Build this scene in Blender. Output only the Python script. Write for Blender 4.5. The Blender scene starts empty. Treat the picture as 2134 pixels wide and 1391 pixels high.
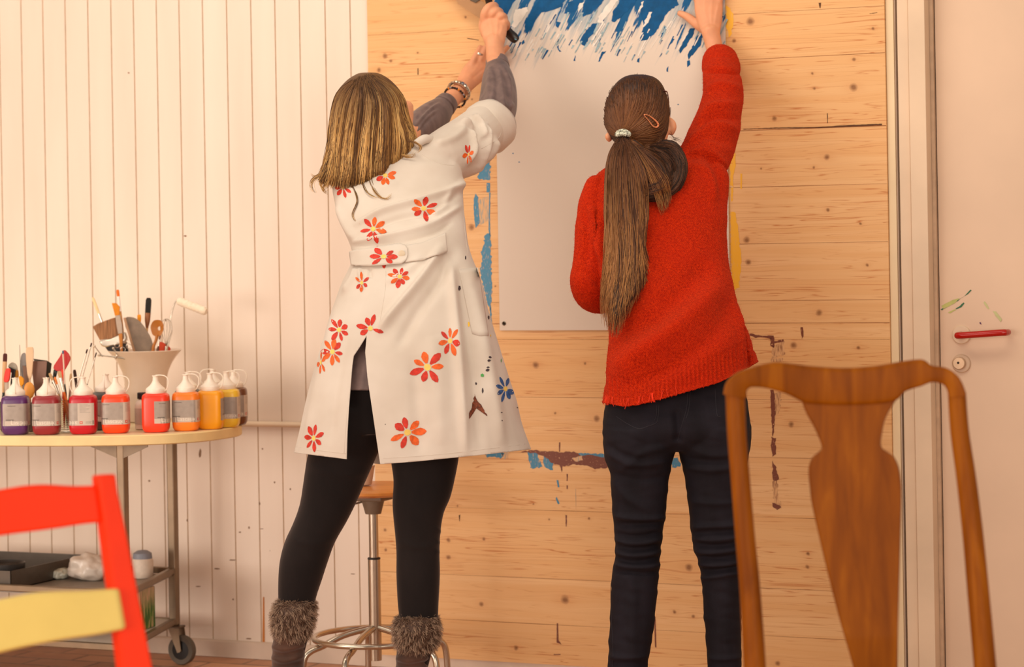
import bpy, bmesh, math, random
import numpy as np
from mathutils import Vector, Matrix, noise
from mathutils.bvhtree import BVHTree
random.seed(7); rng = np.random.default_rng(7)
SC = bpy.context.scene; COL = SC.collection
# ---------------------------------------------------------------- camera
F = 5000.0; PX, PY = 1067.0, 515.0; ROLL = 0.0172
TH = math.atan(0.44); DAX = 7.4
FW = Vector((-math.sin(TH), math.cos(TH), 0)); RT = Vector((math.cos(TH), math.sin(TH), 0)); UP = Vector((0, 0, 1))
CAMP = Vector((DAX * math.sin(TH), -DAX * math.cos(TH), 1.32))
cx_ = RT * math.cos(ROLL) - UP * math.sin(ROLL); cy_ = RT * math.sin(ROLL) + UP * math.cos(ROLL)
cd = bpy.data.cameras.new('camera'); cam = bpy.data.objects.new('camera', cd); COL.objects.link(cam)
m = Matrix.Identity(4)
for i in range(3):
    m[i][0] = cx_[i]; m[i][1] = cy_[i]; m[i][2] = -FW[i]; m[i][3] = CAMP[i]
cam.matrix_world = m
cd.sensor_width = 36; cd.sensor_fit = 'HORIZONTAL'; cd.lens = F / 2134 * 36
cd.shift_y = -(695.5 - PY) / 2134; cd.clip_start = 0.1; cd.clip_end = 60
cd.dof.use_dof = True; cd.dof.focus_distance = 6.45; cd.dof.aperture_fstop = 3.4
SC.camera = cam
# ---------------------------------------------------------------- view, world, lights
SC.view_settings.view_transform = 'Standard'; SC.view_settings.look = 'None'
SC.view_settings.exposure = -0.13; SC.view_settings.gamma = 1.0; SC.view_settings.use_curve_mapping = False
w = bpy.data.worlds.new('room_light'); SC.world = w; w.use_nodes = True
w.node_tree.nodes['Background'].inputs[0].default_value = (1.0, 0.88, 0.77, 1)
w.node_tree.nodes['Background'].inputs[1].default_value = 0.54
def area(name, loc, target, sx, sy, power, col):
    l = bpy.data.lights.new(name, 'AREA'); l.shape = 'RECTANGLE'; l.size = sx; l.size_y = sy; l.energy = power; l.color = col
    o = bpy.data.objects.new(name, l); COL.objects.link(o); o.location = loc
    o.rotation_euler = (Vector(target) - Vector(loc)).to_track_quat('-Z', 'Y').to_euler()
    return o
area('ceiling_lamp_key', (-1.9, -2.9, 3.1), (0.1, -0.2, 1.0), 1.5, 0.9, 20, (1.0, 0.85, 0.70))
area('ceiling_lamp_wash', (-0.9, -1.5, 3.2), (-0.9, 0.0, 1.2), 3.2, 0.4, 18, (1.0, 0.87, 0.72))
area('window_left', (-1.7, -7.6, 1.3), (-0.2, -0.3, 0.8), 4.6, 2.2, 160, (1.0, 0.86, 0.74))
low = area('fill_low', (-3.6, -5.2, 0.95), (-2.3, 0.0, 0.45), 2.0, 1.3, 15, (1.0, 0.88, 0.78)); low.data.spread = 1.1  # added low fill that brightens the wall under the table
area('fill_upper_right', (1.2, -1.9, 3.2), (1.1, 0.0, 1.0), 1.8, 0.5, 22, (1.0, 0.86, 0.70))  # added overhead fill, lifts the right part of the pine panel
area('fill_right', (3.9, -6.4, 1.5), (0.2, -0.5, 0.7), 2.2, 1.6, 84, (1.0, 0.84, 0.72))  # fill added at the right front to brighten the door side
# ---------------------------------------------------------------- picture <-> place
cr, sr = math.cos(ROLL), math.sin(ROLL)
def rayd(u, v):
    du = (u - PX) / F; dv = (PY - v) / F
    return FW + RT * (du * cr + dv * sr) + UP * (-du * sr + dv * cr)
def P(u, v, Z): return CAMP + rayd(u, v) * Z
def W(u, v, y=0.0):
    d = rayd(u, v); return CAMP + d * ((y - CAMP.y) / d.y)
def T(u, v, z):
    d = rayd(u, v); return CAMP + d * ((z - CAMP.z) / d.z)
def proj(p):
    r = Vector(p) - CAMP; Z = r.dot(FW); a = r.dot(RT); b = r.z
    return PX + F / Z * (a * cr - b * sr), PY - F / Z * (a * sr + b * cr), Z
def projn(V):
    r = V - np.array(CAMP); Z = r @ np.array(FW); a = r @ np.array(RT); b = r[:, 2]
    return PX + F / Z * (a * cr - b * sr), PY - F / Z * (a * sr + b * cr), Z
# ---------------------------------------------------------------- materials
def lin(c):
    if isinstance(c, str): c = tuple(int(c[i:i + 2], 16) for i in (0, 2, 4))
    return tuple(((x / 255) / 12.92 if x / 255 <= .04045 else ((x / 255 + .055) / 1.055) ** 2.4) for x in c)
class NT:
    def __init__(s, mt): s.t = mt.node_tree; s.n = s.t.nodes; s.l = s.t.links
    def node(s, ty, **kw):
        n = s.n.new(ty)
        for k, v in kw.items():
            if k == 'ins':
                for a, b in v.items():
                    if hasattr(b, 'is_output') : s.l.new(b, n.inputs[a])
                    else: n.inputs[a].default_value = b
            else: setattr(n, k, v)
        return n
    def math(s, op, a, b=0.0, c=0.0, clamp=False):
        n = s.node('ShaderNodeMath', operation=op, use_clamp=clamp, ins={0: a, 1: b, 2: c}); return n.outputs[0]
    def mix(s, f, a, b, bt='MIX'):
        n = s.node('ShaderNodeMix', data_type='RGBA', blend_type=bt)
        for i, v in ((0, f), (6, a), (7, b)):
            if hasattr(v, 'is_output'): s.l.new(v, n.inputs[i])
            else: n.inputs[i].default_value = v if i == 0 else (tuple(v) + (1,))[:4]
        return n.outputs[2]
    def noise(s, vec, scale, detail=3, rough=.5, dist=0):
        n = s.node('ShaderNodeTexNoise', ins={'Vector': vec, 'Scale': scale, 'Detail': detail, 'Roughness': rough, 'Distortion': dist}); return n.outputs[0]
    def mapv(s, vec, scale=(1, 1, 1), rot=(0, 0, 0), loc=(0, 0, 0)):
        n = s.node('ShaderNodeMapping', ins={'Vector': vec, 'Scale': scale, 'Rotation': rot, 'Location': loc}); return n.outputs[0]
    def ramp(s, fac, stops, interp='LINEAR'):
        n = s.node('ShaderNodeValToRGB'); r = n.color_ramp; r.interpolation = interp
        while len(r.elements) < len(stops): r.elements.new(.5)
        for e, (p, c) in zip(r.elements, stops):
            e.position = p; e.color = (c if hasattr(c, '__len__') else (c, c, c)) + (1,) if not hasattr(c, '__len__') or len(c) == 3 else c
        s.l.new(fac, n.inputs[0]); return n.outputs[0]
    def bump(s, h, strength, dist=.002):
        n = s.node('ShaderNodeBump', ins={'Height': h, 'Strength': strength, 'Distance': dist}); s.l.new(n.outputs[0], s.bsdf.inputs['Normal'])
def newmat(name):
    mt = bpy.data.materials.new(name); mt.use_nodes = True; t = NT(mt); t.bsdf = t.n['Principled BSDF']; t.mt = mt
    t.obj = t.node('ShaderNodeTexCoord').outputs['Object']; return t
MATS = {}
def mat(name, col, rough=.55, metal=0., var=.06, scale=30, stretch=(1, 1, 1), bump=0., bscale=200, spec=.4, trans=0, sheen=0, bd=.001, emit=0, alpha=1, sss=0):
    if name in MATS: return MATS[name]
    t = newmat(name); c = lin(col); b = t.bsdf
    f = t.noise(t.mapv(t.obj, stretch), scale, 4)
    lo = tuple(x * (1 - var * 2) for x in c); hi = tuple(min(1, x * (1 + var * 1.6)) for x in c)
    t.l.new(t.ramp(f, [(.3, lo), (.7, hi)]), b.inputs['Base Color'])
    b.inputs['Roughness'].default_value = rough; b.inputs['Metallic'].default_value = metal
    b.inputs['Specular IOR Level'].default_value = spec
    if trans: b.inputs['Transmission Weight'].default_value = trans; b.inputs['IOR'].default_value = 1.45
    if sheen: b.inputs['Sheen Weight'].default_value = sheen; b.inputs['Sheen Roughness'].default_value = .5
    if sss: b.inputs['Subsurface Weight'].default_value = sss; b.inputs['Subsurface Radius'].default_value = (.02, .008, .004); b.inputs['Subsurface Scale'].default_value = .3
    if alpha < 1: b.inputs['Alpha'].default_value = alpha
    if bump: t.bump(t.noise(t.mapv(t.obj, stretch), bscale, 3), bump, bd)
    MATS[name] = t.mt; return t.mt
# ---------------------------------------------------------------- mesh builder
class MB:
    def __init__(s): s.v = []; s.f = []; s.m = []; s.cur = 0
    def mi(s, i): s.cur = i; return s
    def add(s, vs, fs, mi=None):
        o = len(s.v); s.v += [Vector(x) for x in vs]; s.f += [[i + o for i in f] for f in fs]; s.m += [s.cur if mi is None else mi] * len(fs); return s
    def box(s, lo, hi, M=None):
        x0, y0, z0 = lo; x1, y1, z1 = hi
        vs = [(x0, y0, z0), (x1, y0, z0), (x1, y1, z0), (x0, y1, z0), (x0, y0, z1), (x1, y0, z1), (x1, y1, z1), (x0, y1, z1)]
        if M is not None: vs = [M @ Vector(v) for v in vs]
        return s.add(vs, [(0, 3, 2, 1), (4, 5, 6, 7), (0, 1, 5, 4), (1, 2, 6, 5), (2, 3, 7, 6), (3, 0, 4, 7)])
    def rings(s, R, close=True, caps=True):
        n = len(R[0]); vs = [p for r in R for p in r]; fs = []
        for i in range(len(R) - 1):
            for j in range(n if close else n - 1):
                k = (j + 1) % n; fs.append((i * n + j, i * n + k, (i + 1) * n + k, (i + 1) * n + j))
        if caps: fs.append(tuple(range(n - 1, -1, -1))); fs.append(tuple((len(R) - 1) * n + j for j in range(n)))
        return s.add(vs, fs)
    def tube(s, pts, rad, seg=12, caps=True, flat=1.0, ref=None):
        """tube along pts; rad number or list; flat = size along the second axis relative to the first"""
        pts = [Vector(p) for p in pts]; n = len(pts)
        if not hasattr(rad, '__len__'): rad = [rad] * n
        if not hasattr(flat, '__len__'): flat = [flat] * n
        R = []; prev = None
        for i, p in enumerate(pts):
            d = (pts[min(i + 1, n - 1)] - pts[max(i - 1, 0)]).normalized()
            if prev is None:
                a = ref if ref is not None else (Vector((0, 0, 1)) if abs(d.z) < .9 else Vector((1, 0, 0)))
                a = Vector(a)
            else: a = prev
            a = (a - d * a.dot(d)).normalized(); b = d.cross(a); prev = a
            R.append([p + a * (math.cos(t) * rad[i]) + b * (math.sin(t) * rad[i] * flat[i]) for t in [2 * math.pi * k / seg for k in range(seg)]])
        return s.rings(R, True, caps)
    def lathe(s, prof, c=(0, 0, 0), seg=28, M=None, caps=True):
        R = [[Vector((c[0] + r * math.cos(2 * math.pi * k / seg), c[1] + r * math.sin(2 * math.pi * k / seg), c[2] + z)) for k in range(seg)] for r, z in prof]
        if M is not None: R = [[M @ p for p in r] for r in R]
        return s.rings(R, True, caps)
    def prism(s, poly, d):
        """poly: list of 3d points; d: extrusion vector"""
        d = Vector(d); n = len(poly); a = [Vector(p) for p in poly]; b = [p + d for p in a]
        return s.add(a + b, [tuple(range(n)), tuple(range(2 * n - 1, n - 1, -1))] + [(i, (i + 1) % n, (i + 1) % n + n, i + n)[::-1] for i in range(n)])
    def ball(s, c, r, seg=14, M=None):
        c = Vector(c); r = r if hasattr(r, '__len__') else (r, r, r); R = []
        for i in range(1, seg // 2 + 2):
            ph = math.pi * i / (seg // 2 + 2)
            ring = [Vector((math.sin(ph) * math.cos(2 * math.pi * k / seg) * r[0], math.sin(ph) * math.sin(2 * math.pi * k / seg) * r[1], -math.cos(ph) * r[2])) for k in range(seg)]
            R.append([(M @ q if M is not None else q) + c for q in ring])
        return s.rings(R)
    def build(s, name, mats, parent=None, smooth=True, bevel=0, bseg=2, sub=0, auto=40, recalc=True):
        me = bpy.data.meshes.new(name); off = Vector(parent.matrix_world.translation) if parent is not None else Vector((0, 0, 0))
        if parent is not None: off = wloc(parent)
        me.from_pydata([tuple(v - off) for v in s.v], [], s.f)
        if not isinstance(mats, (list, tuple)): mats = [mats]
        for q in mats: me.materials.append(q)
        me.polygons.foreach_set('material_index', s.m)
        if recalc:
            bm = bmesh.new(); bm.from_mesh(me); bmesh.ops.recalc_face_normals(bm, faces=bm.faces); bm.to_mesh(me); bm.free()
        if smooth: me.shade_smooth()
        if smooth and auto:
            try: me.set_sharp_from_angle(angle=math.radians(auto))
            except Exception: pass
        me.update(); o = bpy.data.objects.new(name, me); COL.objects.link(o)
        if parent is not None: o.parent = parent
        if bevel:
            b = o.modifiers.new('b', 'BEVEL'); b.width = bevel; b.segments = bseg; b.limit_method = 'ANGLE'; b.angle_limit = math.radians(35); b.harden_normals = False
        if sub:
            b = o.modifiers.new('s', 'SUBSURF'); b.levels = sub; b.render_levels = sub
        return o
def wloc(o):
    v = Vector((0, 0, 0))
    while o is not None: v += Vector(o.location); o = o.parent
    return v
def tag(o, label=None, cat=None, group=None, kind=None):
    if label: o['label'] = label
    if cat: o['category'] = cat
    if group: o['group'] = group
    if kind: o['kind'] = kind
    return o
def thing(name, loc, label, cat, group=None):
    o = bpy.data.objects.new(name, None); o.empty_display_size = .05; COL.objects.link(o); o.location = loc; return tag(o, label, cat, group)
def struct(o, label=None): o['kind'] = 'structure'; return tag(o, label) if label else o
def rough(pts, amp, step=6):
    out = []
    for i in range(len(pts)):
        a, b = pts[i], pts[(i + 1) % len(pts)]; n = max(1, int(math.hypot(b[0] - a[0], b[1] - a[1]) / step))
        for k in range(n):
            t = k / n; out.append((a[0] + (b[0] - a[0]) * t + random.uniform(-amp, amp), a[1] + (b[1] - a[1]) * t + random.uniform(-amp, amp)))
    return out
def decal(mb, pts, y, mi):
    mb.add([W(u, v, y) for u, v in pts], [tuple(range(len(pts)))], mi)
def smoothpts(pts, n=6, closed=False):
    """catmull-rom through points of any dimension"""
    P_ = [np.array(p, float) for p in pts]; m_ = len(P_); out = []
    for i in range(m_ if closed else m_ - 1):
        g = (lambda k: P_[k % m_]) if closed else (lambda k: P_[min(max(k, 0), m_ - 1)])
        a, b, c, d = g(i - 1), g(i), g(i + 1), g(i + 2)
        for k in range(n):
            t = k / n; out.append(.5 * ((2 * b) + (-a + c) * t + (2 * a - 5 * b + 4 * c - d) * t * t + (-a + 3 * b - 3 * c + d) * t ** 3))
    if not closed: out.append(P_[-1])
    return out
# ================================================================ THE ROOM
def planks_material():
    t = newmat('white_painted_siding')
    n1 = t.noise(t.mapv(t.obj, (1, 1, .12)), 9, 5); n2 = t.noise(t.obj, 1.2, 2)
    c = t.mix(t.ramp(n1, [(.3, 0.), (.75, 1.)]), lin((234, 217, 200)), lin((226, 206, 188)))
    spots = t.ramp(t.noise(t.mapv(t.obj, (1, 1, .7)), 42, 2, .6), [(.765, 0.), (.785, 1.)])
    # scuffs gather on the lower part of the wall where people knock against it
    z = t.node('ShaderNodeSeparateXYZ', ins={0: t.obj}).outputs[2]
    low = t.ramp(t.math('MULTIPLY', z, 1.0), [(.55, 1.), (1.0, .12)])
    c = t.mix(t.math('MULTIPLY', spots, t.math('MULTIPLY', low, .55)), c, lin((110, 75, 50)))
    c = t.mix(t.math('MULTIPLY', t.ramp(n2, [(.4, 0.), (.7, 1.)]), .25), c, lin((226, 198, 172)))
    t.l.new(c, t.bsdf.inputs['Base Color']); t.bsdf.inputs['Roughness'].default_value = .5
    t.bump(n1, .15, .002); return t.mt
M_siding = planks_material()
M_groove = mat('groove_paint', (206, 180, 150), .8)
M_white = mat('door_paint', (222, 192, 164), .45, var=.03, scale=3)
M_trim = mat('frame_paint', (226, 200, 170), .45, var=.04, scale=5)
M_trimY = mat('cream_lath', (232, 208, 168), .5, var=.03, scale=5)
# siding boards: real V-grooved profile along x
xs = []
g0 = [132, 270, 412, 556, 703, 846, 992, 1136, 1285, 1438, 1592, 1745, 1901, 2064]
gx = [W(z / 3.0486, 0).x for z in g0]; pitch = (gx[-1] - gx[0]) / (len(gx) - 1)
gx = sorted([gx[0] - pitch * k for k in range(1, 8)] + gx + [gx[-1] + pitch * k for k in range(1, 5)])
prof = []; 
xl = gx[0] - pitch; prof.append((xl, 0))
for x in gx: prof += [(x - .0021, 0), (x - .0007, .0036), (x + .0007, .0036), (x + .0021, 0)]
XR_PANEL = W(1848, 500).x
XD = W(1869.5, 300).x
prof.append((XD, 0))
mb = MB(); Zb, Zt = .03, 3.1
R = [[Vector((x, y, z)) for x, y in prof] for z in (Zb, Zt)]
n = len(prof)
for i in range(n - 1):
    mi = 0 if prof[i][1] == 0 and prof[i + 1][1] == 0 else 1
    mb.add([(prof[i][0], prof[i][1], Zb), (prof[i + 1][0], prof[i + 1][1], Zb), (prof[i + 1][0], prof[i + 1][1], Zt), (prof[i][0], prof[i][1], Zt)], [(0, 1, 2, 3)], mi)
mb.add([(xl, 0, Zb), (XD, 0, Zb), (XD, 0, Zt), (xl, 0, Zt), (xl, .12, Zb), (XD, .12, Zb), (XD, .12, Zt), (xl, .12, Zt)], [(4, 7, 6, 5), (0, 4, 5, 1), (3, 2, 6, 7), (0, 3, 7, 4), (1, 5, 6, 2)], 0)
M_ochre = mat('ochre_drip', (196, 118, 40), .5)
M_darkmark = mat('dark_scuff', (140, 108, 82), .7)
for p in ([(548, 1245), (551, 1245), (552, 1348), (547, 1348)],): decal(mb, p, -.0008, 2)
for (u, v, a, b) in [(484, 1168, 9, 1.5), (452, 1186, 7, 2), (413, 1223, 6, 1.5), (519, 1332, 7, 1.5), (390, 1085, 2, 3), (519, 1100, 2, 3), (541, 1050, 2, 3), (500, 1110, 3, 2), (545, 1103, 5, 1), (486, 1250, 2, 2), (417, 945, 3, 9), (311, 1003, 3, 2), (605, 1020, 2, 2), (572, 1006, 2, 2), (547, 936, 2, 2), (345, 668, 2, 2), (268, 152, 2, 2), (386, 492, 4, 2), (735, 1197, 6, 1), (660, 1140, 3, 1)]:
    decal(mb, [(u + a * math.cos(k) * random.uniform(.7, 1.1), v + b * math.sin(k) * random.uniform(.7, 1.2)) for k in np.arange(0, 6.28, .7)], -.0007, 3)
wall = struct(mb.build('wall_back', [M_siding, M_groove, M_ochre, M_darkmark], smooth=False, recalc=False), 'white painted vertical tongue and groove board wall behind everyone')
# floor of brown clay bricks
t = newmat('brown_brick_floor')
br = t.node('ShaderNodeTexBrick', ins={'Vector': t.mapv(t.obj, (1, 1, 1), (0, 0, 0.0)), 'Scale': 1.0, 'Color1': lin((206, 150, 112)) + (1,), 'Color2': lin((176, 120, 88)) + (1,), 'Mortar': lin((112, 78, 58)) + (1,), 'Brick Width': .23, 'Row Height': .11, 'Mortar Size': .006, 'Bias': 0.})
c = t.mix(t.ramp(t.noise(t.obj, 14, 5), [(.3, 0.), (.7, .55)]), br.outputs[0], lin((218, 164, 124)))
t.l.new(c, t.bsdf.inputs['Base Color']); t.bsdf.inputs['Roughness'].default_value = .45
t.bump(t.math('MULTIPLY', br.outputs[1], -1.0), .5, .004)
mb = MB(); mb.box((-5, -8.5, -.1), (4.5, .12, 0)); struct(mb.build('floor', t.mt, smooth=False), 'brown brick tiled floor')
mb = MB(); zb = .055
mb.prism([(xl, -.0, 0.001), (xl, -.016, 0.001), (xl, -.016, zb - .004), (xl, -.010, zb), (xl, 0, zb)], (XD - xl, 0, 0))
struct(mb.build('baseboard_back', mat('baseboard_grey', (214, 192, 172), .5, scale=8), smooth=False), 'pale grey painted baseboard along the board wall')
# pipe rail on the wall
mb = MB(); zr = W(560, 884).z
mb.tube([(gx[0] - .3, -.014, zr), (W(766, 884).x, -.014, zr)], .009, 12)
struct(mb.build('trim_1', M_trim), 'thin white conduit running along the board wall')
# left side wall, out of the picture
mb = MB(); mb.box((-5.1, -8.5, 0), (-5.0, 0.12, 3.1)); struct(mb.build('wall_left', M_trim, smooth=False))
# door, frame
mb = MB(); H = 2.25
def strip(mb, u0, u1, y0, y1, z0=0, z1=H, v=600):
    mb.box((W(u0, v, y0).x, y0, z0), (W(u1, v, y0).x, y1, z1))
Xf = [W(u, 300, -.02).x for u in (1871, 1895.5, 1897.5, 1932)]
mb.box((Xf[0] + .002, -.014, 0), (Xf[1], .1, H)); mb.box((Xf[2], -.026, 0), (Xf[3], .12, H))
mb.box((Xf[1], -.008, 0), (Xf[2], .1, H))
fr = struct(mb.build('trim_2', [M_trim], smooth=False, bevel=.0015), 'white painted door frame with chipped edges')
Xg = Xf[3]
ydoor = .045
Xdoor = W(1952, 300, ydoor).x
mb = MB()
mb.box((Xg + .0005, .03, 0), (Xdoor - .002, .14, H)); struct(mb.build('trim_3', mat('shaded_jamb_paint', (206, 176, 146), .5), smooth=False), 'shadowed inner strip of the door frame')  # frame paint darkened here, the reveal's shade is in the colour
mb = MB(); mb.box((Xdoor + .001, ydoor, .008), (Xdoor + .95, ydoor + .04, H))
M_grn = mat('dark_green_paint', (22, 96, 52), .4); M_lgrn = mat('yellow_green_paint', (190, 190, 110), .5); M_pgrn = mat('faint_green_paint', (196, 196, 140), .6)
M_purple = mat('purple_paint', (80, 40, 80), .5)
def dd(pts, mi, amp=.5): mb.add([W(u, v, ydoor - .0008 - mi * .0002) for u, v in rough(pts, amp, 4)], [tuple(range(len(rough(pts, 0, 4))))], mi)
dd([(1962, 638), (1985, 626), (2000, 622), (1990, 632), (1966, 644)], 2)
dd([(1960, 645), (1985, 632), (2012, 616), (2022, 604), (2025, 605), (2020, 611), (1992, 630), (1963, 647)], 1)
dd([(1991, 644), (2000, 638), (2008, 631), (2010, 633), (2003, 641), (1993, 645)], 1)
dd([(1975, 652), (1990, 645), (1993, 646), (1980, 653)], 2)
dd([(2051, 628), (2056, 633), (2062, 644), (2058, 644), (2050, 632)], 3)
dd([(2069, 649), (2076, 650), (2088, 666), (2085, 672), (2076, 660)], 3)
dd([(2041, 673), (2044, 672), (2045, 677), (2042, 676)], 4)
door = struct(mb.build('door_1', [M_white, M_grn, M_lgrn, M_pgrn, M_purple], smooth=False), 'plain cream door with green paint smears')
M_red = mat('red_enamel', (176, 24, 14), .18, var=.02)
hp = W(2003, 698, ydoor)
mb = MB(); my = Matrix.Rotation(math.radians(90), 4, 'X')
def disc(mb, u, v, y0, y1, r, seg=32, rr=.002):
    c = W(u, v, ydoor)
    mb.lathe([(r, 0), (r, (y0 - y1) * .0 + abs(y1 - y0) - rr), (r - rr, abs(y1 - y0))], (0, 0, 0), seg, Matrix.Translation((c.x, y0, c.z)) @ my)
disc(mb, 2004, 698, ydoor, ydoor - .008, .0265)
hd = mb.build('door_handle', M_trim, door); tag(hd, 'white rosette of the door handle')
mb = MB(); c0 = W(2004, 698, ydoor - .0); c1 = W(2003, 698, ydoor - .055); c2 = W(2093, 694, ydoor - .055); c3 = W(2101, 694, ydoor - .02)
pts = [(c0.x, ydoor - .006, c0.z), (c0.x, ydoor - .04, c0.z), (c0.x + .012, ydoor - .054, c0.z), (c2.x - .012, ydoor - .054, c2.z), (c2.x, ydoor - .044, c2.z), (c2.x + .002, ydoor - .018, c2.z)]
mb.tube(smoothpts(pts, 5), .0095, 16); tag(mb.build('lever', M_red, hd), 'glossy red lever')
mb = MB(); disc(mb, 2004, 758, ydoor, ydoor - .007, .0265); lk = mb.build('lock', mat('lock_white', (206, 176, 146), .35), door)
mb = MB(); disc(mb, 2001, 757, ydoor - .006, ydoor - .019, .018); mb.build('lock_cylinder', mat('lock_metal', (196, 164, 132), .3, .3), lk)
mb = MB(); disc(mb, 2000, 756, ydoor - .018, ydoor - .0205, .0035, rr=.0005); mb.build('keyhole', mat('black_hole', (50, 36, 26), .6), lk)
# ---------------------------------------------------------------- pine panel
KN = [(803,117,8),(815,127,5),(790,146,7),(871,110,3),(971,36,4),(981,190,3),(984,207,3),(1780,124,5),(1779,182,10),(1693,153,3.5),(1697,184,4),(1614,247,7),(1724,328,8),(1696,349,4),(1586,351,3),(1726,438,5),(1794,467,3.5),(1556,500,9),(1560,547,8),(1808,553,4),(1707,652,9),(1564,45,11),(1530,85,6),(983,474,9),(1033,597,3),(1117,761,9),(1220,758,4),(1244,873,9),(1158,862,4),(935,1126,6),(935,1162,7),(1009,1124,5),(1004,1260,7),(1178,1250,12),(1076,1351,7),(1228,1081,4),(1112,1051,3),(1145,1083,3),(954,1055,3),(803,1105,5),(804,1146,5),(1436,1183,10),(1406,1276,5),(1445,1285,5),(1621,1383,7),(1654,720,9),(1649,885,8),(1684,1154,5),(1683,1182,5),(1789,725,5),(1820,60,4),(900,330,6),(870,1330,5)]
g = bpy.data.node_groups.new('knot', 'ShaderNodeTree')
for nm, io, ty in (('Vec', 'INPUT', 'NodeSocketVector'), ('Cx', 'INPUT', 'NodeSocketFloat'), ('Cz', 'INPUT', 'NodeSocketFloat'), ('R', 'INPUT', 'NodeSocketFloat'), ('WarpIn', 'INPUT', 'NodeSocketFloat'), ('MaskIn', 'INPUT', 'NodeSocketFloat'), ('RingIn', 'INPUT', 'NodeSocketFloat'), ('Warp', 'OUTPUT', 'NodeSocketFloat'), ('Mask', 'OUTPUT', 'NodeSocketFloat'), ('Ring', 'OUTPUT', 'NodeSocketFloat')):
    g.interface.new_socket(nm, in_out=io, socket_type=ty)
class GT(NT):
    def __init__(s, t): s.t = t; s.n = t.nodes; s.l = t.links
q = GT(g); gi = g.nodes.new('NodeGroupInput').outputs; go = g.nodes.new('NodeGroupOutput').inputs
sp = q.node('ShaderNodeSeparateXYZ', ins={0: gi['Vec']}).outputs
dx = q.math('DIVIDE', q.math('SUBTRACT', sp[0], gi['Cx']), gi['R']); dz = q.math('DIVIDE', q.math('SUBTRACT', sp[2], gi['Cz']), gi['R'])
dx3 = q.math('DIVIDE', dx, 5.5); dz3 = q.math('DIVIDE', dz, 2.2)
e = q.math('EXPONENT', q.math('MULTIPLY', q.math('ADD', q.math('MULTIPLY', dx3, dx3), q.math('MULTIPLY', dz3, dz3)), -1.))
q.l.new(q.math('ADD', gi['WarpIn'], q.math('MULTIPLY', q.math('MULTIPLY', e, -.62), q.math('MULTIPLY', dz, gi['R']))), go['Warp'])
r2 = q.math('ADD', q.math('MULTIPLY', dx, dx), q.math('MULTIPLY', dz, dz))
r1 = q.math('SQRT', r2)
mk = q.math('SUBTRACT', 1.0, q.math('MULTIPLY', q.math('SUBTRACT', r1, .35), 1.25), clamp=True)
q.l.new(q.math('MAXIMUM', gi['MaskIn'], mk), go['Mask'])
hal = q.math('EXPONENT', q.math('MULTIPLY', q.math('ADD', q.math('MULTIPLY', q.math('DIVIDE', dx, 2.6), q.math('DIVIDE', dx, 2.6)), q.math('MULTIPLY', q.math('DIVIDE', dz, 1.5), q.math('DIVIDE', dz, 1.5))), -1.))
q.l.new(q.math('MAXIMUM', gi['RingIn'], hal), go['Ring'])
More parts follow.
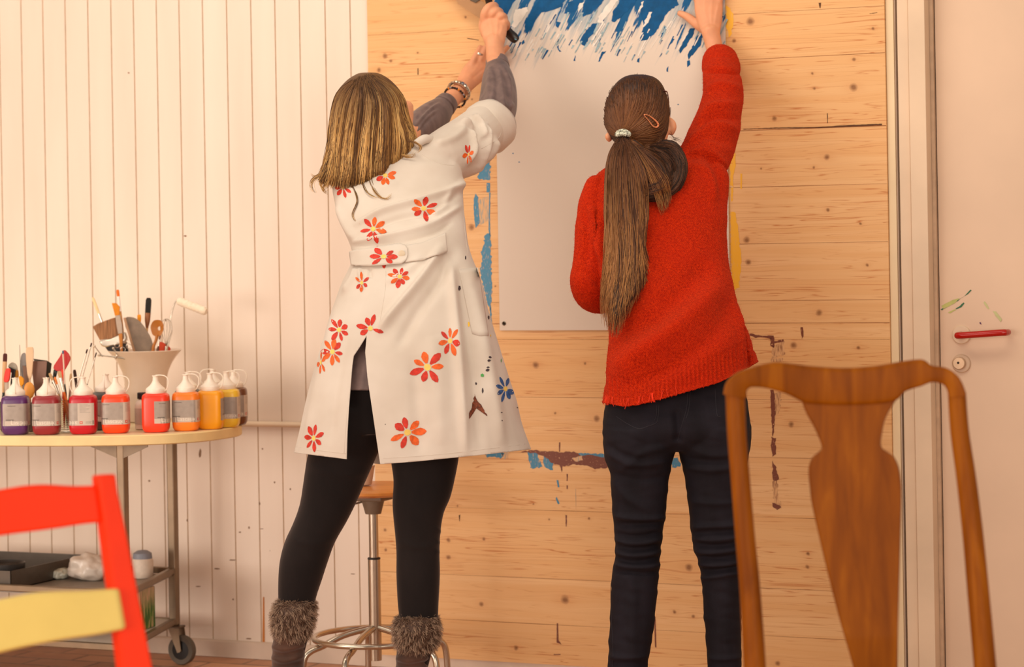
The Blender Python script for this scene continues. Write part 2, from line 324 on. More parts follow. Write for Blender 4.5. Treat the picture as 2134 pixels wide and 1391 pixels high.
def pine(name, base, dark, knots, seams, z0, z1):
    t = newmat(name); wv = 0.; mk_ = 0.; rg = 0.
    dist = t.noise(t.mapv(t.obj, (1, 1, 1)), 60, 2); vec = t.node('ShaderNodeVectorMath', operation='ADD', ins={0: t.obj, 1: t.node('ShaderNodeCombineXYZ', ins={0: t.math('MULTIPLY', t.math('SUBTRACT', dist, .5), .006), 2: t.math('MULTIPLY', t.math('SUBTRACT', dist, .5), -.005)}).outputs[0]}).outputs[0]
    for (u, v, r) in knots:
        p = W(u, v, -.02); n = t.node('ShaderNodeGroup', node_tree=g, ins={'Vec': vec, 'Cx': p.x, 'Cz': p.z, 'R': r * .00118})
        for k, val in (('WarpIn', wv), ('MaskIn', mk_), ('RingIn', rg)):
            if hasattr(val, 'is_output'): t.l.new(val, n.inputs[k])
            else: n.inputs[k].default_value = val
        wv, mk_, rg = n.outputs['Warp'], n.outputs['Mask'], n.outputs['Ring']
    s = t.node('ShaderNodeSeparateXYZ', ins={0: t.obj}).outputs
    zz = t.math('ADD', s[2], wv) if knots else s[2]
    fac = t.math('DIVIDE', t.math('SUBTRACT', s[2], z0), z1 - z0)
    stops = [(0., (.5, .5, .5))]; rr = random.Random(3)
    for z in sorted(seams)[:30]: k = rr.random(); stops.append(((z - z0) / (z1 - z0), (k, rr.random(), rr.random())))
    bd = t.ramp(fac, stops, 'CONSTANT'); bs = t.node('ShaderNodeSeparateColor', ins={0: bd}).outputs
    gv = t.node('ShaderNodeCombineXYZ', ins={0: t.math('MULTIPLY', t.math('ADD', s[0], t.math('MULTIPLY', bs[1], 7.)), .9), 1: t.math('MULTIPLY', bs[2], 9.), 2: t.math('MULTIPLY', zz, 34.)}).outputs[0]
    lowf = t.noise(gv, 1.0, 3, .55, .4)
    gf = t.node('ShaderNodeCombineXYZ', ins={0: t.math('MULTIPLY', s[0], 3.), 1: bs[1], 2: t.math('MULTIPLY', zz, 420.)}).outputs[0]
    fine = t.noise(gf, 1.0, 2)
    lines = t.math('ABSOLUTE', t.math('SINE', t.math('MULTIPLY', lowf, 34.)))
    lines = t.ramp(lines, [(.0, 1.), (.28, 0.)])
    zone = t.ramp(t.noise(t.node('ShaderNodeCombineXYZ', ins={0: t.math('MULTIPLY', s[0], .8), 1: bs[0], 2: t.math('MULTIPLY', s[2], 9.)}).outputs[0], 1., 2), [(.40, .25), (.58, 1.)])
    c = t.mix(bs[0], lin(base), lin((base[0] - 8, base[1] - 12, base[2] - 16)))
    c = t.mix(t.math('MULTIPLY', t.ramp(lowf, [(.35, 0.), (.65, 1.)]), .55), c, lin((base[0] - 14, base[1] - 26, base[2] - 34)))
    c = t.mix(t.math('MULTIPLY', t.math('MULTIPLY', lines, zone), .95), c, lin(dark))
    c = t.mix(t.math('MULTIPLY', fine, .16), c, lin(dark))
    if knots:
        c = t.mix(t.math('MULTIPLY', rg, .25), c, lin((196, 122, 66)))
        c = t.mix(t.math('MULTIPLY', mk_, t.math('ADD', .55, t.math('MULTIPLY', fine, .5)), 0., True), c, lin((124, 76, 40)))
    t.l.new(c, t.bsdf.inputs['Base Color']); t.bsdf.inputs['Roughness'].default_value = .5
    t.bsdf.inputs['Specular IOR Level'].default_value = .3; t.bump(lines, .04, .001); return t.mt
YP = -.022
seam_px = [(1840, 12), (1840, 110), (1840, 262), (1840, 383), (1840, 504), (1840, 625), (1840, 673), (1100, 708), (1100, 828), (1100, 944), (1100, 1063), (1100, 1205), (1100, 1300)]
seams = [W(u, v, YP).z for u, v in seam_px]
M_pine = pine('pine_board_panel', (238, 194, 140), (190, 112, 54), KN[:], seams, 0., 2.3)
pl_t, pr_t = W(764.5, 0, YP).x, W(1842.5, 0, YP).x
zbot = W(860, 1369, YP).z
mb = MB(); mb.box((pl_t, YP, zbot), (pr_t, -.0015, 2.9))
M_seam = mat('board_seam', (150, 92, 48), .8); 
def scumble(name, col, thr, sx=30, sz=6, soft=.05):
    """dry-brushed paint: the pine shows through between the bristle marks"""
    t = newmat(name); n_ = t.noise(t.mapv(t.obj, (sx * 8, 1, sz * 8)), 1., 4, .6); m_ = t.ramp(n_, [(thr - soft, 0.), (thr + soft, 1.)])
    t.l.new(t.mix(m_, lin((222, 172, 118)), lin(col)), t.bsdf.inputs['Base Color']); t.bsdf.inputs['Roughness'].default_value = .5; return t.mt
M_blue = scumble('blue_acrylic', (62, 128, 160), .37, 30, 8, .06); M_blue2 = scumble('thin_blue_acrylic', (120, 146, 150), .56, 30, 4, .12)
M_brown = scumble('brown_acrylic', (116, 54, 28), .34, 22, 22, .05); M_brown2 = scumble('thin_brown_acrylic', (140, 84, 46), .54, 40, 5, .1); M_yel = scumble('yellow_acrylic', (240, 176, 36), .33, 30, 6, .08)
M_crack = mat('wood_crack', (92, 56, 32), .8)
PM = [M_pine, M_seam, M_blue, M_blue2, M_brown, M_brown2, M_yel, M_crack]
for i, z in enumerate(seams):
    n = 40; a = []; b = []
    for k in range(n + 1):
        x = pl_t + (pr_t - pl_t) * k / n; h = (.0006 + .0007 * noise.noise(Vector((x * 4, z * 9, 0))))
        h = max(.0002, h) * (1.6 if i in (2, 6) else .8)
        a.append((x, YP - .0004, z - h)); b.append((x, YP - .0004, z + h))
    mb.add(a + b, [(k, k + 1, n + 2 + k, n + 1 + k) for k in range(n)], 1)
D = lambda pts, mi, y=.0006, amp=.8, st=4: (lambda r: mb.add([W(u, v, YP - y) for u, v in r], [tuple(range(len(r)))], mi))(rough(pts, amp, st))
# blue beside the sheet
D([(1010, 345), (1021, 322), (1022, 350), (1020, 374), (1008, 376), (996, 372), (998, 352)], 2, amp=2)
D([(1014, 381), (1021, 381), (1021, 402), (1014, 400)], 2)
D([(1019, 402), (1022, 402), (1021, 440), (1022, 500), (1018, 480), (1019, 440)], 2, amp=.4)
D([(998, 415), (1018, 410), (1020, 460), (1001, 470), (997, 440)], 3, .0004, 1.5)
D([(987, 415), (991, 403), (997, 412), (998, 440), (1000, 465), (991, 476), (988, 450)], 2, .0007, .6)
D([(1011, 490), (1022, 486), (1024, 540), (1025, 600), (1022, 650), (1015, 625), (1008, 600), (1000, 565), (1006, 545), (1002, 530), (1008, 510)], 2, amp=2)
D([(1021, 640), (1024, 640), (1026, 700), (1021, 690)], 2, amp=1.2)
# yellow right of the sheet
D([(1514, 12), (1524, 20), (1530, 40), (1524, 70), (1518, 80), (1514, 50)], 6, amp=2)
D([(1521, 330), (1532, 318), (1534, 345), (1527, 372), (1529, 390), (1522, 385)], 6, amp=1.2)
D([(1523, 392), (1528, 390), (1527, 420), (1524, 420)], 6); D([(1543, 362), (1547, 362), (1546, 395), (1543, 392)], 6, amp=.4)
D([(1522, 440), (1533, 445), (1540, 490), (1545, 545), (1540, 600), (1528, 605), (1524, 560)], 6, amp=1.5)
# bottom stroke blue and brown
D([(1008, 943), (1040, 940), (1052, 946), (1044, 956), (1030, 952), (1016, 954)], 2, amp=1.5)
D([(1044, 944), (1062, 942), (1058, 956), (1050, 958)], 3, amp=1.5)
D([(1100, 944), (1118, 940), (1130, 975), (1106, 976)], 2, amp=2); D([(1132, 952), (1152, 950), (1152, 980), (1136, 976)], 2, amp=2)
D([(1190, 946), (1262, 947), (1262, 962), (1215, 966)], 2, amp=2); D([(1398, 958), (1413, 955), (1420, 972), (1402, 976)], 2, amp=2)
D([(1085, 942), (1112, 938), (1165, 943), (1195, 942), (1212, 950), (1232, 949), (1270, 956), (1266, 975), (1240, 978), (1222, 970), (1196, 969), (1172, 972), (1171, 985), (1166, 970), (1148, 966), (1138, 954), (1118, 945)], 4, .0009, 1.6)
D([(1212, 950), (1190, 956), (1198, 962), (1215, 960)], 3, .0012, 1.5)
for u, v, l in ((1182, 988, 15), (1182, 1012, 8), (1180, 1074, 24), (1166, 922, 20)): D([(u - 1.5, v), (u + 1.5, v), (u + .8, v + l), (u - 1, v + l)], 4, .0009, .4)
D([(1160, 1300), (1163, 1300), (1164, 1335), (1170, 1344), (1160, 1340)], 4, .0009, .3); D([(1154, 1364), (1168, 1364), (1168, 1366), (1154, 1366)], 4, amp=.3)
D([(1160, 1001), (1164, 1002), (1166, 1016), (1162, 1016)], 2, amp=.4); D([(1158, 1040), (1160, 1036), (1166, 1050), (1163, 1052)], 2, amp=.4)
D([(1199, 1020), (1200, 1020), (1201, 1070), (1200, 1070)], 3, amp=.2)
D([(1363, 1285), (1366, 1286), (1368, 1350), (1365, 1350)], 4, amp=.3)
# brown frame traces on the right
D([(1562, 695), (1580, 699), (1602, 700), (1613, 700), (1611, 709), (1598, 704), (1575, 704), (1560, 700)], 4, amp=1)
D([(1604, 703), (1614, 703), (1613, 726), (1606, 722)], 4, amp=1.2); D([(1607, 725), (1634, 709), (1636, 738), (1610, 748)], 5, amp=2.5)
D([(1612, 712), (1632, 708), (1633, 713), (1613, 716)], 4, .0009, 1)
D([(1606, 748), (1632, 746), (1630, 755), (1607, 756)], 5, .0008, 1.5)
D([(1606, 812), (1613, 812), (1616, 860), (1613, 905), (1610, 912), (1607, 870)], 4, amp=1.2); D([(1613, 820), (1630, 815), (1625, 855), (1615, 870)], 5, .0005, 2.5)
D([(1607, 912), (1616, 915), (1617, 948), (1609, 952), (1607, 930)], 4, amp=1.6); D([(1610, 960), (1617, 975), (1623, 1000), (1613, 1005), (1610, 990)], 4, amp=1.4)
D([(1611, 1000), (1620, 1002), (1622, 1035), (1630, 1058), (1612, 1055)], 5, amp=2.); D([(1610, 1048), (1628, 1056), (1620, 1064), (1610, 1056)], 4, .0009, 1)
D([(1668, 682), (1673, 682), (1675, 700), (1671, 708)], 4, amp=.8)
for pts in ([(972, 79), (998, 83), (997, 84), (975, 81)], [(870, 142), (872, 142), (872, 156), (870, 156)], [(1723, 236), (1725, 236), (1725, 256), (1724, 258)], [(1812, 28), (1828, 26), (1828, 27), (1812, 29)], [(1706, 6), (1711, 6), (1710, 17), (1708, 17)], [(956, 1075), (959, 1073), (958, 1088), (957, 1087)]): D(pts, 7, amp=.3)
D([(1549, 269), (1615, 266), (1700, 265), (1780, 260), (1838, 258), (1838, 261), (1780, 264), (1700, 267), (1615, 268), (1549, 270)], 7, .0009, .3)
panel = tag(mb.build('wood_panel', PM, smooth=False, recalc=False), 'large pine board panel with paint traces fixed on the white board wall', 'wood panel')
mb = MB(); mb.box((pr_t + .001, -.012, .06), (XD - .002, -.0005, 2.9)); struct(mb.build('trim_4', M_trimY, smooth=False), 'cream lath between pine panel and door frame')
# ---------------------------------------------------------------- the sheet being painted
YS = YP - .006
A, B = W(1041.5, 689.5, YS), W(1522.5, 687.5, YS); zs0 = (A.z + B.z) / 2
t = newmat('painted_paper'); mvv = t.mapv(t.obj, (1, 1, 1), (0, math.radians(-27), 0))
s = t.node('ShaderNodeSeparateXYZ', ins={0: t.obj}).outputs
n1 = t.noise(t.mapv(mvv, (26, 1, 3.2)), 1., 5, .6); n2 = t.noise(t.mapv(mvv, (70, 1, 6)), 1., 4, .6); n3 = t.noise(t.mapv(mvv, (150, 1, 90)), 1., 2)
zt, zb_ = W(1280, -30, YS).z, W(1280, 175, YS).z
h = t.math('DIVIDE', t.math('SUBTRACT', s[2], zb_), zt - zb_)       # 0 low edge of strokes .. 1 top of picture
hh = t.math('MINIMUM', h, 1.15)
sol = t.math('ADD', t.math('MULTIPLY', hh, .62), t.math('MULTIPLY', t.math('SUBTRACT', n1, .5), 1.75))
solid = t.ramp(t.math('ADD', sol, t.math('MULTIPLY', t.math('SUBTRACT', n3, .5), .08)), [(.485, 0.), (.525, 1.)])
thin = t.ramp(t.math('ADD', t.math('MULTIPLY', hh, .75), t.math('MULTIPLY', t.math('SUBTRACT', n2, .5), 1.6)), [(.32, 0.), (.75, .55)])
edge = t.ramp(h, [(.02, 0.), (.16, 1.)])
c = t.mix(t.math('MULTIPLY', thin, edge), lin((218, 202, 186)), lin((70, 132, 160)))
c = t.mix(t.math('MULTIPLY', solid, edge), c, lin((0, 84, 134)))
t.l.new(c, t.bsdf.inputs['Base Color']); t.bsdf.inputs['Roughness'].default_value = .6; t.bsdf.inputs['Specular IOR Level'].default_value = .25
mb = MB(); mb.box((A.x, YS, zs0), (B.x, YS + .0015, 2.75))
SM = [t.mt, mat('solid_blue_stroke', (0, 78, 128), .6, var=.1, scale=50, spec=.2), mat('white_stroke', (226, 216, 204), .4), mat('dotted_blue', (20, 90, 130), .4)]
def S(pts, mi, y=.0006, amp=1.0): r = rough([(1030 + a / 4.268, b / 4.268) for a, b in pts], amp, 4); mb.add([W(u, v, YS - y) for u, v in r], [tuple(range(len(r)))], mi)
for p in ([(40, -60), (220, -60), (150, 60), (95, 160), (40, 60)], [(400, 0), (520, -40), (640, -40), (600, 60), (480, 100), (400, 120), (340, 220), (300, 290), (275, 300), (270, 200), (330, 90)], [(660, 20), (800, -40), (760, 60), (700, 110), (620, 120)], [(820, -30), (1000, -30), (930, 60), (860, 120), (790, 150), (780, 100)], [(1060, 90), (1150, -30), (1290, -30), (1230, 60), (1160, 120), (1070, 200), (1040, 180)], [(1310, 60), (1380, -30), (1620, -30), (1640, 40), (1540, 110), (1500, 180), (1440, 280), (1380, 350), (1290, 370), (1330, 220), (1300, 120)], [(880, 205), (925, 205), (900, 270), (850, 330), (800, 410), (765, 380), (760, 340), (820, 270)], [(1740, 250), (1790, 250), (1760, 330), (1700, 420), (1650, 480), (1640, 450), (1690, 350)], [(1800, 320), (1850, 300), (1840, 400), (1780, 470), (1730, 530), (1720, 490), (1770, 400)], [(545, 190), (590, 200), (570, 250), (545, 230)], [(560, 420), (575, 400), (575, 440), (600, 458), (580, 460)], [(700, 540), (722, 490), (722, 545)], [(1535, 610), (1548, 585), (1550, 640), (1532, 632)], [(1275, 520), (1292, 515), (1285, 558), (1270, 545)], [(925, 550), (960, 460), (1000, 455), (960, 500), (940, 548)], [(1715, 540), (1735, 530), (1740, 575), (1720, 595)], [(240, 380), (262, 350), (270, 380), (250, 402)], [(1470, 340), (1520, 230), (1535, 250), (1500, 320)], [(1555, 390), (1590, 340), (1600, 350), (1560, 410)]):
    S(p, 1)
for p in ([(930, 150), (1060, -40), (1120, -20), (1000, 150), (960, 200), (915, 200)], [(190, 90), (290, 60), (300, 100), (240, 190), (180, 250), (150, 230)], [(740, 90), (760, 30), (800, 20), (790, 60), (745, 110)], [(1260, 130), (1300, 60), (1310, 20), (1330, 10), (1320, 60), (1290, 110)], [(1340, 190), (1380, 110), (1400, 110), (1370, 200), (1320, 250)]):
    S(p, 2, .0009, 1.4)
for (u, v) in ((1069, 320), (1082, 338), (1413, 218)): S([((u - 1030) * 4.268 + 7 * math.cos(k), v * 4.268 + 6 * math.sin(k)) for k in np.arange(0, 6.28, .8)], 3, .0006, .3)
rs_ = random.Random(11)
for k in range(150):
    x0 = rs_.uniform(40, 2080); y0 = rs_.uniform(120, 460) + 60 * math.sin(x0 * .006); L_ = rs_.uniform(50, 190) * (1.2 - y0 / 600); w0 = rs_.uniform(2, 9); x1, y1 = x0 - L_ * rs_.uniform(.42, .62), y0 + L_
    mi_ = rs_.choice((1, 2, 4, 4, 4, 2)) if y0 < 330 else rs_.choice((4, 4, 1, 2))
    S([(x0 - w0, y0), (x0 + w0, y0 + 4), ((x0 + x1) / 2 + w0 * .8, (y0 + y1) / 2), (x1 + w0 * .5, y1), (x1 - w0 * .5, y1 - 3), ((x0 + x1) / 2 - w0 * .8, (y0 + y1) / 2)], mi_, .0007 + (k % 7) * .00006, .5)
SM.append(mat('thin_blue_wash', (150, 172, 178), .6, var=.12, scale=90, spec=.2))
sheet = tag(mb.build('paper_sheet', SM, smooth=False, recalc=False), 'large white paper sheet with blue brush strokes on top, fixed to the pine panel', 'paper sheet')
mb = MB(); c = W(1050.5, 674.5, YS)
mb.lathe([(.0065, 0), (.0065, .0015), (.0045, .003), (.0028, .0015), (.0028, 0)], (0, 0, 0), 20, Matrix.Translation((c.x, YS, c.z)) @ my)
mb.build('eyelet', mat('eyelet_metal', (120, 110, 96), .3, .8), sheet)
# plaster above and to the right of the door
mb = MB(); mb.box((XD + .001, .0, H + .002), (Xdoor + .952, .12, 3.1)); mb.box((Xdoor + .955, .0, 0), (4.4, .12, 3.1))
struct(mb.build('wall_right', mat('plaster_paint', (226, 204, 180), .7, var=.03, scale=4), smooth=False), 'plain cream plaster wall around the door')
# ================================================================ TABLE ON CASTERS
ZT = .783
M_top = mat('cream_laminate', (238, 214, 168), .4, var=.03, scale=6); M_edge = mat('cream_table_edge', (236, 208, 150), .5, var=.04, scale=12)
M_tube = mat('brushed_steel_tube', (136, 116, 94), .38, .6, var=.06, scale=20); M_tubeD = mat('dark_steel', (112, 96, 80), .4, .8)
xe = T(512, 888, ZT).x; xc = xe - .92; yc = -.47; aa, bb = .92, .40
tb = thing('oval_table', (xc, yc, 0), 'oval cream topped table on steel trolley legs with casters, covered in paints and brushes', 'table')
def sup(t, a, b, e=2.6):
    c, s_ = math.cos(t), math.sin(t); return (xc + a * math.copysign(abs(c) ** (2 / e), c), yc + b * math.copysign(abs(s_) ** (2 / e), s_))
mb = MB(); N = 96; th = [2 * math.pi * k / N for k in range(N)]
R = [[Vector((*sup(t_, aa - d, bb - d), z)) for t_ in th] for d, z in ((.004, ZT - .031), (0, ZT - .028), (0, ZT - .003), (.003, ZT))]
mb.rings(R, True, False); n0 = 0; mb.m = [1] * len(mb.f)
mb.f.append(list(range(3 * N, 4 * N))); mb.m.append(0); mb.f.append(list(range(N - 1, -1, -1))); mb.m.append(1)
mb.build('tabletop', [M_top, M_edge], tb)
yA, yB = -.665, -.175; xB = P(361, 1200, 7.69).x; xA = P(259, 1000, 7.2).x; x2 = xc - .55
def sq(p, q, w_, mb=None):
    mb = mb or MB(); p, q = Vector(p), Vector(q); d = (q - p).normalized(); a = Vector((0, 0, 1)) if abs(d.z) < .9 else Vector((1, 0, 0)); a = (a - d * a.dot(d)).normalized(); b = d.cross(a)
    w_ = w_ / 2; mb.rings([[c + a * s * w_ + b * t_ * w_ for s, t_ in ((1, 1), (-1, 1), (-1, -1), (1, -1))] for c in (p, q)]); return mb
legs = [(xA, yA), (xB, yB), (x2, yA), (x2, yB)]
for i, (x, y) in enumerate(legs):
    zb2 = .125; o = sq((x, y, zb2), (x, y, ZT - .033), .027).build('leg', M_tube, tb, smooth=False, bevel=.004)
    mb = MB(); # caster
    s = 1; wx = x + .022; mb.box((x - .012, y - .017, .118), (x + .03, y + .017, .125)); 
    cs = mb.build('caster', M_tubeD, tb, smooth=False, bevel=.002)
    mb = MB()
    for sgn in (-1, 1):
        mb.prism([(x - .014, y + sgn * .017, .118), (x + .024, y + sgn * .017, .118), (wx + .012, y + sgn * .019, .047), (wx - .002, y + sgn * .019, .04)], (0, sgn * .002, 0))
    mb.build('fork', M_tube, cs, smooth=False)
    rot = Matrix.Translation((wx + .004, y, .0475)) @ Matrix.Rotation(math.radians(90), 4, 'X')
    mb = MB(); mb.lathe([(.030, -.011), (.0445, -.012), (.047, -.008), (.047, .008), (.0445, .012), (.030, .011)], seg=40, M=rot, caps=False); mb.build('tyre', mat('grey_rubber', (98, 88, 76), .7), cs)
    mb = MB(); mb.lathe([(.006, -.0135), (.031, -.010), (.0305, .010), (.006, .0135)], seg=32, M=rot); mb.build('wheel', mat('black_wheel', (30, 26, 24), .5), cs)
    mb = MB(); mb.lathe([(.006, -.021), (.006, .021)], seg=12, M=rot); mb.build('axle', M_tube, cs)
# gusset brackets below the top
for (x, y, sg) in ((xA, yA, -1), (xA, yA, 1), (xB, yB, -1), (x2, yA, 1)):
    L = .10 if sg < 0 else .085
    mb = MB(); mb.prism([(x + sg * .012, y - .012, ZT - .032), (x + sg * (.012 + L), y - .012, ZT - .032), (x + sg * (.012 + L), y - .012, ZT - .04), (x + sg * .012, y - .012, ZT - .075)], (0, .003, 0)); mb.build('bracket', M_tubeD, tb, smooth=False)
mb = MB(); mb.prism([(xA + .012, yA, ZT - .032), (xA + .012, yA + .14, ZT - .032), (xA + .012, yA + .14, ZT - .04), (xA + .012, yA, ZT - .07)], (.003, 0, 0)); mb.build('bracket', M_tubeD, tb, smooth=False)
z1 = P(368, 1190, 7.69).z; z2 = P(368, 1296, 7.69).z
for z in (z1, z2):
    sq((xB, yB - .013, z), (xA, yA + .013, z), .02).build('side_rail', M_tube, tb, smooth=False, bevel=.003)
    sq((x2, yB - .013, z), (x2, yA + .013, z), .02).build('side_rail', M_tube, tb, smooth=False, bevel=.003)
    sq((x2 + .013, yA, z), (xA - .013, yA, z), .02).build('front_rail', M_tube, tb, smooth=False, bevel=.003)
    sq((x2 + .013, yB, z), (xB - .013, yB, z), .02).build('back_rail', M_tube, tb, smooth=False, bevel=.003)
mb = MB(); mb.prism([(x2, yB - .01, z1 - .016), (xB, yB - .01, z1 - .016), (xA, yA + .01, z1 - .016), (x2, yA + .01, z1 - .016)], (0, 0, .004)); mb.build('shelf', mat('grey_shelf', (150, 140, 128), .5, .2), tb, smooth=False)
M_glass = mat('clear_glass', (245, 245, 240), .04, var=0, trans=1.0, spec=.5)
mb = MB(); mb.prism([(x2, yB - .01, z2 + .002), (xB, yB - .01, z2 + .002), (xA, yA + .01, z2 + .002), (x2, yA + .01, z2 + .002)], (0, 0, .004)); tag(mb.build('shelf', mat('pale_shelf', (206, 196, 182), .3), tb, smooth=False), 'pale lower shelf')
# ---------------------------------------------------------------- paint bottles
FD = bpy.data.curves
def text_mesh(body, size, thick=.0003):
    c = bpy.data.curves.new('t', 'FONT'); c.body = body; c.size = size; c.align_x = 'CENTER'; c.resolution_u = 2; o = bpy.data.objects.new('t', c); COL.objects.link(o)
    dg = bpy.context.evaluated_depsgraph_get(); me = bpy.data.meshes.new_from_object(o.evaluated_get(dg)); vs = [v.co.copy() for v in me.vertices]; fs = [list(p.vertices) for p in me.polygons]
    bpy.data.objects.remove(o); bpy.data.meshes.remove(me); return vs, fs
TXT = text_mesh('Lascaux', .0175)
M_cap = mat('white_cap', (246, 232, 214), .35, var=.02, sss=.1)
M_lab = mat('silver_label', (166, 152, 140), .42, .15, var=.05, scale=50); M_labL = mat('pale_label_text_side', (204, 188, 172), .45, var=.02)
M_ink = mat('grey_print', (104, 92, 84), .6); M_wht = mat('white_print', (232, 222, 208), .5); M_swiss = mat('red_print', (212, 56, 30), .5)
RB = .0405
def bottle(u, v, color, label, cap_dir=0., lab_dir=0., body_h=.117, pos=None, sc=1., name='paint_bottle', lab=True, group=None, alpha=None):
    p = T(u, v, ZT) if pos is None else Vector(pos); p = Vector((p.x, p.y, ZT))
    if pos is None: p = p + Vector((-FW.x * RB * .9, -FW.y * RB * .9, 0)) * -1
    p.z += .0004; t_ = thing(name, p, label, 'paint bottle', group)
    face = math.atan2(-FW.y, -FW.x)  # direction towards the camera
    mb = MB(); Z0 = p
    # rounded square bottle
    prof = [(.70, 0), (.86, .002), (.96, .010), (.995, .022), (1., .04), (1., body_h - .022), (.985, body_h - .012), (.93, body_h - .005), (.78, body_h - .0005), (.62, body_h)]
    R = []
    def sect(f, z, e=4.2, n=40): 
        out = []
        for k in range(n):
            a = 2 * math.pi * k / n; c, s_ = math.cos(a), math.sin(a)
            x, y = math.copysign(abs(c) ** (2 / e), c) * RB * f, math.copysign(abs(s_) ** (2 / e), s_) * RB * f * .86
            ca, sa = math.cos(face + lab_dir * .0 + math.pi / 2), math.sin(face + math.pi / 2)
            out.append(Vector((p.x + x * ca - y * sa, p.y + x * sa + y * ca, p.z + z)))
        return out
    for f, z in prof: R.append(sect(f * sc, z, 4.2 if f > .9 else 3.))
    mb.rings(R); c = lin(color)
    mt = mat('paint_%02x%02x%02x' % color, color, .28, var=.04, scale=12, spec=.5)
    mb.build('body', mt, t_)
    if lab:
        mb = MB(); n = 26; z0, z1 = body_h * .235, body_h * .80
        e = 4.2; pts = []
        for k in range(n + 1):
            a = math.pi / 2 * -1 + (lab_dir + (k / n - .5) * 3.0)   # angle around, centre faces the camera
            c_, s_ = math.cos(a), math.sin(a); x, y = math.copysign(abs(c_) ** (2 / e), c_) * (RB * sc + .0004), math.copysign(abs(s_) ** (2 / e), s_) * (RB * sc * .86 + .0004)
            pts.append((x, y))
        def wp(x, y, z): ca, sa = math.cos(face + math.pi / 2), math.sin(face + math.pi / 2); return Vector((p.x + x * ca - y * sa, p.y + x * sa + y * ca, p.z + z))
        # arc length
        Ls = [0]
        for k in range(n): Ls.append(Ls[-1] + math.hypot(pts[k + 1][0] - pts[k][0], pts[k + 1][1] - pts[k][1]))
        def onlab(s, z, off=.0):
            s = min(max(s, 0), Ls[-1]); k = max(i for i in range(n) if Ls[i] <= s + 1e-9); f_ = (s - Ls[k]) / max(1e-9, Ls[k + 1] - Ls[k])
            x = pts[k][0] * (1 - f_) + pts[k + 1][0] * f_; y = pts[k][1] * (1 - f_) + pts[k + 1][1] * f_; r = math.hypot(x, y); return wp(x * (1 + off / r), y * (1 + off / r), z)
        cols = [0, Ls[-1] * .62]
        for a_, b_, mi in ((0, .62, 0), (.62, 1, 1)):
            m_ = 14; vs = [onlab(Ls[-1] * (a_ + (b_ - a_) * k / m_), z) for z in (z0, z1) for k in range(m_ + 1)]
            mb.add(vs, [(k, k + 1, m_ + 2 + k, m_ + 1 + k) for k in range(m_)], mi)
        m_ = 14; vs = [onlab(Ls[-1] * .999 * k / m_, z, .0001) for z in (z0, z0 + .014) for k in range(m_ + 1)]
        mb.add(vs, [(k, k + 1, m_ + 2 + k, m_ + 1 + k) for k in range(m_)], 1)
        def rect(s0, s1, za, zb, mi, off=.0003):
            vs = [onlab(s0 + (s1 - s0) * k / 4, z, off) for z in (za, zb) for k in range(5)]; mb.add(vs, [(k, k + 1, 6 + k, 5 + k) for k in range(4)], mi)
        L = Ls[-1]
        vs, fs = TXT; cxs = L * .40
        mb.add([onlab(cxs + q_.x, z0 + .0045 + q_.y, .0004) for q_ in vs], fs, 3)
        rs = L * .665; rect(rs, rs + .0085, z0 + .0045, z0 + .0125, 4)
        rect(rs + .0035, rs + .005, z0 + .0058, z0 + .0112, 3, .0005); rect(rs + .0018, rs + .0067, z0 + .0078, z0 + .0093, 3, .0005)
        for k in range(7): rect(L * .67, L * (.86 + .05 * math.sin(k * 2.3)), z1 - .004 - k * .0038, z1 - .0046 - k * .0038, 2)
        rect(L * .80, L * .94, z0 + .011, z0 + .0116, 2); rect(L * .80, L * .92, z0 + .008, z0 + .0086, 2); rect(L * .80, L * .93, z0 + .005, z0 + .0056, 2)
        for k in range(6): rect(L * .955, L * .985, z0 + .003 + k * .002, z0 + .0042 + k * .002, 2)
        rect(L * .08, L * .26, z0 + .0165, z0 + .019, 2); rect(L * .12, L * .3, z1 - .006, z1 - .0075, 2)
        mb.build('label', [M_lab, M_labL, M_ink, M_wht, M_swiss], t_, smooth=False, recalc=False)
    # cap: skirt, cone, nozzle
    z = body_h - .001; r = .0295 * sc; mb = MB(); N = 48
    pr = [(r * .98, 0), (r, .001), (r, .0125), (r * .93, .0155), (r * .62, .023), (r * .40, .031), (r * .29, .038), (r * .27, .050), (r * .34, .0515), (r * .34, .0535), (r * .1, .0538)]
    R = []
    for i, (rr, zz) in enumerate(pr):
        R.append([Vector((p.x + math.cos(2 * math.pi * k / N) * rr * (1 - (.02 if i < 3 and k % 2 else 0)), p.y + math.sin(2 * math.pi * k / N) * rr * (1 - (.02 if i < 3 and k % 2 else 0)), p.z + z + zz)) for k in range(N)])
    mb.rings(R); cp = mb.build('cap', M_cap, t_, auto=50)
    # strap
    dirv = RT * math.cos(cap_dir) + (-FW) * math.sin(cap_dir)
    base = Vector((p.x, p.y, p.z + z)); q = [base + Vector((0, 0, .0535)), base + Vector((0, 0, .0545)) + dirv * .012, base + Vector((0, 0, .052)) + dirv * .030, base + Vector((0, 0, .042)) + dirv * .040, base + Vector((0, 0, .026)) + dirv * .0405, base + Vector((0, 0, .012)) + dirv * .035, base + Vector((0, 0, .006)) + dirv * .0285]
    mb = MB(); mb.tube([Vector(x) for x in smoothpts(q, 5)], .0016, 8); mb.build('strap', M_cap, cp)
    return t_
B0 = 'squeeze bottle with white spout cap'
bottle(28, 908, (92, 44, 100), 'purple paint bottle, first of the front row from the left edge of the picture', 1.35, .85)
bottle(93, 908, (150, 40, 44), 'dark maroon paint bottle between the purple and the crimson one', 1.3, .18)
bottle(170, 907, (196, 16, 34), 'crimson paint bottle to the right of the maroon one', 2.6, .62 - 1.2)
bottle(238, 905, (246, 72, 20), 'orange-red paint bottle in front of the white flared pot', 0.0, .12)
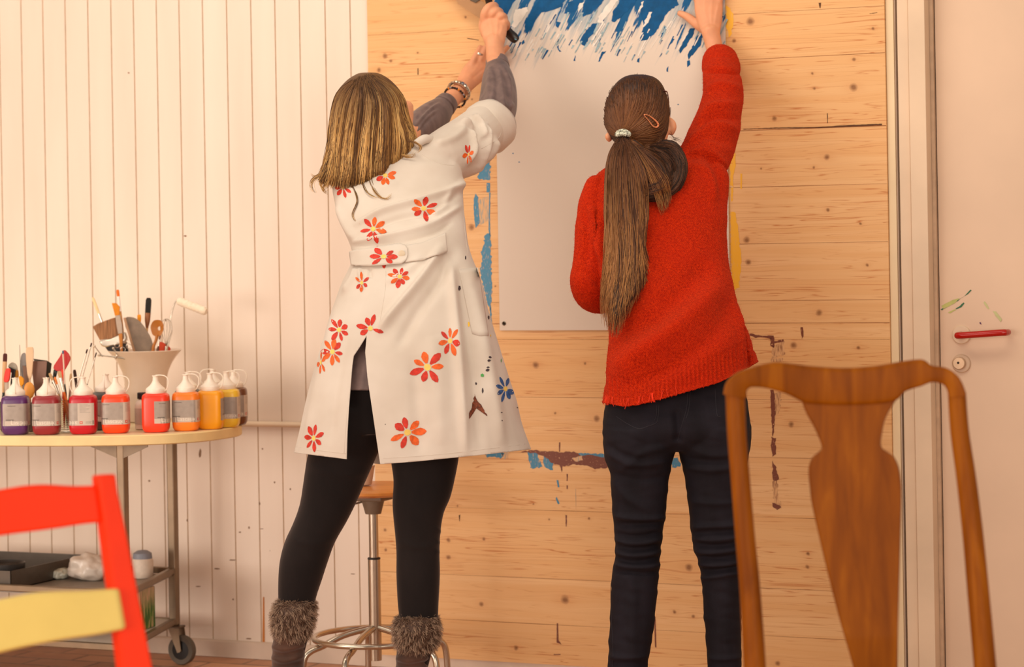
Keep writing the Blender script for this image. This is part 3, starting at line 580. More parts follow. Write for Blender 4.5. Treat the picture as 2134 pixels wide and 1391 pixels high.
bottle(322, 903, (250, 62, 32), 'vermilion paint bottle turned so its label shows only at the right edge', .25, 1.5)
bottle(385, 900, (250, 132, 36), 'bright orange paint bottle between the vermilion and the golden yellow', 0.1, .25)
bottle(436, 896.5, (252, 166, 20), 'golden yellow paint bottle with a small leaf mark, beside the orange one', .15, 2.3)
bottle(470, 892.5, (246, 200, 58), 'lemon yellow paint bottle at the rounded end of the table', .1, .35)
pf = T(470, 892.5, ZT)
def off(b, dr, df): q_ = T(*b, ZT); return (q_ + RT * dr + FW * df)
bottle(0, 0, (116, 70, 40), 'brown paint bottle half hidden behind the lemon yellow one', .1, .3, pos=off((477, 892.5), .003, .12))
bottle(0, 0, (70, 66, 60), 'dark grey paint bottle behind the bright orange one', .05, .3, pos=off((377, 900), .0, .17))
bottle(0, 0, (128, 122, 112), 'paint bottle whose white cap shows between the orange and golden bottles', 2.9, .3, pos=off((424, 896), .0, .25))
bottle(0, 0, (84, 78, 72), 'dark paint bottle with big white cap behind the crimson one', 1.5, .3, pos=off((198, 907), .0, .20), sc=1.12)
# leaf mark
# white round bottle with black cap
p = off((284, 903), 0, .13); t_ = thing('medium_bottle', (p.x, p.y, ZT + .0004), 'small translucent white bottle with black screw cap between the two red-orange paints', 'bottle')
mb = MB(); mb.lathe([(.019, 0), (.0235, .003), (.0235, .072), (.021, .082), (.012, .093), (.0105, .096)], p=None) if False else mb.lathe([(.019, 0), (.0235, .003), (.0235, .072), (.021, .082), (.012, .093), (.0105, .096)], (p.x, p.y, ZT + .0004)); mb.build('body', mat('milky_plastic', (226, 204, 184), .35, var=.02, sss=.1), t_)
mb = MB(); mb.lathe([(.0242, .018), (.0242, .066)], (p.x, p.y, ZT), caps=False); mb.build('label', mat('grey_clear_label', (196, 176, 160), .4), t_)
mb = MB(); mb.lathe([(.0155, .0945), (.0158, .096), (.0158, .112), (.014, .1135)], (p.x, p.y, ZT)); mb.build('cap', mat('black_cap', (44, 34, 34), .4), t_)
# ---------------------------------------------------------------- flared white pot
pp = off((282, 890), 0, .22); kz = (CAMP - pp).dot(FW) * -1
def pxm(p): return proj(p)[2] / F
k = pxm(pp); t_ = thing('flared_pot', (pp.x, pp.y, ZT + .0004), 'white flared enamel pot crammed with brushes, spoons and scrapers', 'pot')
cu, cv = proj((pp.x, pp.y, ZT))[:2]
zf = lambda v: (cv - v) * k
prof_px = [(40, zf(cv)), (43, .003), (44, zf(850)), (43.5, zf(815)), (44, zf(792)), (48, zf(775)), (56, zf(757)), (64, zf(745)), (71, zf(737)), (75.5, zf(732)), (76.5, zf(731)), (75, zf(730)), (70, zf(735)), (60, zf(750)), (46, zf(774)), (41, zf(795)), (40, .006)]
mb = MB(); mb.lathe([(r * k, z) for r, z in prof_px], (pp.x, pp.y, ZT + .0004), 56, caps=False)
mb.f.append(list(range(56))); mb.m.append(0); mb.f.append(list(range(16 * 56, 17 * 56))); mb.m.append(0)
mb.build('pot_body', mat('white_enamel', (230, 206, 184), .22, var=.01), t_)
PZ = proj(pp)[2]
# generic brush / tool builders (all lie between two picture points at a depth)
def steel(): return mat('shiny_ferrule', (206, 196, 180), .22, .9, var=.05)
def frame_of(a, b):
    d = (b - a).normalized(); n = (-FW); s = d.cross(n).normalized(); n = s.cross(d).normalized(); return d, s, n
def brush(name, label, a, b, Za, Zb, L, wd, cols, flat=.35, cat='brush', tipw=1.15, hand_r=.0035, hmin=.6):
    """a = handle foot px, b = bristle tip px. L = (ferrule start frac, bristle start frac). wd = bristle width m"""
    A_, B_ = P(*a, Za), P(*b, Zb); d, s, n = frame_of(A_, B_); Lm = (B_ - A_).length
    t_ = thing(name, A_, label, cat); h, f_, br = cols
    def ell(c, rw, rn, seg=16): return [c + s * math.cos(2 * math.pi * k / seg) * rw + n * math.sin(2 * math.pi * k / seg) * rn for k in range(seg)]
    fs, bs = L
    rb = wd / 2
    mb = MB(); pr = [(0, hand_r * .7), (.1, hand_r), (fs * .75, hand_r * 1.25), (fs, min(hand_r * 1.1, rb * .9))]
    mb.rings([ell(A_ + d * Lm * q_, r_, r_) for q_, r_ in pr]); mb.build('handle', h, t_)
    mb = MB(); mb.rings([ell(A_ + d * Lm * q_, rw, rn) for q_, rw, rn in ((fs, min(hand_r * 1.2, rb), min(hand_r * 1.2, rb)), (fs + (bs - fs) * .5, rb * .92, rb * (flat + 1) * .45), (bs, rb, rb * flat))]); mb.build('ferrule', f_, t_)
    mb = MB(); mb.rings([ell(A_ + d * Lm * q_, rw, rn) for q_, rw, rn in ((bs, rb * .96, rb * flat * .95), (bs + (1 - bs) * .5, rb * tipw, rb * flat), (bs + (1 - bs) * .85, rb * tipw * .96, rb * flat * .6), (1, rb * tipw * .6, rb * flat * .2))]); mb.build('bristles', br, t_)
    return t_
def flatpoly(name, label, outline, Z, thick, mt, cat, base=None, curve=0., parent=None, part=None, bev=.0015):
    """solid plate with the outline given in picture points at depth Z"""
    pts = [P(u, v, Z) for u, v in outline]; nrm = -FW
    t_ = thing(name, base if base is not None else pts[0], label, cat) if parent is None else parent
    mb = MB(); mb.prism([q_ + FW * thick / 2 for q_ in pts], nrm * thick); o = mb.build(part or 'blade', mt, t_, smooth=True, bevel=bev, auto=30); return t_, o
br_brown = lambda: mat('brown_bristle', (150, 104, 68), .8, var=.25, scale=14, stretch=(18, 18, 1), bump=.5, bscale=30)
Mo = lambda n, c, **k: mat(n, c, **{**dict(rough=.5), **k})
Z0 = PZ
# wide brown wall brush
t_, _ = flatpoly('wall_brush', 'wide brown bristled wall brush leaning left in the white pot', [(194, 681), (206, 674), (222, 668), (240, 662), (252, 690), (258, 702), (232, 706), (209, 709)], Z0, .022, br_brown(), 'brush', part='bristles')
flatpoly('', '', [(207, 711), (232, 706), (262, 692), (266, 704), (262, 716), (222, 724), (213, 722)], Z0 - .004, .024, steel(), '', parent=t_, part='ferrule', bev=.004)
flatpoly('', '', [(219, 723), (264, 712), (268, 735), (230, 738)], Z0, .018, Mo('black_handle', (40, 34, 30)), '', parent=t_, part='handle', bev=.004)
brush('paint_brush', 'round brush with pale cream bristles bent to the far left of the white pot', (240, 742), (193, 620), Z0 + .03, Z0 + .05, (.42, .72), .0085, (Mo('pale_wood', (216, 168, 108)), steel(), Mo('cream_bristle', (232, 204, 152), rough=.9)), .8)
brush('paint_brush', 'tallest brush of the white pot, orange tip and white ferrule', (262, 745), (245, 604), Z0 + .03, Z0 + .03, (.68, .90), .0095, (Mo('ochre_wood', (190, 130, 60)), Mo('white_ferrule', (232, 222, 210), rough=.3), Mo('orange_bristle', (226, 112, 28), rough=.8)), .5, tipw=1.)
t_, _ = flatpoly('slanted_brush', 'flat brush with slanted golden orange bristles and grey ferrule in the white pot', [(233, 632), (242, 632), (250, 640), (249, 657), (240, 659)], Z0 - .03, .007, Mo('golden_bristle', (222, 136, 32), rough=.8), 'brush', part='bristles')
flatpoly('', '', [(240, 658), (250, 657), (255, 676), (256, 695), (246, 697), (243, 680)], Z0 - .03, .007, mat('dull_ferrule', (176, 156, 138), .4, .5), '', parent=t_, part='ferrule')
flatpoly('', '', [(247, 696), (255, 694), (256, 733), (251, 735)], Z0 - .03, .006, Mo('orange_wood', (196, 124, 48)), '', parent=t_, part='handle')
# flexible grey scraper: curved half-round blade
mb = MB(); t_ = thing('bowl_scraper', P(285, 735, Z0 - .02), 'large grey half-round plastic scraper standing in the white pot', 'scraper')
ol = smoothpts([(262, 663), (272, 661), (283, 664), (296, 675), (308, 692), (317, 712), (318, 735), (281, 735), (272, 706), (261, 680)], 4, True)
pts = [(u, v) for u, v in ol]; zf_ = lambda u: Z0 - .02 + .00002 * (u - 285) ** 2
mb.add([P(u, v, zf_(u)) for u, v in pts] + [P(u, v, zf_(u) + .003) for u, v in pts], [tuple(range(len(pts))), tuple(range(2 * len(pts) - 1, len(pts) - 1, -1))] + [(i, (i + 1) % len(pts), (i + 1) % len(pts) + len(pts), i + len(pts)) for i in range(len(pts))])
mb.build('blade', mat('grey_worn_plastic', (138, 118, 98), .35, var=.12, scale=30), t_, auto=30)
flatpoly('', '', [(257, 663), (262, 662), (283, 735), (278, 735)], Z0 - .028, .006, Mo('tan_edge', (170, 130, 96)), '', parent=t_, part='spine')
brush('paint_brush', 'square black tipped brush with brown ferrule at the back of the white pot', (303, 742), (310, 621), Z0 + .03, Z0 + .03, (.48, .74), .019, (Mo('pale_wood', (216, 168, 108)), mat('copper_ferrule', (142, 88, 52), .4, .3), Mo('black_bristle', (44, 42, 36), rough=.9, var=.3, scale=10, stretch=(20, 20, 1))), .35, tipw=1.)
brush('paint_brush', 'small orange brush tip peeking out behind the grey scraper', (292, 740), (290, 656), Z0 + .02, Z0 + .02, (.5, .82), .011, (Mo('ochre_wood', (190, 130, 60)), steel(), Mo('orange_bristle2', (240, 152, 30), rough=.8)), .5)
# wooden spoon with hole
t_ = thing('wooden_spoon', P(328, 735, Z0 - .03), 'brown wooden spoon with a hole, bowl up, in the white pot', 'spoon')
ol = smoothpts([(315, 690), (314, 680), (319, 670), (327, 667), (336, 669), (341, 678), (340, 690), (335, 699), (328, 702), (319, 699)], 4, True); hole = [(332 + 2.8 * math.cos(a), 685 + 4.2 * math.sin(a)) for a in np.linspace(0, 2 * math.pi, len(ol), endpoint=False)]
ang = math.atan2(ol[0][1] - 685, ol[0][0] - 332); hole = [(332 + 2.8 * math.cos(math.atan2(q_[1] - 685, q_[0] - 332)), 685 + 4.2 * math.sin(math.atan2(q_[1] - 685, q_[0] - 332))) for q_ in ol]
n = len(ol); mb = MB(); f1 = lambda L_, dz: [P(u, v, Z0 - .03 + dz) for u, v in L_]
mb.add(f1(ol, -.004) + f1(hole, .001) + f1(hole, .006) + f1(ol, .004), [(i, (i + 1) % n, (i + 1) % n + n, i + n) for i in range(n)] + [(i + n, (i + 1) % n + n, (i + 1) % n + 2 * n, i + 2 * n) for i in range(n)] + [(i + 2 * n, (i + 1) % n + 2 * n, (i + 1) % n + 3 * n, i + 3 * n) for i in range(n)] + [(i + 3 * n, (i + 1) % n + 3 * n, (i + 1) % n, i) for i in range(n)])
Mspoon = mat('dark_beech', (176, 106, 36), .4, var=.08, scale=30, stretch=(1, 1, .2)); mb.build('bowl', Mspoon, t_, auto=60)
mb = MB(); mb.tube([P(328, 698, Z0 - .03), P(325, 710, Z0 - .03), P(320, 722, Z0 - .03), P(318, 740, Z0 - .03)], [.006, .0045, .005, .006], 12); mb.build('handle', Mspoon, t_)
# whisk
t_ = thing('whisk', P(345, 735, Z0), 'thin wire whisk in the right of the white pot', 'whisk'); Mw = mat('thin_wire', (168, 152, 132), .25, .9)
mb = MB()
for a in range(5):
    w_ = [-13, -6, 1, 7, 12][a]; q_ = smoothpts([(347, 722, 0), (347 + w_ * .6, 700, .004 * a - .01), (347 + w_, 682, .006 * a - .015), (347 + w_ * .5, 668, 0), (347, 665, 0)], 5)
    mb.tube([P(u, v, Z0 + .01 + dz) for u, v, dz in q_], .0007, 6)
mb.build('wires', Mw, t_); mb = MB(); mb.tube([P(347, 722, Z0 + .01), P(344, 745, Z0 + .01)], .005, 10); mb.build('handle', steel(), t_)
flatpoly('spatula', 'red rubber scraper edge poking over the right rim of the white pot', [(332, 712), (340, 714), (352, 722), (356, 727), (354, 734), (330, 736), (330, 716)], Z0 + .02, .004, Mo('red_rubber', (206, 66, 24)), 'spatula')
brush('paint_brush', 'thin dark handled brush beside the wooden spoon in the white pot', (326, 745), (334, 699), Z0 - .03, Z0 - .03, (.5, .8), .005, (Mo('dark_wood', (96, 56, 34)), steel(), Mo('brown_tip', (110, 60, 36))), .8)
# paint roller
t_ = thing('paint_roller', P(350, 735, Z0 + .01), 'small fluffy cream paint roller on a bent wire sticking out right of the pot', 'paint roller')
mb = MB(); q_ = smoothpts([(347, 735), (352, 712), (358, 690), (356, 665), (360, 645), (366, 629), (372, 625)], 6); mb.tube([P(u, v, Z0 + .01) for u, v in q_], .0022, 10); mb.build('wire_handle', steel(), t_)
mb = MB(); a, b = P(371, 627, Z0 - .03), P(430, 650, Z0 - .06); n = 26
mb.tube([a.lerp(b, k / n) for k in range(n + 1)], [(.010 if k in (0, n) else .0128 if k in (1, n - 1) else .0138 + .0006 * math.sin(k * 1.7)) for k in range(n + 1)], 24)
fl = mb.build('roller_sleeve', mat('cream_fleece', (248, 228, 200), .95, var=.03, scale=60, bump=.9, bscale=260, bd=.003, sheen=.5), t_)
# metal clips and odds at the rim
Ms = mat('bright_metal', (210, 196, 178), .2, .95)
for i, (ln, lb, nm, ct) in enumerate([([(206, 741), (228, 743), (262, 748)], 'flat metal palette knife lying over the left rim of the white pot', 'palette_knife', 'knife'), ([(197, 722), (207, 735), (214, 744)], 'thin metal needle tool leaning on the left rim of the white pot', 'needle_tool', 'tool'), ([(236, 726), (244, 740), (240, 748)], 'bent metal clip hanging on the rim of the white pot', 'metal_clip', 'clip')]):
    t_ = thing(nm, P(*ln[0], Z0 - .075), lb, ct); mb = MB(); q_ = [P(u, v, Z0 - .082) for u, v in ln]; mb.tube([Vector(x) for x in smoothpts([tuple(x) for x in q_], 6)], .0026 if i != 1 else .0018, 8, flat=.35 if i == 0 else 1); mb.build('shaft', Ms, t_)
    mb = MB(); mb.ball(q_[0], .004); mb.build('tip', Ms, t_)
t_ = thing('spring_clip', P(262, 720, Z0 - .05), 'coiled spring clips heaped before the grey scraper in the white pot', 'clip'); mb = MB()
for (cu_, cv_) in ((244, 720), (262, 711), (268, 722), (256, 729)):
    mb2 = [P(cu_ + 5 * math.cos(a), cv_ + 5 * math.sin(a), Z0 - .05 - a * .0006) for a in np.arange(0, 22, .4)]; mb.tube(mb2, .0009, 6)
mb.build('coils', Ms, t_)
# ---------------------------------------------------------------- left brush jars
def jar(u, v, df, r, h, label, mt, ribs=0, name='glass_jar', cat='jar'):
    p = off((u, v), 0, df); p.z = ZT + .0004; t_ = thing(name, p, label, cat); mb = MB()
    pr = [(r * .92, 0), (r, .004)]
    if ribs:
        for i in range(ribs): z = .006 + (h - .012) * i / ribs; pr += [(r, z), (r + .0012, z + .0018), (r, z + .0036)]
    pr += [(r, h - .002), (r - .001, h), (r - .0025, h - .002), (r - .0028, .005), (0.001, .004)]
    mb.lathe(pr, p, 40, caps=False); mb.f.append(list(range(40))[::-1]); mb.m.append(0); mb.build('vessel', mt, t_, auto=60); return p
j1 = jar(130, 905, .10, .040, .097, 'ribbed clear plastic cup of thin brushes between the maroon and crimson paints', M_glass, 14)
j2 = jar(56, 905, .12, .045, .085, 'grey tin of scrapers and spatulas behind the purple and maroon paints', mat('dull_tin', (120, 106, 96), .35, .7), 0, 'tool_tin', 'tin')
j3 = jar(202, 900, .26, .034, .098, 'clear plastic cup of thin brushes right of the crimson paint', M_glass, 10)
j4 = jar(8, 905, .12, .036, .09, 'dark tin at the left picture edge behind the purple paint', mat('dark_tin', (70, 58, 50), .4, .6), 0, 'tool_tin', 'tin')
ZJ = proj(j1)[2]; ZK = proj(j2)[2]; ZL = proj(j3)[2]; ZM = proj(j4)[2]
blk = Mo('black_lacquer', (28, 30, 28), rough=.25); org = Mo('orange_lacquer', (230, 112, 34), rough=.3); grn = Mo('dark_green_lacquer', (24, 66, 48), rough=.25); pale = Mo('pale_wood', (216, 168, 108)); tanb = Mo('tan_bristle', (196, 158, 112), rough=.9); dkb = Mo('dark_bristle', (62, 40, 30), rough=.9); wf = Mo('white_ferrule', (232, 222, 210), rough=.3)
brush('paint_brush', 'black handled brush with blue tip standing upright in the ribbed cup', (140, 886), (131, 731), ZJ + .01, ZJ + .01, (.55, .955), .0045, (blk, Mo('cream_ferrule', (226, 206, 182), rough=.3), Mo('blue_tip', (40, 100, 130))), .8)
t_, _ = flatpoly('spatula', 'wide red rubber spatula rising behind the ribbed cup', smoothpts([(133, 730), (141, 735), (146, 743), (146, 752), (136, 771), (131, 777), (111, 768), (124, 745)], 3, True), ZJ + .03, .005, Mo('crimson_rubber', (190, 44, 40), rough=.35), 'spatula')
flatpoly('', '', [(112, 770), (120, 774), (114, 800), (108, 800)], ZJ + .032, .006, blk, '', parent=t_, part='handle')
for i, (a, b, L, wd, cs, fl_, lb) in enumerate([
    ((150, 888), (123, 774), (.62, .88), .010, (org, steel(), tanb), .35, 'orange handled brush with tan bristles leaning left in the ribbed cup'),
    ((146, 888), (114, 786), (.5, .85), .006, (org, steel(), Mo('orange_tip2', (222, 120, 40))), .6, 'slim orange brush lowest to the left in the ribbed cup'),
    ((152, 886), (103, 778), (.6, .86), .008, (pale, steel(), tanb), .4, 'pale wooden brush leaning furthest left in the ribbed cup'),
    ((134, 888), (130, 770), (.6, .9), .006, (Mo('scarlet_lacquer', (232, 60, 24), rough=.3), Mo('scarlet_lacquer', (232, 60, 24)), Mo('scarlet_lacquer', (232, 60, 24))), .7, 'short scarlet tool upright in the middle of the ribbed cup'),
    ((141, 888), (148, 779), (.45, .78), .007, (Mo('walnut', (110, 62, 36)), steel(), tanb), .5, 'walnut brush with tan tip leaning right in the ribbed cup')]):
    brush('paint_brush', lb, a, b, ZJ + .012 * (i - 2), ZJ + .01 * (i - 2), L, wd, cs, fl_)
for i, (a, b, L, wd, cs, fl_, lb) in enumerate([
    ((140, 878), (182, 728), (.45, .94), .0042, (grn, steel(), dkb), .8, 'green handled brush with dark tip, middle of the three slanting right'),
    ((146, 880), (191, 715), (.2, .95), .0042, (Mo('silver_lacquer', (190, 172, 156), rough=.3), steel(), dkb), .8, 'tallest thin silver brush slanting right of the red spatula'),
    ((158, 884), (201, 735), (.56, .93), .0036, (grn, steel(), dkb), .8, 'lowest of the three thin brushes slanting right, green handle'),
    ((170, 886), (155, 771), (.45, .78), .009, (dkb, Mo('dark_ferrule', (80, 50, 34), rough=.4), dkb), .5, 'dark brown brush among the thin slanting ones')]):
    brush('paint_brush', lb, a, b, ZJ + .02 + .012 * i, ZJ + .02 + .012 * i, L, wd, cs, fl_, hand_r=.0026)
# tin of scrapers
t_, _ = flatpoly('wooden_spatula', 'pale wooden spatula standing tallest in the grey tin', smoothpts([(55, 726), (62, 724), (69, 725), (70, 740), (68, 770), (66, 785), (62, 792), (58, 785), (55, 760), (54, 740)], 3, True), ZK - .01, .005, mat('light_beech', (226, 190, 150), .5, var=.05, scale=20), 'spatula', part='blade')
flatpoly('', '', [(60, 790), (64, 790), (63, 840), (60, 840)], ZK - .01, .004, mat('light_beech', (226, 190, 150)), '', parent=t_, part='handle')
t_, _ = flatpoly('filling_knife', 'wide purple-brown filling knife blade, upright behind the maroon paint', [(64, 753), (98, 753), (96, 785), (93, 810), (90, 840), (74, 840), (70, 800)], ZK + .02, .0018, mat('mauve_steel', (120, 88, 74), .3, .5), 'scraper', part='blade', bev=.0005)
flatpoly('', '', [(74, 838), (90, 838), (88, 880), (77, 880)], ZK + .02, .012, blk, '', parent=t_, part='handle')
t_, _ = flatpoly('filling_knife', 'dark edged steel scraper seen behind the mauve filling knife', [(70, 748), (98, 752), (108, 758), (104, 790), (98, 840), (84, 840), (80, 800)], ZK + .05, .0018, mat('dark_blade', (74, 66, 54), .4, .4), 'scraper', part='blade', bev=.0005)
flatpoly('', '', [(84, 838), (96, 838), (95, 870), (85, 870)], ZK + .05, .012, blk, '', parent=t_, part='handle')
t_ = thing('wooden_spoon', P(61, 840, ZK - .045), 'golden wooden spoon with oval bowl in front of the grey tin tools', 'spoon'); mb = MB()
M4 = Matrix((tuple(RT) , tuple(FW), (0, 0, 1))).transposed()
mb.ball(P(61, 814, ZK - .045), (.0165, .005, .0255), 20, Matrix((RT, FW, UP)).transposed()); mb.build('bowl', mat('golden_wood', (226, 150, 62), .4, var=.05, scale=20), t_)
mb = MB(); mb.tube([P(61, 826, ZK - .045), P(60, 850, ZK - .045), P(58, 890, ZK - .03)], .0035, 10); mb.build('handle', mat('golden_wood', (226, 150, 62)), t_)
t_, _ = flatpoly('spatula', 'bright red plastic handled scraper at the left, above the purple paint', smoothpts([(13, 770), (18, 768), (22, 771), (21, 785), (18, 796), (9, 796), (9, 784)], 3, True), ZM - .02, .010, Mo('hot_red', (240, 44, 20), rough=.3), 'spatula', part='handle')
flatpoly('', '', [(9, 796), (18, 796), (17, 830), (10, 830)], ZM - .02, .004, mat('dull_ferrule', (176, 156, 138), .4, .5), '', parent=t_, part='ferrule')
brush('paint_brush', 'flat dark bristled brush standing highest at the left picture edge', (4, 885), (11, 737), ZM, ZM, (.45, .885), .0135, (blk, mat('tan_ferrule', (206, 160, 110), .4), Mo('maroon_bristle', (84, 40, 34), rough=.9)), .35, tipw=1.)
flatpoly('scraper', 'round grey plastic disc scraper near the left edge of the table tools', smoothpts([(17, 763), (22, 757), (28, 756), (34, 760), (37, 768), (36, 778), (30, 780), (22, 772)], 3, True), ZM + .02, .004, Mo('grey_plastic', (176, 164, 144), rough=.4), 'scraper')
flatpoly('spatula', 'black rubber spatula crossing the grey disc scraper', [(17, 764), (33, 771), (30, 800), (24, 830), (22, 800), (24, 778)], ZM + .01, .006, blk, 'spatula')
t_, _ = flatpoly('sponge_brush', 'ochre foam brush with angled head behind the purple paint', [(39, 785), (44, 784), (50, 790), (50, 800), (46, 806), (42, 804)], ZK - .03, .010, Mo('ochre_foam', (226, 150, 40), rough=.9), 'brush', part='foam')
flatpoly('', '', [(43, 804), (47, 804), (50, 860), (46, 860)], ZK - .03, .005, pale, '', parent=t_, part='handle')
flatpoly('sponge_brush', 'small dark yellow foam block brush above the purple cap', [(31, 772), (38, 772), (39, 784), (36, 790), (36, 830), (33, 830), (33, 790), (30, 784)], ZM + .015, .010, Mo('mustard', (186, 122, 28), rough=.7), 'brush')
brush('needle_tool', 'long thin dark needle tool rising above the grey tin', (46, 880), (41, 719), ZK + .02, ZK + .02, (.45, .6), .003, (blk, steel(), Mo('grey_needle', (96, 90, 80), rough=.4)), 1, cat='tool', tipw=.6)
flatpoly('palette_knife', 'grey rounded palette knife behind the pale wooden spatula', smoothpts([(43, 760), (44, 742), (49, 736), (54, 740), (55, 770), (54, 800), (50, 830), (46, 800)], 3, True), ZK + .03, .0016, mat('grey_blade', (126, 118, 112), .35, .5), 'knife')
flatpoly('palette_knife', 'brown stained palette knife left of the mauve filling knife', [(47, 762), (57, 764), (62, 800), (66, 850), (56, 850), (50, 800)], ZK + .015, .0016, mat('brown_blade', (116, 84, 66), .4, .3), 'knife')
for i, (a, b, lb) in enumerate([((208, 890), (201, 846), 'pale thin stick in the cup right of the crimson paint'), ((205, 890), (208, 852), 'tan thin stick in the cup right of the crimson paint')]):
    brush('paint_brush', lb, a, b, ZL, ZL, (.4, .7), .004, (pale, steel(), tanb), .8, hand_r=.002)
# ---------------------------------------------------------------- on the shelves below
M_trayI = mat('grey_tray', (92, 82, 72), .35, .4); zsh = z1 - .0118
t_ = thing('metal_tray', (xA - .55, yA + .2, zsh), 'dark grey open metal tray on the upper shelf', 'tray')
x0, x1, y0, y1, h = xA - .95, P(119, 1190, 7.62).x - .0, yA + .03, yB - .05, .058
mb = MB(); w_ = .002
mb.box((x0, y0, zsh), (x1, y1, zsh + .003)); mb.box((x0, y0, zsh), (x1, y0 + w_, zsh + h)); mb.box((x0, y1 - w_, zsh), (x1, y1, zsh + h)); mb.box((x0, y0, zsh), (x0 + w_, y1, zsh + h)); mb.box((x1 - w_, y0, zsh), (x1, y1, zsh + h)); mb.build('tray_body', M_trayI, t_, smooth=False)
mb = MB(); mb.ball((x1 - .05, y0 - .001, zsh + .045), (.004, .002, .004)); mb.build('rivet', Ms, t_)
pt = P(10, 1215, 7.5); t_ = thing('black_dish', (pt.x, pt.y, zsh + .0032), 'round black plastic dish lying in the grey tray', 'dish')
mb = MB(); mb.lathe([(.055, 0), (.062, .01), (.064, .068), (.060, .070), (.058, .066), (.052, .06)], (pt.x, pt.y, zsh + .0032), 40); mb.build('dish_body', mat('black_plastic', (52, 48, 46), .4), t_)
# plastic bags / crumpled wrapping
def lump(name, label, cat, c, r, mt, seed, amp=.25, sub=4, base=None):
    bm = bmesh.new(); bmesh.ops.create_icosphere(bm, subdivisions=sub, radius=1)
    for v in bm.verts:
        n_ = noise.cell(v.co * 2.2 + Vector((seed, 0, 0))) if False else noise.noise(v.co * 1.7 + Vector((seed * 7.1, 0, 0)))
        ridge = abs(noise.noise(v.co * 2.9 + Vector((0, seed * 3.3, 0))))
        s = 1 + amp * n_ - amp * .8 * ridge; v.co = Vector((v.co.x * r[0] * s, v.co.y * r[1] * s, max(-r[2] * .75, v.co.z * r[2] * s)))
    me = bpy.data.meshes.new(name); bm.to_mesh(me); bm.free(); me.materials.append(mt); me.shade_smooth(); zmin = min(v.co.z for v in me.vertices)
    o = bpy.data.objects.new(name, me); COL.objects.link(o); o.location = (c[0], c[1], c[2] - zmin); tag(o, label, cat); return o
pb = P(185, 1215, 7.6); lump('plastic_bag', 'crumpled white plastic bag on the upper shelf beside the tray', 'bag', (pb.x, pb.y, zsh + .001), (.068, .06, .048), mat('white_plastic_film', (222, 208, 194), .3, var=.03, spec=.6), 1)
pb = P(140, 1225, 7.62); lump('plastic_wrap', 'small clear crumpled wrap next to the grey tray', 'wrap', (pb.x - .025, pb.y + .0, zsh + .001), (.030, .035, .02), mat('greenish_film', (206, 206, 190), .2, spec=.7), 5)
pb = P(183, 1185, 7.66)
flat_o = [(157, 1175), (185, 1178), (206, 1184), (212, 1197), (180, 1196), (163, 1186)]
t_, _ = flatpoly('grey_cloth', 'folded dark blue-grey sheet on top of the white plastic bag', flat_o, proj(pb)[2], .02, Mo('slate_cloth', (106, 100, 104), rough=.8), 'cloth')
pb = P(298, 1222, 7.62); t_ = thing('paper_roll', (pb.x, pb.y, zsh + .001), 'white roll with blue-grey top edge right of the red chair post', 'roll'); mb = MB()
mb.lathe([(.030, 0), (.033, .004), (.034, .055), (.030, .062)], (pb.x, pb.y, zsh + .001), 32); mb.build('roll_body', mat('white_roll', (224, 206, 188), .5), t_)
mb = MB(); mb.lathe([(.031, .061), (.029, .078), (.016, .086), (.002, .088)], (pb.x, pb.y, zsh + .001), 32); mb.build('roll_top', Mo('slate_lid', (136, 138, 148)), t_)
# bag printed with grass
tg = newmat('grass_print'); gz = tg.noise(tg.mapv(tg.obj, (160, 160, 14)), 1., 3); cgr = tg.ramp(gz, [(.42, lin((196, 160, 124))), (.47, lin((120, 150, 60))), (.52, lin((58, 104, 22))), (.7, lin((34, 78, 16)))])
s_z = tg.node('ShaderNodeSeparateXYZ', ins={0: tg.obj}).outputs[2]
tg.l.new(tg.mix(tg.ramp(tg.math('SUBTRACT', s_z, .0), [(.06, 0.), (.13, .75)]), cgr, lin((206, 176, 144))), tg.bsdf.inputs['Base Color'])
pg_ = P(302, 1286, 7.52); w2 = .052
t_ = thing('printed_box', (pg_.x, pg_.y, z2 + .0065), 'upright carton with a green grass print on the lower shelf', 'box'); mb = MB()
hb = zsh - .012 - (z2 + .0065) - .004
mb.box((pg_.x - .07, pg_.y - .05, z2 + .0065), (pg_.x + .014, pg_.y + .04, z2 + .0065 + hb)); mb.build('carton', tg.mt, t_, smooth=False, bevel=.003)
pbk = P(150, 1352, 7.0)
# ================================================================ STOOL
ZS = 7.12; zse = P(780, 1020, ZS).z
ps = P(780, 1200, ZS); sx, sy = ps.x, ps.y
t_ = thing('work_stool', (sx, sy, 0), 'tall swivel stool with wooden seat and chrome base behind the woman in the white smock', 'stool')
Mwood = mat('varnished_seat', (214, 136, 60), .3, var=.06, scale=8, stretch=(1, 6, 1)); Mch = mat('chrome_tube', (196, 182, 164), .22, .92, var=.03); Mgr = mat('grey_seat_plastic', (120, 102, 84), .5)
mb = MB(); mb.lathe([(.10, -.019), (.165, -.018), (.178, -.011), (.178, -.004), (.168, 0), (.08, -.002), (0.002, -.003)], (sx, sy, zse + .008), 56); mb.build('seat', Mwood, t_)
mb = MB(); mb.box((sx - .048, sy - .04, zse - .033), (sx + .048, sy + .04, zse - .0115)); hub = mb.build('seat_plate', Mgr, t_, smooth=False, bevel=.004)
mb = MB(); mb.lathe([(.0235, -.073), (.034, -.034), (.034, -.03)], (sx, sy, zse), 28); mb.build('hub', Mgr, hub)
mb = MB(); mb.tube([(sx - .02, sy, zse - .035), (sx - .06, sy - .01, zse - .045), (sx - .08, sy - .01, zse - .048)], .003, 8); mb.build('lever', M_tubeD, hub)
zm = P(780, 1164, ZS).z; zr_ = P(780, 1328, ZS).z
mb = MB(); mb.lathe([(.0142, zm - .01), (.0142, zse - .07)], (sx, sy, 0), 28); mb.build('piston', Mch, t_)
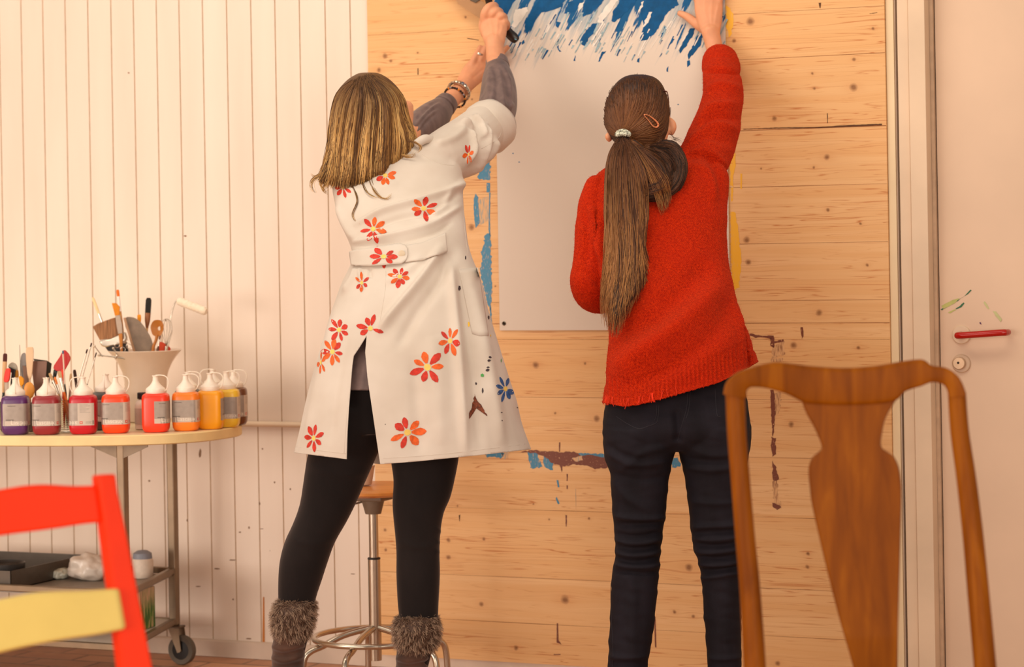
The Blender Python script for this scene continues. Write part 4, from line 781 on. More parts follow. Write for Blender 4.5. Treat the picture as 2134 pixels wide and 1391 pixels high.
mb = MB(); mb.lathe([(.0185, .10), (.0185, zm - .002), (.0165, zm)], (sx, sy, 0), 28); mb.build('column', Mch, t_)
mb = MB(); mb.lathe([(.0192, zm - .003), (.0192, zm + .001), (.016, zm + .003)], (sx, sy, 0), 28); mb.build('collar', mat('black_ring', (40, 34, 30), .5), t_)
rr = .182; mb = MB(); q_ = [(sx + rr * math.cos(a), sy + rr * math.sin(a), zr_) for a in np.linspace(0, 2 * math.pi, 65)]
N = 12; rg = []
for a in np.linspace(0, 2 * math.pi, 64, endpoint=False):
    c = Vector((sx + rr * math.cos(a), sy + rr * math.sin(a), zr_)); o_ = Vector((math.cos(a), math.sin(a), 0)); rg.append([c + o_ * .0085 * math.cos(b) + UP * .0085 * math.sin(b) for b in np.linspace(0, 2 * math.pi, N, endpoint=False)])
rg.append(rg[0]); mb.rings(rg, True, False); mb.build('footrest_ring', Mch, t_)
A0 = math.atan2(-FW.y, -FW.x)
for a in (A0 - 1.15, A0 - .35, A0 + .75 + .2, A0 + 2.0, A0 + 3.3):
    d = Vector((math.cos(a), math.sin(a), 0)); c = Vector((sx, sy, 0))
    mb = MB(); q_ = [c + d * .012 + UP * (zr_ + .028), c + d * .10 + UP * (zr_ + .012), c + d * .165 + UP * (zr_ - .014), c + d * .205 + UP * (zr_ - .028), c + d * .225 + UP * (zr_ - .055), c + d * .232 + UP * .03, c + d * .233 + UP * .012]
    lg = mb.tube([Vector(x) for x in smoothpts([tuple(x) for x in q_], 5)], .0095, 14) and mb.build('leg', Mch, t_)
    mb = MB(); mb.lathe([(.013, 0), (.015, .003), (.012, .02)], tuple(c + d * .233), 16); mb.build('glide', mat('black_ring', (40, 34, 30)), lg)
# cup on the seat; backrest board behind
pc = P(757, 1012, ZS + .05); c_ = (pc.x, pc.y, zse + .0085)
o = thing('cup', c_, 'plain off-white cup standing on the seat of the swivel stool', 'cup'); mb = MB(); mb.lathe([(.022, 0), (.026, .002), (.036, .058), (.034, .058), (.024, .004)], c_, 32); mb.build('cup_body', mat('stoneware', (206, 180, 156), .4), o)
# second stool further back : only its wooden backrest shows under the smock
mb = MB(); n = 16; R = []
for k in range(n + 1):
    a = math.radians(-70 + 140 * k / n); cx2, cy2 = sx + .17 * math.sin(a), sy + .10 + .10 * math.cos(a)
    nx, ny = math.sin(a) * .006, math.cos(a) * .006; zb3 = P(780, 973, ZS).z
    R.append([Vector((cx2 - nx, cy2 - ny, zb3)), Vector((cx2 + nx, cy2 + ny, zb3)), Vector((cx2 + nx, cy2 + ny, zb3 + .05)), Vector((cx2 - nx, cy2 - ny, zb3 + .05))])
mb.rings(R); bk = mb.build('backrest', Mwood, t_, auto=60)
mb = MB(); mb.tube([(sx, sy + .21, zb3 + .02), (sx, sy + .215, zse), (sx, sy + .15, zse - .03), (sx, sy + .03, zse - .025)], .006, 8); mb.build('backrest_bar', M_tubeD, bk)
# ================================================================ FOREGROUND CHAIRS
ZC = 4.55
def cz(u, v, d=0): return P(u, v, ZC + d)
MW = newmat('honey_brown_wood'); gr_ = MW.noise(MW.mapv(MW.obj, (14, 14, 1.6)), 2.2, 4, .55, .6)
MW.l.new(MW.ramp(gr_, [(.3, lin((122, 60, 0))), (.55, lin((148, 78, 0))), (.75, lin((172, 98, 6)))]), MW.bsdf.inputs['Base Color']); MW.bsdf.inputs['Roughness'].default_value = .5; MW.bsdf.inputs['Specular IOR Level'].default_value = .13
MWD = MW.mt
base = cz(1790, 1391); fl_z = 0
ch = thing('dining_chair', (base.x, base.y, 0), 'old honey-brown wooden chair with a vase-shaped back splat in the right foreground', 'chair')
left = [(1532, 818, .019), (1535, 900, .0185), (1543, 1000, .0185), (1553, 1120, .019), (1563, 1230, .020), (1573, 1391, .0215), (1583, 1560, .022)]
right = [(1994, 818, .0175), (2000, 900, .018), (2014, 1000, .019), (2028, 1120, .020), (2041, 1260, .021), (2053, 1391, .0215), (2068, 1560, .022)]
for L_ in (left, right):
    mb = MB(); q_ = smoothpts([(u, v, r) for u, v, r in L_], 6); mb.tube([cz(u, v, (v - 1000) * -.0001) for u, v, r in q_], [r for u, v, r in q_], 20, flat=.85); mb.build('stile', MWD, ch)
# crest rail
top = smoothpts([(1507, 822), (1513, 798), (1535, 777), (1569, 765), (1600, 757), (1624, 755), (1679, 762), (1758, 767), (1828, 762), (1880, 753), (1917, 749), (1930, 753), (1942, 762), (1972, 767), (1996, 784), (2009, 809), (2012, 825)], 4)
bot = smoothpts([(1556, 830), (1556, 815), (1563, 808), (1574, 807), (1600, 810), (1640, 822), (1672, 838), (1690, 842), (1757, 845), (1830, 842), (1868, 834), (1882, 819), (1900, 811), (1917, 806), (1942, 797), (1967, 803), (1976, 820), (1977, 828)], 4)
m_ = 90
def resample(L_, n):
    L_ = [np.array(x[:2], float) for x in L_]; d = [0]
    for i in range(len(L_) - 1): d.append(d[-1] + np.linalg.norm(L_[i + 1] - L_[i]))
    out = []
    for k in range(n):
        s = d[-1] * k / (n - 1); i = min(max(np.searchsorted(d, s) - 1, 0), len(L_) - 2); f_ = (s - d[i]) / max(d[i + 1] - d[i], 1e-9); out.append(L_[i] * (1 - f_) + L_[i + 1] * f_)
    return out
def ribbon(name, A_, B_, th, mt, parent, zf=lambda u, v: 0., n=90, rnd=6):
    A_, B_ = resample(A_, n), resample(B_, n); mb = MB(); R = []
    for a, b in zip(A_, B_):
        pa, pb_ = cz(a[0], a[1], zf(*a)), cz(b[0], b[1], zf(*b)); mid = (pa + pb_) / 2; h = (pa - pb_) / 2; ring = []
        for k in range(16):
            t_ = 2 * math.pi * k / 16; c, s = math.cos(t_), math.sin(t_); e = 2 / 3.2
            ring.append(mid + h * math.copysign(abs(c) ** (.35), c) + FW * (math.copysign(abs(s) ** .45, s) * th / 2))
        R.append(ring)
    mb.rings(R); return mb.build(name, mt, parent, auto=60)
cf = lambda u, v: .035 * (1 - ((u - 1765) / 250) ** 2)
ribbon('crest_rail', top, bot, .021, MWD, ch, cf)
spL = smoothpts([(1668, 828), (1679, 859), (1698, 894), (1711, 925), (1712, 936), (1704, 944), (1693, 953), (1686, 970), (1685, 988), (1688, 1020), (1693, 1057), (1718, 1167), (1748, 1286), (1778, 1391), (1822, 1560)], 5)
spR = smoothpts([(1874, 828), (1862, 842), (1845, 874), (1838, 905), (1836, 928), (1842, 938), (1857, 946), (1866, 957), (1873, 973), (1877, 995), (1879, 1023), (1878, 1080), (1876, 1150), (1872, 1300), (1870, 1391), (1866, 1560)], 5)
rows = 110; mb = MB(); R = []
def atv(L_, v):
    for a, b in zip(L_[:-1], L_[1:]):
        if a[1] <= v <= b[1] + 1e-6: f_ = (v - a[1]) / max(b[1] - a[1], 1e-6); return a[0] * (1 - f_) + b[0] * f_
    return L_[-1][0]
for k in range(rows):
    v = 829 + (1555 - 829) * k / (rows - 1); a, b = atv(spL, v), atv(spR, v); zz = cf((a + b) / 2, 0) * max(0, 1 - (v - 829) / 500) + .004
    th_ = .0055; pl_, pr_ = cz(a, v, zz), cz(b, v, zz); e = (pr_ - pl_).normalized() * .003
    nn = 9; ring = [pl_ + FW * 0] + [pl_.lerp(pr_, j / nn) - FW * th_ + (e if j == 0 else -e if j == nn else Vector((0, 0, 0))) for j in range(nn + 1)] + [pr_] + [pl_.lerp(pr_, j / nn) + FW * th_ + (e if j == 0 else -e if j == nn else Vector((0, 0, 0))) for j in range(nn, -1, -1)]
    R.append(ring)
mb.rings(R); mb.build('back_splat', MWD, ch, auto=60)
# seat and legs, below the picture, towards the viewer's far side
zseat = .46; pl_, pr_ = cz(1583, 1560), cz(2068, 1560)
seat_y = FW; c1, c2 = Vector((pl_.x, pl_.y, zseat)), Vector((pr_.x, pr_.y, zseat)); c3, c4 = c2 - FW * .42 + RT * .02, c1 - FW * .42 - RT * .02
mb = MB(); mb.prism([c1 - UP * .03, c2 - UP * .03, c3 - UP * .03, c4 - UP * .03], (0, 0, .045)); mb.build('seat', MWD, ch, smooth=True, bevel=.01, auto=30)
for c in (c1, c2, c3, c4):
    mb = MB(); inn = ((c1 + c2 + c3 + c4) / 4 - c).normalized() * .03; mb.tube([c + inn - UP * .03, Vector((c.x, c.y, .2)) + inn * .8, Vector((c.x, c.y, 0))], [.022, .018, .015], 12); mb.build('leg', MWD, ch)
for a, b, z in ((c1, c2, zseat), (c1, c2, zseat)):
    pass
mb = MB(); mb.tube([c1 - UP * .03, Vector((pl_.x, pl_.y, pl_.z + .01))], .022, 16); mb.tube([c2 - UP * .03, Vector((pr_.x, pr_.y, pr_.z + .01))], .022, 16); mb.build('stile_foot', MWD, ch)
# ---- red and yellow chair
ZR = 4.1
def rz(u, v, d=0): return P(u, v, ZR + d)
MR = mat('red_orange_paint', (250, 56, 10), .5, var=.03, scale=8, spec=.2); MY = mat('yellow_paint', (232, 208, 118), .5, var=.03, scale=8, spec=.2)
b0 = rz(120, 1391); rc = thing('painted_chair', (b0.x, b0.y, 0), 'red-orange painted wooden chair with a yellow lower rail in the left foreground', 'chair')
# post: two visible faces
def post(pts):
    R = []
    for (ul, um, ur, v) in pts:
        a, b, c = rz(ul, v, .035), rz(um, v, 0), rz(ur, v - 3, .012); d = a + (c - b); R.append([a, b, c, d])
    mb = MB(); mb.rings(R); return mb
post([(190, 207, 242, 991), (193, 210, 247, 1030), (203, 222, 264, 1110), (222, 240, 291, 1250), (240, 256, 318, 1391), (255, 272, 340, 1530), (262, 280, 350, 1620)]).build('back_post', MR, rc, smooth=True, bevel=.004, auto=30)
post([(-262, -242, -205, 1035), (-235, -215, -178, 1250), (-210, -192, -150, 1450), (-205, -187, -145, 1620)]).build('back_post', MR, rc, smooth=True, bevel=.004, auto=30)
def rail(top, bot, mt, z0, z1, th, name='rail'):
    A_, B_ = resample(smoothpts(top, 5), 30), resample(smoothpts(bot, 5), 30); R = []
    for k, (a, b) in enumerate(zip(A_, B_)):
        z = z0 + (z1 - z0) * k / 29; p1, p2 = rz(a[0], a[1], z), rz(b[0], b[1], z); R.append([p1, p1 + FW * th, p2 + FW * th, p2])
    mb = MB(); mb.rings(R); return mb.build(name, mt, rc, smooth=True, bevel=.005, auto=30)
rail([(-215, 1060), (-100, 1040), (0, 1022), (50, 1014), (95, 1012), (150, 1015), (200, 1014)], [(-215, 1150), (-100, 1138), (0, 1118), (60, 1110), (120, 1102), (170, 1094), (212, 1090)], MR, -.05, .012, .022, 'top_rail')
rail([(-215, 1310), (-100, 1275), (0, 1252), (60, 1240), (110, 1236), (180, 1234), (245, 1229)], [(-215, 1420), (-100, 1388), (0, 1362), (60, 1348), (130, 1335), (200, 1325), (260, 1313)], MY, -.08, -.012, .024, 'lower_rail')
zseat = .45; pa, pb_ = rz(300, 1620), rz(-170, 1620); c1, c2 = Vector((pb_.x, pb_.y, zseat)), Vector((pa.x, pa.y, zseat)); c3, c4 = c2 + FW * .40 - RT * .06, c1 + FW * .40 - RT * .0
mb = MB(); mb.prism([c - UP * .03 for c in (c1, c2, c3, c4)], (0, 0, .03)); mb.build('seat', MR, rc, smooth=True, bevel=.006, auto=30)
for c in (c1, c2, c3, c4):
    inn = ((c1 + c2 + c3 + c4) / 4 - c).normalized() * .03; sq(c + inn + UP * (-.03), Vector((c.x, c.y, 0)) + inn, .035).build('leg', MR, rc, smooth=False, bevel=.003)
sq(c1 - UP * .0, Vector((pb_.x, pb_.y, pb_.z + .02)), .035).build('post_foot', MR, rc, smooth=False); sq(c2 - UP * .0, Vector((pa.x, pa.y, pa.z + .02)), .035).build('post_foot', MR, rc, smooth=False)
# ---------------------------------------------------------------- ladder/tin foot glimpsed between chair post and wheel
# ================================================================ PEOPLE : helpers
def Zw(u, v, y=None): return proj(W(u, v, YP - .006 if y is None else y))[2]
def limb(mb, pts, seg=18, dd=1., n=4, endcap=True):
    """pts (u, v, Z, r_px[, depth ratio]) : a tapering limb along picture points"""
    q = [tuple(p) + ((dd,) if len(p) == 4 else ()) for p in pts]
    q = smoothpts(q, n) if len(q) > 2 else [np.array(a, float) for a in q]
    P_ = [P(a[0], a[1], a[2]) for a in q]; r = [a[3] * a[2] / F for a in q]; dr = [a[4] for a in q]
    if endcap:
        d0 = (P_[0] - P_[1]).normalized(); d1 = (P_[-1] - P_[-2]).normalized(); k = .55
        P_ = [P_[0] + d0 * r[0] * k * dr[0] * .9, P_[0] + d0 * r[0] * k * dr[0] * .6] + P_ + [P_[-1] + d1 * r[-1] * k * dr[-1] * .6, P_[-1] + d1 * r[-1] * k * dr[-1] * .9]
        r = [r[0] * .45, r[0] * .82] + r + [r[-1] * .82, r[-1] * .45]; dr = [dr[0]] * 2 + dr + [dr[-1]] * 2
    return mb.tube(P_, [a * b for a, b in zip(r, dr)], seg, True, [1 / b for b in dr], ref=FW)
def rows(mb, rw, e=2.2, seg=40, n=4):
    """rw (v, uL, uR, Z, half depth m): stacked horizontal sections"""
    q = smoothpts(rw, n); R = []
    for v, uL, uR, Z, dh in q:
        c = P((uL + uR) / 2, v, Z); hw = (uR - uL) / 2 * Z / F; ring = []
        for k in range(seg):
            t = 2 * math.pi * k / seg; cs, sn = math.cos(t), math.sin(t)
            ring.append(c + RT * (math.copysign(abs(cs) ** (2 / e), cs) * hw) + FW * (math.copysign(abs(sn) ** (2 / e), sn) * dh))
        R.append(ring)
    return mb.rings(R)
def leg_rows(rw, Z, k=.95): return [(v, a, b, (Z(v) if callable(Z) else Z), (b - a) / 2 * 6.3 / F * k) for v, a, b in rw]
def fuse(name, mb, voxel, mats, parent, sm=4, post=None, solid=0):
    me = bpy.data.meshes.new(name); me.from_pydata([tuple(v) for v in mb.v], [], mb.f)
    bm = bmesh.new(); bm.from_mesh(me); bmesh.ops.recalc_face_normals(bm, faces=bm.faces); bm.to_mesh(me); bm.free()
    o = bpy.data.objects.new(name, me); COL.objects.link(o)
    r = o.modifiers.new('r', 'REMESH'); r.mode = 'VOXEL'; r.voxel_size = voxel; r.adaptivity = 0
    if sm: s = o.modifiers.new('s', 'SMOOTH'); s.factor = .5; s.iterations = sm
    dg = bpy.context.evaluated_depsgraph_get(); m2 = bpy.data.meshes.new_from_object(o.evaluated_get(dg)); bpy.data.objects.remove(o); bpy.data.meshes.remove(me)
    m2.name = name; m2.materials.clear()
    for q in (mats if isinstance(mats, (list, tuple)) else [mats]): m2.materials.append(q)
    if post: m2 = post(m2) or m2
    return finish(name, m2, parent, solid)
def finish(name, me, parent, solid=0):
    if parent is not None: me.transform(Matrix.Translation(-wloc(parent)))
    me.shade_smooth(); o = bpy.data.objects.new(name, me); COL.objects.link(o)
    if parent is not None: o.parent = parent
    if solid: s = o.modifiers.new('t', 'SOLIDIFY'); s.thickness = solid; s.offset = -1
    return o
def getv(me): a = np.empty(len(me.vertices) * 3); me.vertices.foreach_get('co', a); return a.reshape(-1, 3)
def setv(me, a): me.vertices.foreach_set('co', a.ravel()); me.update()
def getn(me): a = np.empty(len(me.vertices) * 3); me.vertices.foreach_get('normal', a); return a.reshape(-1, 3)
def folds(me, lst, back=False):
    """raise / sink creases : (points, amplitude m, width px)"""
    V = getv(me); Nn = getn(me); u, v, Z = projn(V); face = Nn @ np.array(-FW); w_ = np.clip(face * 1.6 + .25, 0, 1) if not back else 1.; d_ = np.zeros(len(V))
    for pts, A, wd in lst:
        q = smoothpts([(a, b) for a, b in pts], 5); best = np.full(len(V), 1e9); tt = np.zeros(len(V)); n = len(q) - 1
        for i in range(n):
            a, b = q[i], q[i + 1]; ab = b - a; L = max(ab @ ab, 1e-9); t = np.clip(((u - a[0]) * ab[0] + (v - a[1]) * ab[1]) / L, 0, 1)
            dd = (u - a[0] - t * ab[0]) ** 2 + (v - a[1] - t * ab[1]) ** 2; m_ = dd < best; best[m_] = dd[m_]; tt[m_] = (i + t[m_]) / n
        d_ += A * np.exp(-best / wd ** 2) * np.clip(np.sin(np.pi * (tt * .9 + .05)) * 1.6, 0, 1)
    setv(me, V + Nn * (d_ * w_)[:, None])
def wrinkle(me, amp, fu, fv, seed=0, rot=0., oct_=3):
    V = getv(me); Nn = getn(me); u, v, Z = projn(V); c, s = math.cos(rot), math.sin(rot); a = (u * c + v * s) * fu; b = (-u * s + v * c) * fv; r_ = np.random.default_rng(seed); h = np.zeros(len(V))
    for i in range(oct_ * 3):
        k = r_.uniform(.6, 1.8, 2); h += np.sin(a * k[0] + b * k[1] * r_.choice([-1, 1]) + r_.uniform(0, 6.28) + 1.2 * np.sin(b * k[0] * .7 + i)) / (oct_ * 2)
    setv(me, V + Nn * (h * amp)[:, None])
def cut_below(me, line, keep=lambda u, v, lim: v <= lim, back_only=False):
    """cut cleanly along a picture polyline and drop what hangs below it"""
    bm = bmesh.new(); bm.from_mesh(me)
    for a, b in zip(line[:-1], line[1:]):
        n = rayd(*a).cross(rayd(*b)).normalized(); bmesh.ops.bisect_plane(bm, geom=bm.verts[:] + bm.edges[:] + bm.faces[:], plane_co=CAMP, plane_no=n, dist=1e-5)
    xs_, ys_ = [p[0] for p in line], [p[1] for p in line]; kill = []
    for f in bm.faces:
        u, v, Z = proj(f.calc_center_median())
        if v > np.interp(u, xs_, ys_): kill.append(f)
    bmesh.ops.delete(bm, geom=kill, context='FACES'); bm.to_mesh(me); bm.free(); me.update()
def inside(u, v, poly):
    c = False; n = len(poly)
    for i in range(n):
        a, b = poly[i], poly[i - 1]
        if (a[1] > v) != (b[1] > v) and u < (b[0] - a[0]) * (v - a[1]) / (b[1] - a[1]) + a[0]: c = not c
    return c
def cut_hole(me, poly):
    bm = bmesh.new(); bm.from_mesh(me)
    for a, b in zip(poly, poly[1:] + poly[:1]):
        n = rayd(*a).cross(rayd(*b)).normalized(); lo, hi = min(a[1], b[1]) - 12, max(a[1], b[1]) + 12
        g_ = [f for f in bm.faces if lo < proj(f.calc_center_median())[1] < hi]; es = {e for f in g_ for e in f.edges}; vs = {v for f in g_ for v in f.verts}
        bmesh.ops.bisect_plane(bm, geom=list(vs) + list(es) + g_, plane_co=CAMP, plane_no=n, dist=1e-5)
    bm.normal_update(); kill = [f for f in bm.faces if f.normal.dot(FW) < .15 and inside(*proj(f.calc_center_median())[:2], poly)]
    bmesh.ops.delete(bm, geom=kill, context='FACES'); bm.to_mesh(me); bm.free(); me.update()
class Surf:
    def __init__(s, objs):
        s.t = []
        for o in objs:
            me = o.data; M = wloc(o); s.t.append(BVHTree.FromPolygons([v.co + M for v in me.vertices], [list(p.vertices) for p in me.polygons]))
    def hit(s, u, v):
        d = rayd(u, v).normalized(); best = None
        for t in s.t:
            h = t.ray_cast(CAMP, d, 20)
            if h[0] is not None and (best is None or h[3] < best[3]): best = h
        return best
    def on(s, u, v, off=.001, Z=None):
        h = s.hit(u, v)
        if h is None: return P(u, v, Z) if Z else None
        n = h[1] if h[1].dot(FW) < 0 else -h[1]; return h[0] + n * off
EXTRA = [0.]
def patch(surf, mb, poly, off, mi, step=5.):
    off += EXTRA[0]
    """paint a flat polygon given in picture points onto a curved surface"""
    cu, cv = sum(p[0] for p in poly) / len(poly), sum(p[1] for p in poly) / len(poly); rad = max(math.hypot(p[0] - cu, p[1] - cv) for p in poly); nr = max(1, int(rad / step)); n = len(poly)
    c0 = surf.on(cu, cv, off)
    if c0 is None: return
    vs = [c0]; ok = True
    for k in range(1, nr + 1):
        for p in poly:
            q = surf.on(cu + (p[0] - cu) * k / nr, cv + (p[1] - cv) * k / nr, off)
            if q is None or (q - c0).length > .12: return
            vs.append(q)
    fs = [(0, 1 + i, 1 + (i + 1) % n) for i in range(n)]
    for k in range(1, nr):
        o = 1 + (k - 1) * n; fs += [(o + i, o + n + i, o + n + (i + 1) % n, o + (i + 1) % n) for i in range(n)]
    mb.add(vs, fs, mi)
def strip_patch(surf, A_, B_, off, n=40, m_=8):
    A_, B_ = resample(A_, n), resample(B_, n); vs = []
    for a, b in zip(A_, B_):
        for k in range(m_ + 1):
            u, v = a * (1 - k / m_) + b * k / m_; vs.append(surf.on(u, v, off, Z=6.3))
    return vs, [(i * (m_ + 1) + j, (i + 1) * (m_ + 1) + j, (i + 1) * (m_ + 1) + j + 1, i * (m_ + 1) + j + 1) for i in range(n - 1) for j in range(m_)]
def line_on(surf, mb, pts, r=.0008, off=.0004, Z=None, n=5, seg=6):
    q = [surf.on(a[0], a[1], off, Z) for a in smoothpts(pts, n)]; q = [x for x in q if x is not None]
    if len(q) > 2: mb.tube(q, r, seg)
def hair_mat(name):
    t = newmat(name); a = t.node('ShaderNodeAttribute', attribute_name='tone'); t.l.new(a.outputs['Color'], t.bsdf.inputs['Base Color'])
    t.bsdf.inputs['Roughness'].default_value = .55; t.bsdf.inputs['Specular IOR Level'].default_value = .35; t.bsdf.inputs['Anisotropic'].default_value = .4; return t.mt
def strands(guides, count, surf, rad, tone, wild=3., Zd=6.5, pts=16, lift=(.0005, .006), seed=1, lenj=.12, depth=None):
    """many thin hair strands between neighbouring guides -> verts, faces, colours"""
    r_ = random.Random(seed); V_ = []; F_ = []; C_ = []; G = [resample(smoothpts(g_, 5), pts) for g_ in guides]
    for s in range(count):
        x = r_.uniform(0, len(G) - 1); i = min(int(x), len(G) - 2); f_ = x - i; ph = r_.uniform(0, 6.28); am = r_.uniform(.2, 1) * wild; fr = r_.uniform(1.5, 4); end = 1 - r_.uniform(0, lenj); lf = r_.uniform(*lift); st = r_.uniform(0, .10) if r_.random() < .6 else r_.uniform(0, .5)
        q = []; lastZ = None; col = tone(r_, x / (len(G) - 1)); jx, jy = r_.gauss(0, 1.2), r_.gauss(0, 1.)
        for k in range(pts):
            t = st + (end - st) * k / (pts - 1); a = t * (pts - 1); j = min(int(a), pts - 2); g0 = G[i][j] * (1 - a + j) + G[i][j + 1] * (a - j); g1 = G[i + 1][j] * (1 - a + j) + G[i + 1][j + 1] * (a - j)
            p_ = g0 * (1 - f_) + g1 * f_; w_ = t ** 1.3; u = p_[0] + jx + math.sin(ph + t * fr * 3) * am * w_; v = p_[1] + jy
            h = surf.hit(u, v) if surf else None
            if h is not None: Z = proj(h[0])[2] - lf; lastZ = Z if lastZ is None else lastZ * .35 + Z * .65
            elif lastZ is None: lastZ = Zd
            q.append((P(u, v, lastZ), t))
        o = len(V_)
        for k, (c, t) in enumerate(q):
            d = (q[min(k + 1, pts - 1)][0] - q[max(k - 1, 0)][0]).normalized(); a = d.cross(FW).normalized(); b = d.cross(a); rr = rad * (1 - .75 * (k / (pts - 1)) ** 3) * (.5 if k == 0 else 1)
            for an in (0, 2.094, 4.189): V_.append(c + a * math.cos(an) * rr + b * math.sin(an) * rr); C_.append(col(t))
        for k in range(pts - 1):
            for j in range(3): F_.append((o + k * 3 + j, o + k * 3 + (j + 1) % 3, o + k * 3 + 3 + (j + 1) % 3, o + k * 3 + 3 + j))
    return V_, F_, C_
def add_tone(me, cols, start=0, base=None):
    a = me.color_attributes.new('tone', 'FLOAT_COLOR', 'POINT') if 'tone' not in me.color_attributes else me.color_attributes['tone']
    arr = np.ones((len(me.vertices), 4), np.float32); arr[:, :3] = base if base is not None else 0
    if len(cols): arr[start:start + len(cols), :3] = np.array(cols)
    a.data.foreach_set('color', arr.ravel())
def hair_object(name, vol, sets, mt, parent, base, label=None):
    me = vol.data; off = wloc(parent); v0 = [v.co.copy() for v in me.vertices]; f0 = [list(p.vertices) for p in me.polygons]; cols = [base] * len(v0)
    for V_, F_, C_ in sets:
        o = len(v0); v0 += [v - off for v in V_]; f0 += [[i + o for i in f] for f in F_]; cols += C_
    m2 = bpy.data.meshes.new(name); m2.from_pydata([tuple(v) for v in v0], [], f0); m2.materials.append(mt); m2.shade_smooth(); add_tone(m2, cols)
    vol.data = m2; bpy.data.meshes.remove(me); vol.name = name; return vol
def mixc(a, b, t): return tuple(x * (1 - t) + y * t for x, y in zip(a, b))
M_skin = mat('skin', (226, 158, 118), .5, var=.05, scale=22, sss=.18, bump=.15, bscale=300, spec=.35)
M_nail = mat('nail', (232, 176, 146), .25, var=.01)
M_lip = mat('lips', (196, 104, 88), .4); M_eye = mat('eye_white', (236, 226, 216), .2)
M_iris = mat('iris', (86, 70, 50), .2)
def finger(mb, pts, r0, r1):
    n = len(pts); limb(mb, [(p[0], p[1], p[2], r0 + (r1 - r0) * i / (n - 1)) for i, p in enumerate(pts)], 10, 1., 4)
def face_parts(mb, c, fwd, up, s=1.):
    """nose, brow, chin, lips and ears on the side the head looks to"""
    fwd = fwd.normalized(); rt = fwd.cross(up).normalized(); up = rt.cross(fwd).normalized()
    M = Matrix((rt, fwd, up)).transposed(); L = lambda x, y, z: c + rt * x * s + fwd * y * s + up * z * s
    mb.ball(c, (.072 * s, .088 * s, .098 * s), 22, M)
    mb.ball(L(0, .020, -.045), (.060 * s, .066 * s, .070 * s), 18, M); mb.ball(L(0, .062, -.092), (.024 * s, .022 * s, .020 * s), 12, M)
    mb.ball(L(0, .070, .022), (.050 * s, .018 * s, .012 * s), 12, M)
    mb.tube([L(0, .080, .012), L(0, .094, -.010), L(0, .106, -.030)], [.007 * s, .009 * s, .012 * s], 10); mb.ball(L(.010, .094, -.034), .008 * s, 8); mb.ball(L(-.010, .094, -.034), .008 * s, 8)
    mb.ball(L(0, .083, -.058), (.022 * s, .008 * s, .0045 * s), 10, M); mb.ball(L(0, .082, -.067), (.019 * s, .008 * s, .005 * s), 10, M)
    for sg in (-1, 1):
        mb.ball(L(.038 * sg, .060, -.020), (.018 * s, .018 * s, .018 * s), 10, M)
        mb.tube([L(.070 * sg, .0, .015), L(.080 * sg, -.008, .010), L(.082 * sg, -.012, -.01), L(.076 * sg, -.004, -.03)], [.008 * s, .011 * s, .010 * s, .008 * s], 8)
    return L
# ================================================================ WOMAN IN THE RED SWEATER
pr_base = P(1400, 1391, 6.3)
wr = thing('person', (pr_base.x, pr_base.y, 0), 'brown-haired woman seen from behind in red-orange sweater and dark jeans, right hand raised', 'person')
zh = lambda v: 6.3
bd = MB()
limb(bd, [(1340, 330, 6.62, 36), (1340, 300, 6.63, 34), (1335, 270, 6.64, 34)], 20, 1.)            # neck
rows(bd, [(345, 1290, 1460, 6.63, .05), (380, 1262, 1490, 6.62, .085), (450, 1262, 1490, 6.58, .095), (560, 1285, 1490, 6.48, .09), (650, 1290, 1510, 6.4, .095), (760, 1275, 1540, 6.34, .10), (860, 1275, 1545, 6.32, .10), (905, 1285, 1540, 6.32, .085)])
for L_ in ([(900, 1275, 1400), (960, 1278, 1392), (1060, 1290, 1380), (1160, 1296, 1362), (1220, 1290, 1358), (1320, 1290, 1348), (1420, 1292, 1335), (1500, 1295, 1330), (1540, 1290, 1335)], [(900, 1420, 1545), (960, 1430, 1542), (1060, 1445, 1538), (1160, 1460, 1534), (1220, 1474, 1532), (1320, 1480, 1530), (1420, 1486, 1528), (1500, 1490, 1526), (1540, 1486, 1530)]): rows(bd, leg_rows(L_, 6.31))
limb(bd, [(1450, 370, 6.62, 36), (1478, 318, 6.70, 34), (1494, 270, 6.79, 30), (1503, 215, 6.88, 27), (1502, 165, 6.97, 23), (1494, 120, 7.035, 20), (1487, 92, 7.052, 19), (1480, 62, 7.06, 20.5)], 18, .85)
limb(bd, [(1262, 395, 6.61, 26), (1243, 460, 6.57, 27), (1234, 540, 6.53, 25), (1230, 600, 6.52, 24), (1262, 612, 6.62, 21), (1310, 590, 6.76, 17), (1350, 570, 6.88, 16)], 16)
# raised hand: palm against the paper, fingers beyond the top edge of the picture
zq = Zw(1478, 30) - .024
limb(bd, [(1481, 66, 7.06, 20), (1479, 45, 7.068, 26, .5), (1477, 22, 7.072, 29.5, .42), (1476, -4, 7.074, 30, .40)], 20, .6)
for b, k, t in (((1453, 2), (1448, -30), (1444, -58)), ((1468, -2), (1466, -40), (1464, -72)), ((1484, -2), (1485, -38), (1486, -68)), ((1498, 4), (1503, -24), (1506, -48))):
    finger(bd, [(*b, zq + (1478 - b[0]) * .0006), (*k, zq - .004 + (1478 - k[0]) * .0006), ((k[0] + t[0]) / 2, (k[1] + t[1]) / 2, zq + (1478 - k[0]) * .0006), (*t, zq + (1478 - t[0]) * .0006)], 8.0, 6.2)
finger(bd, [(1468, 60, 7.08), (1452, 50, 7.085), (1437, 38, 7.10), (1425, 31, 7.112), (1415, 27, 7.122)], 12, 6.2)
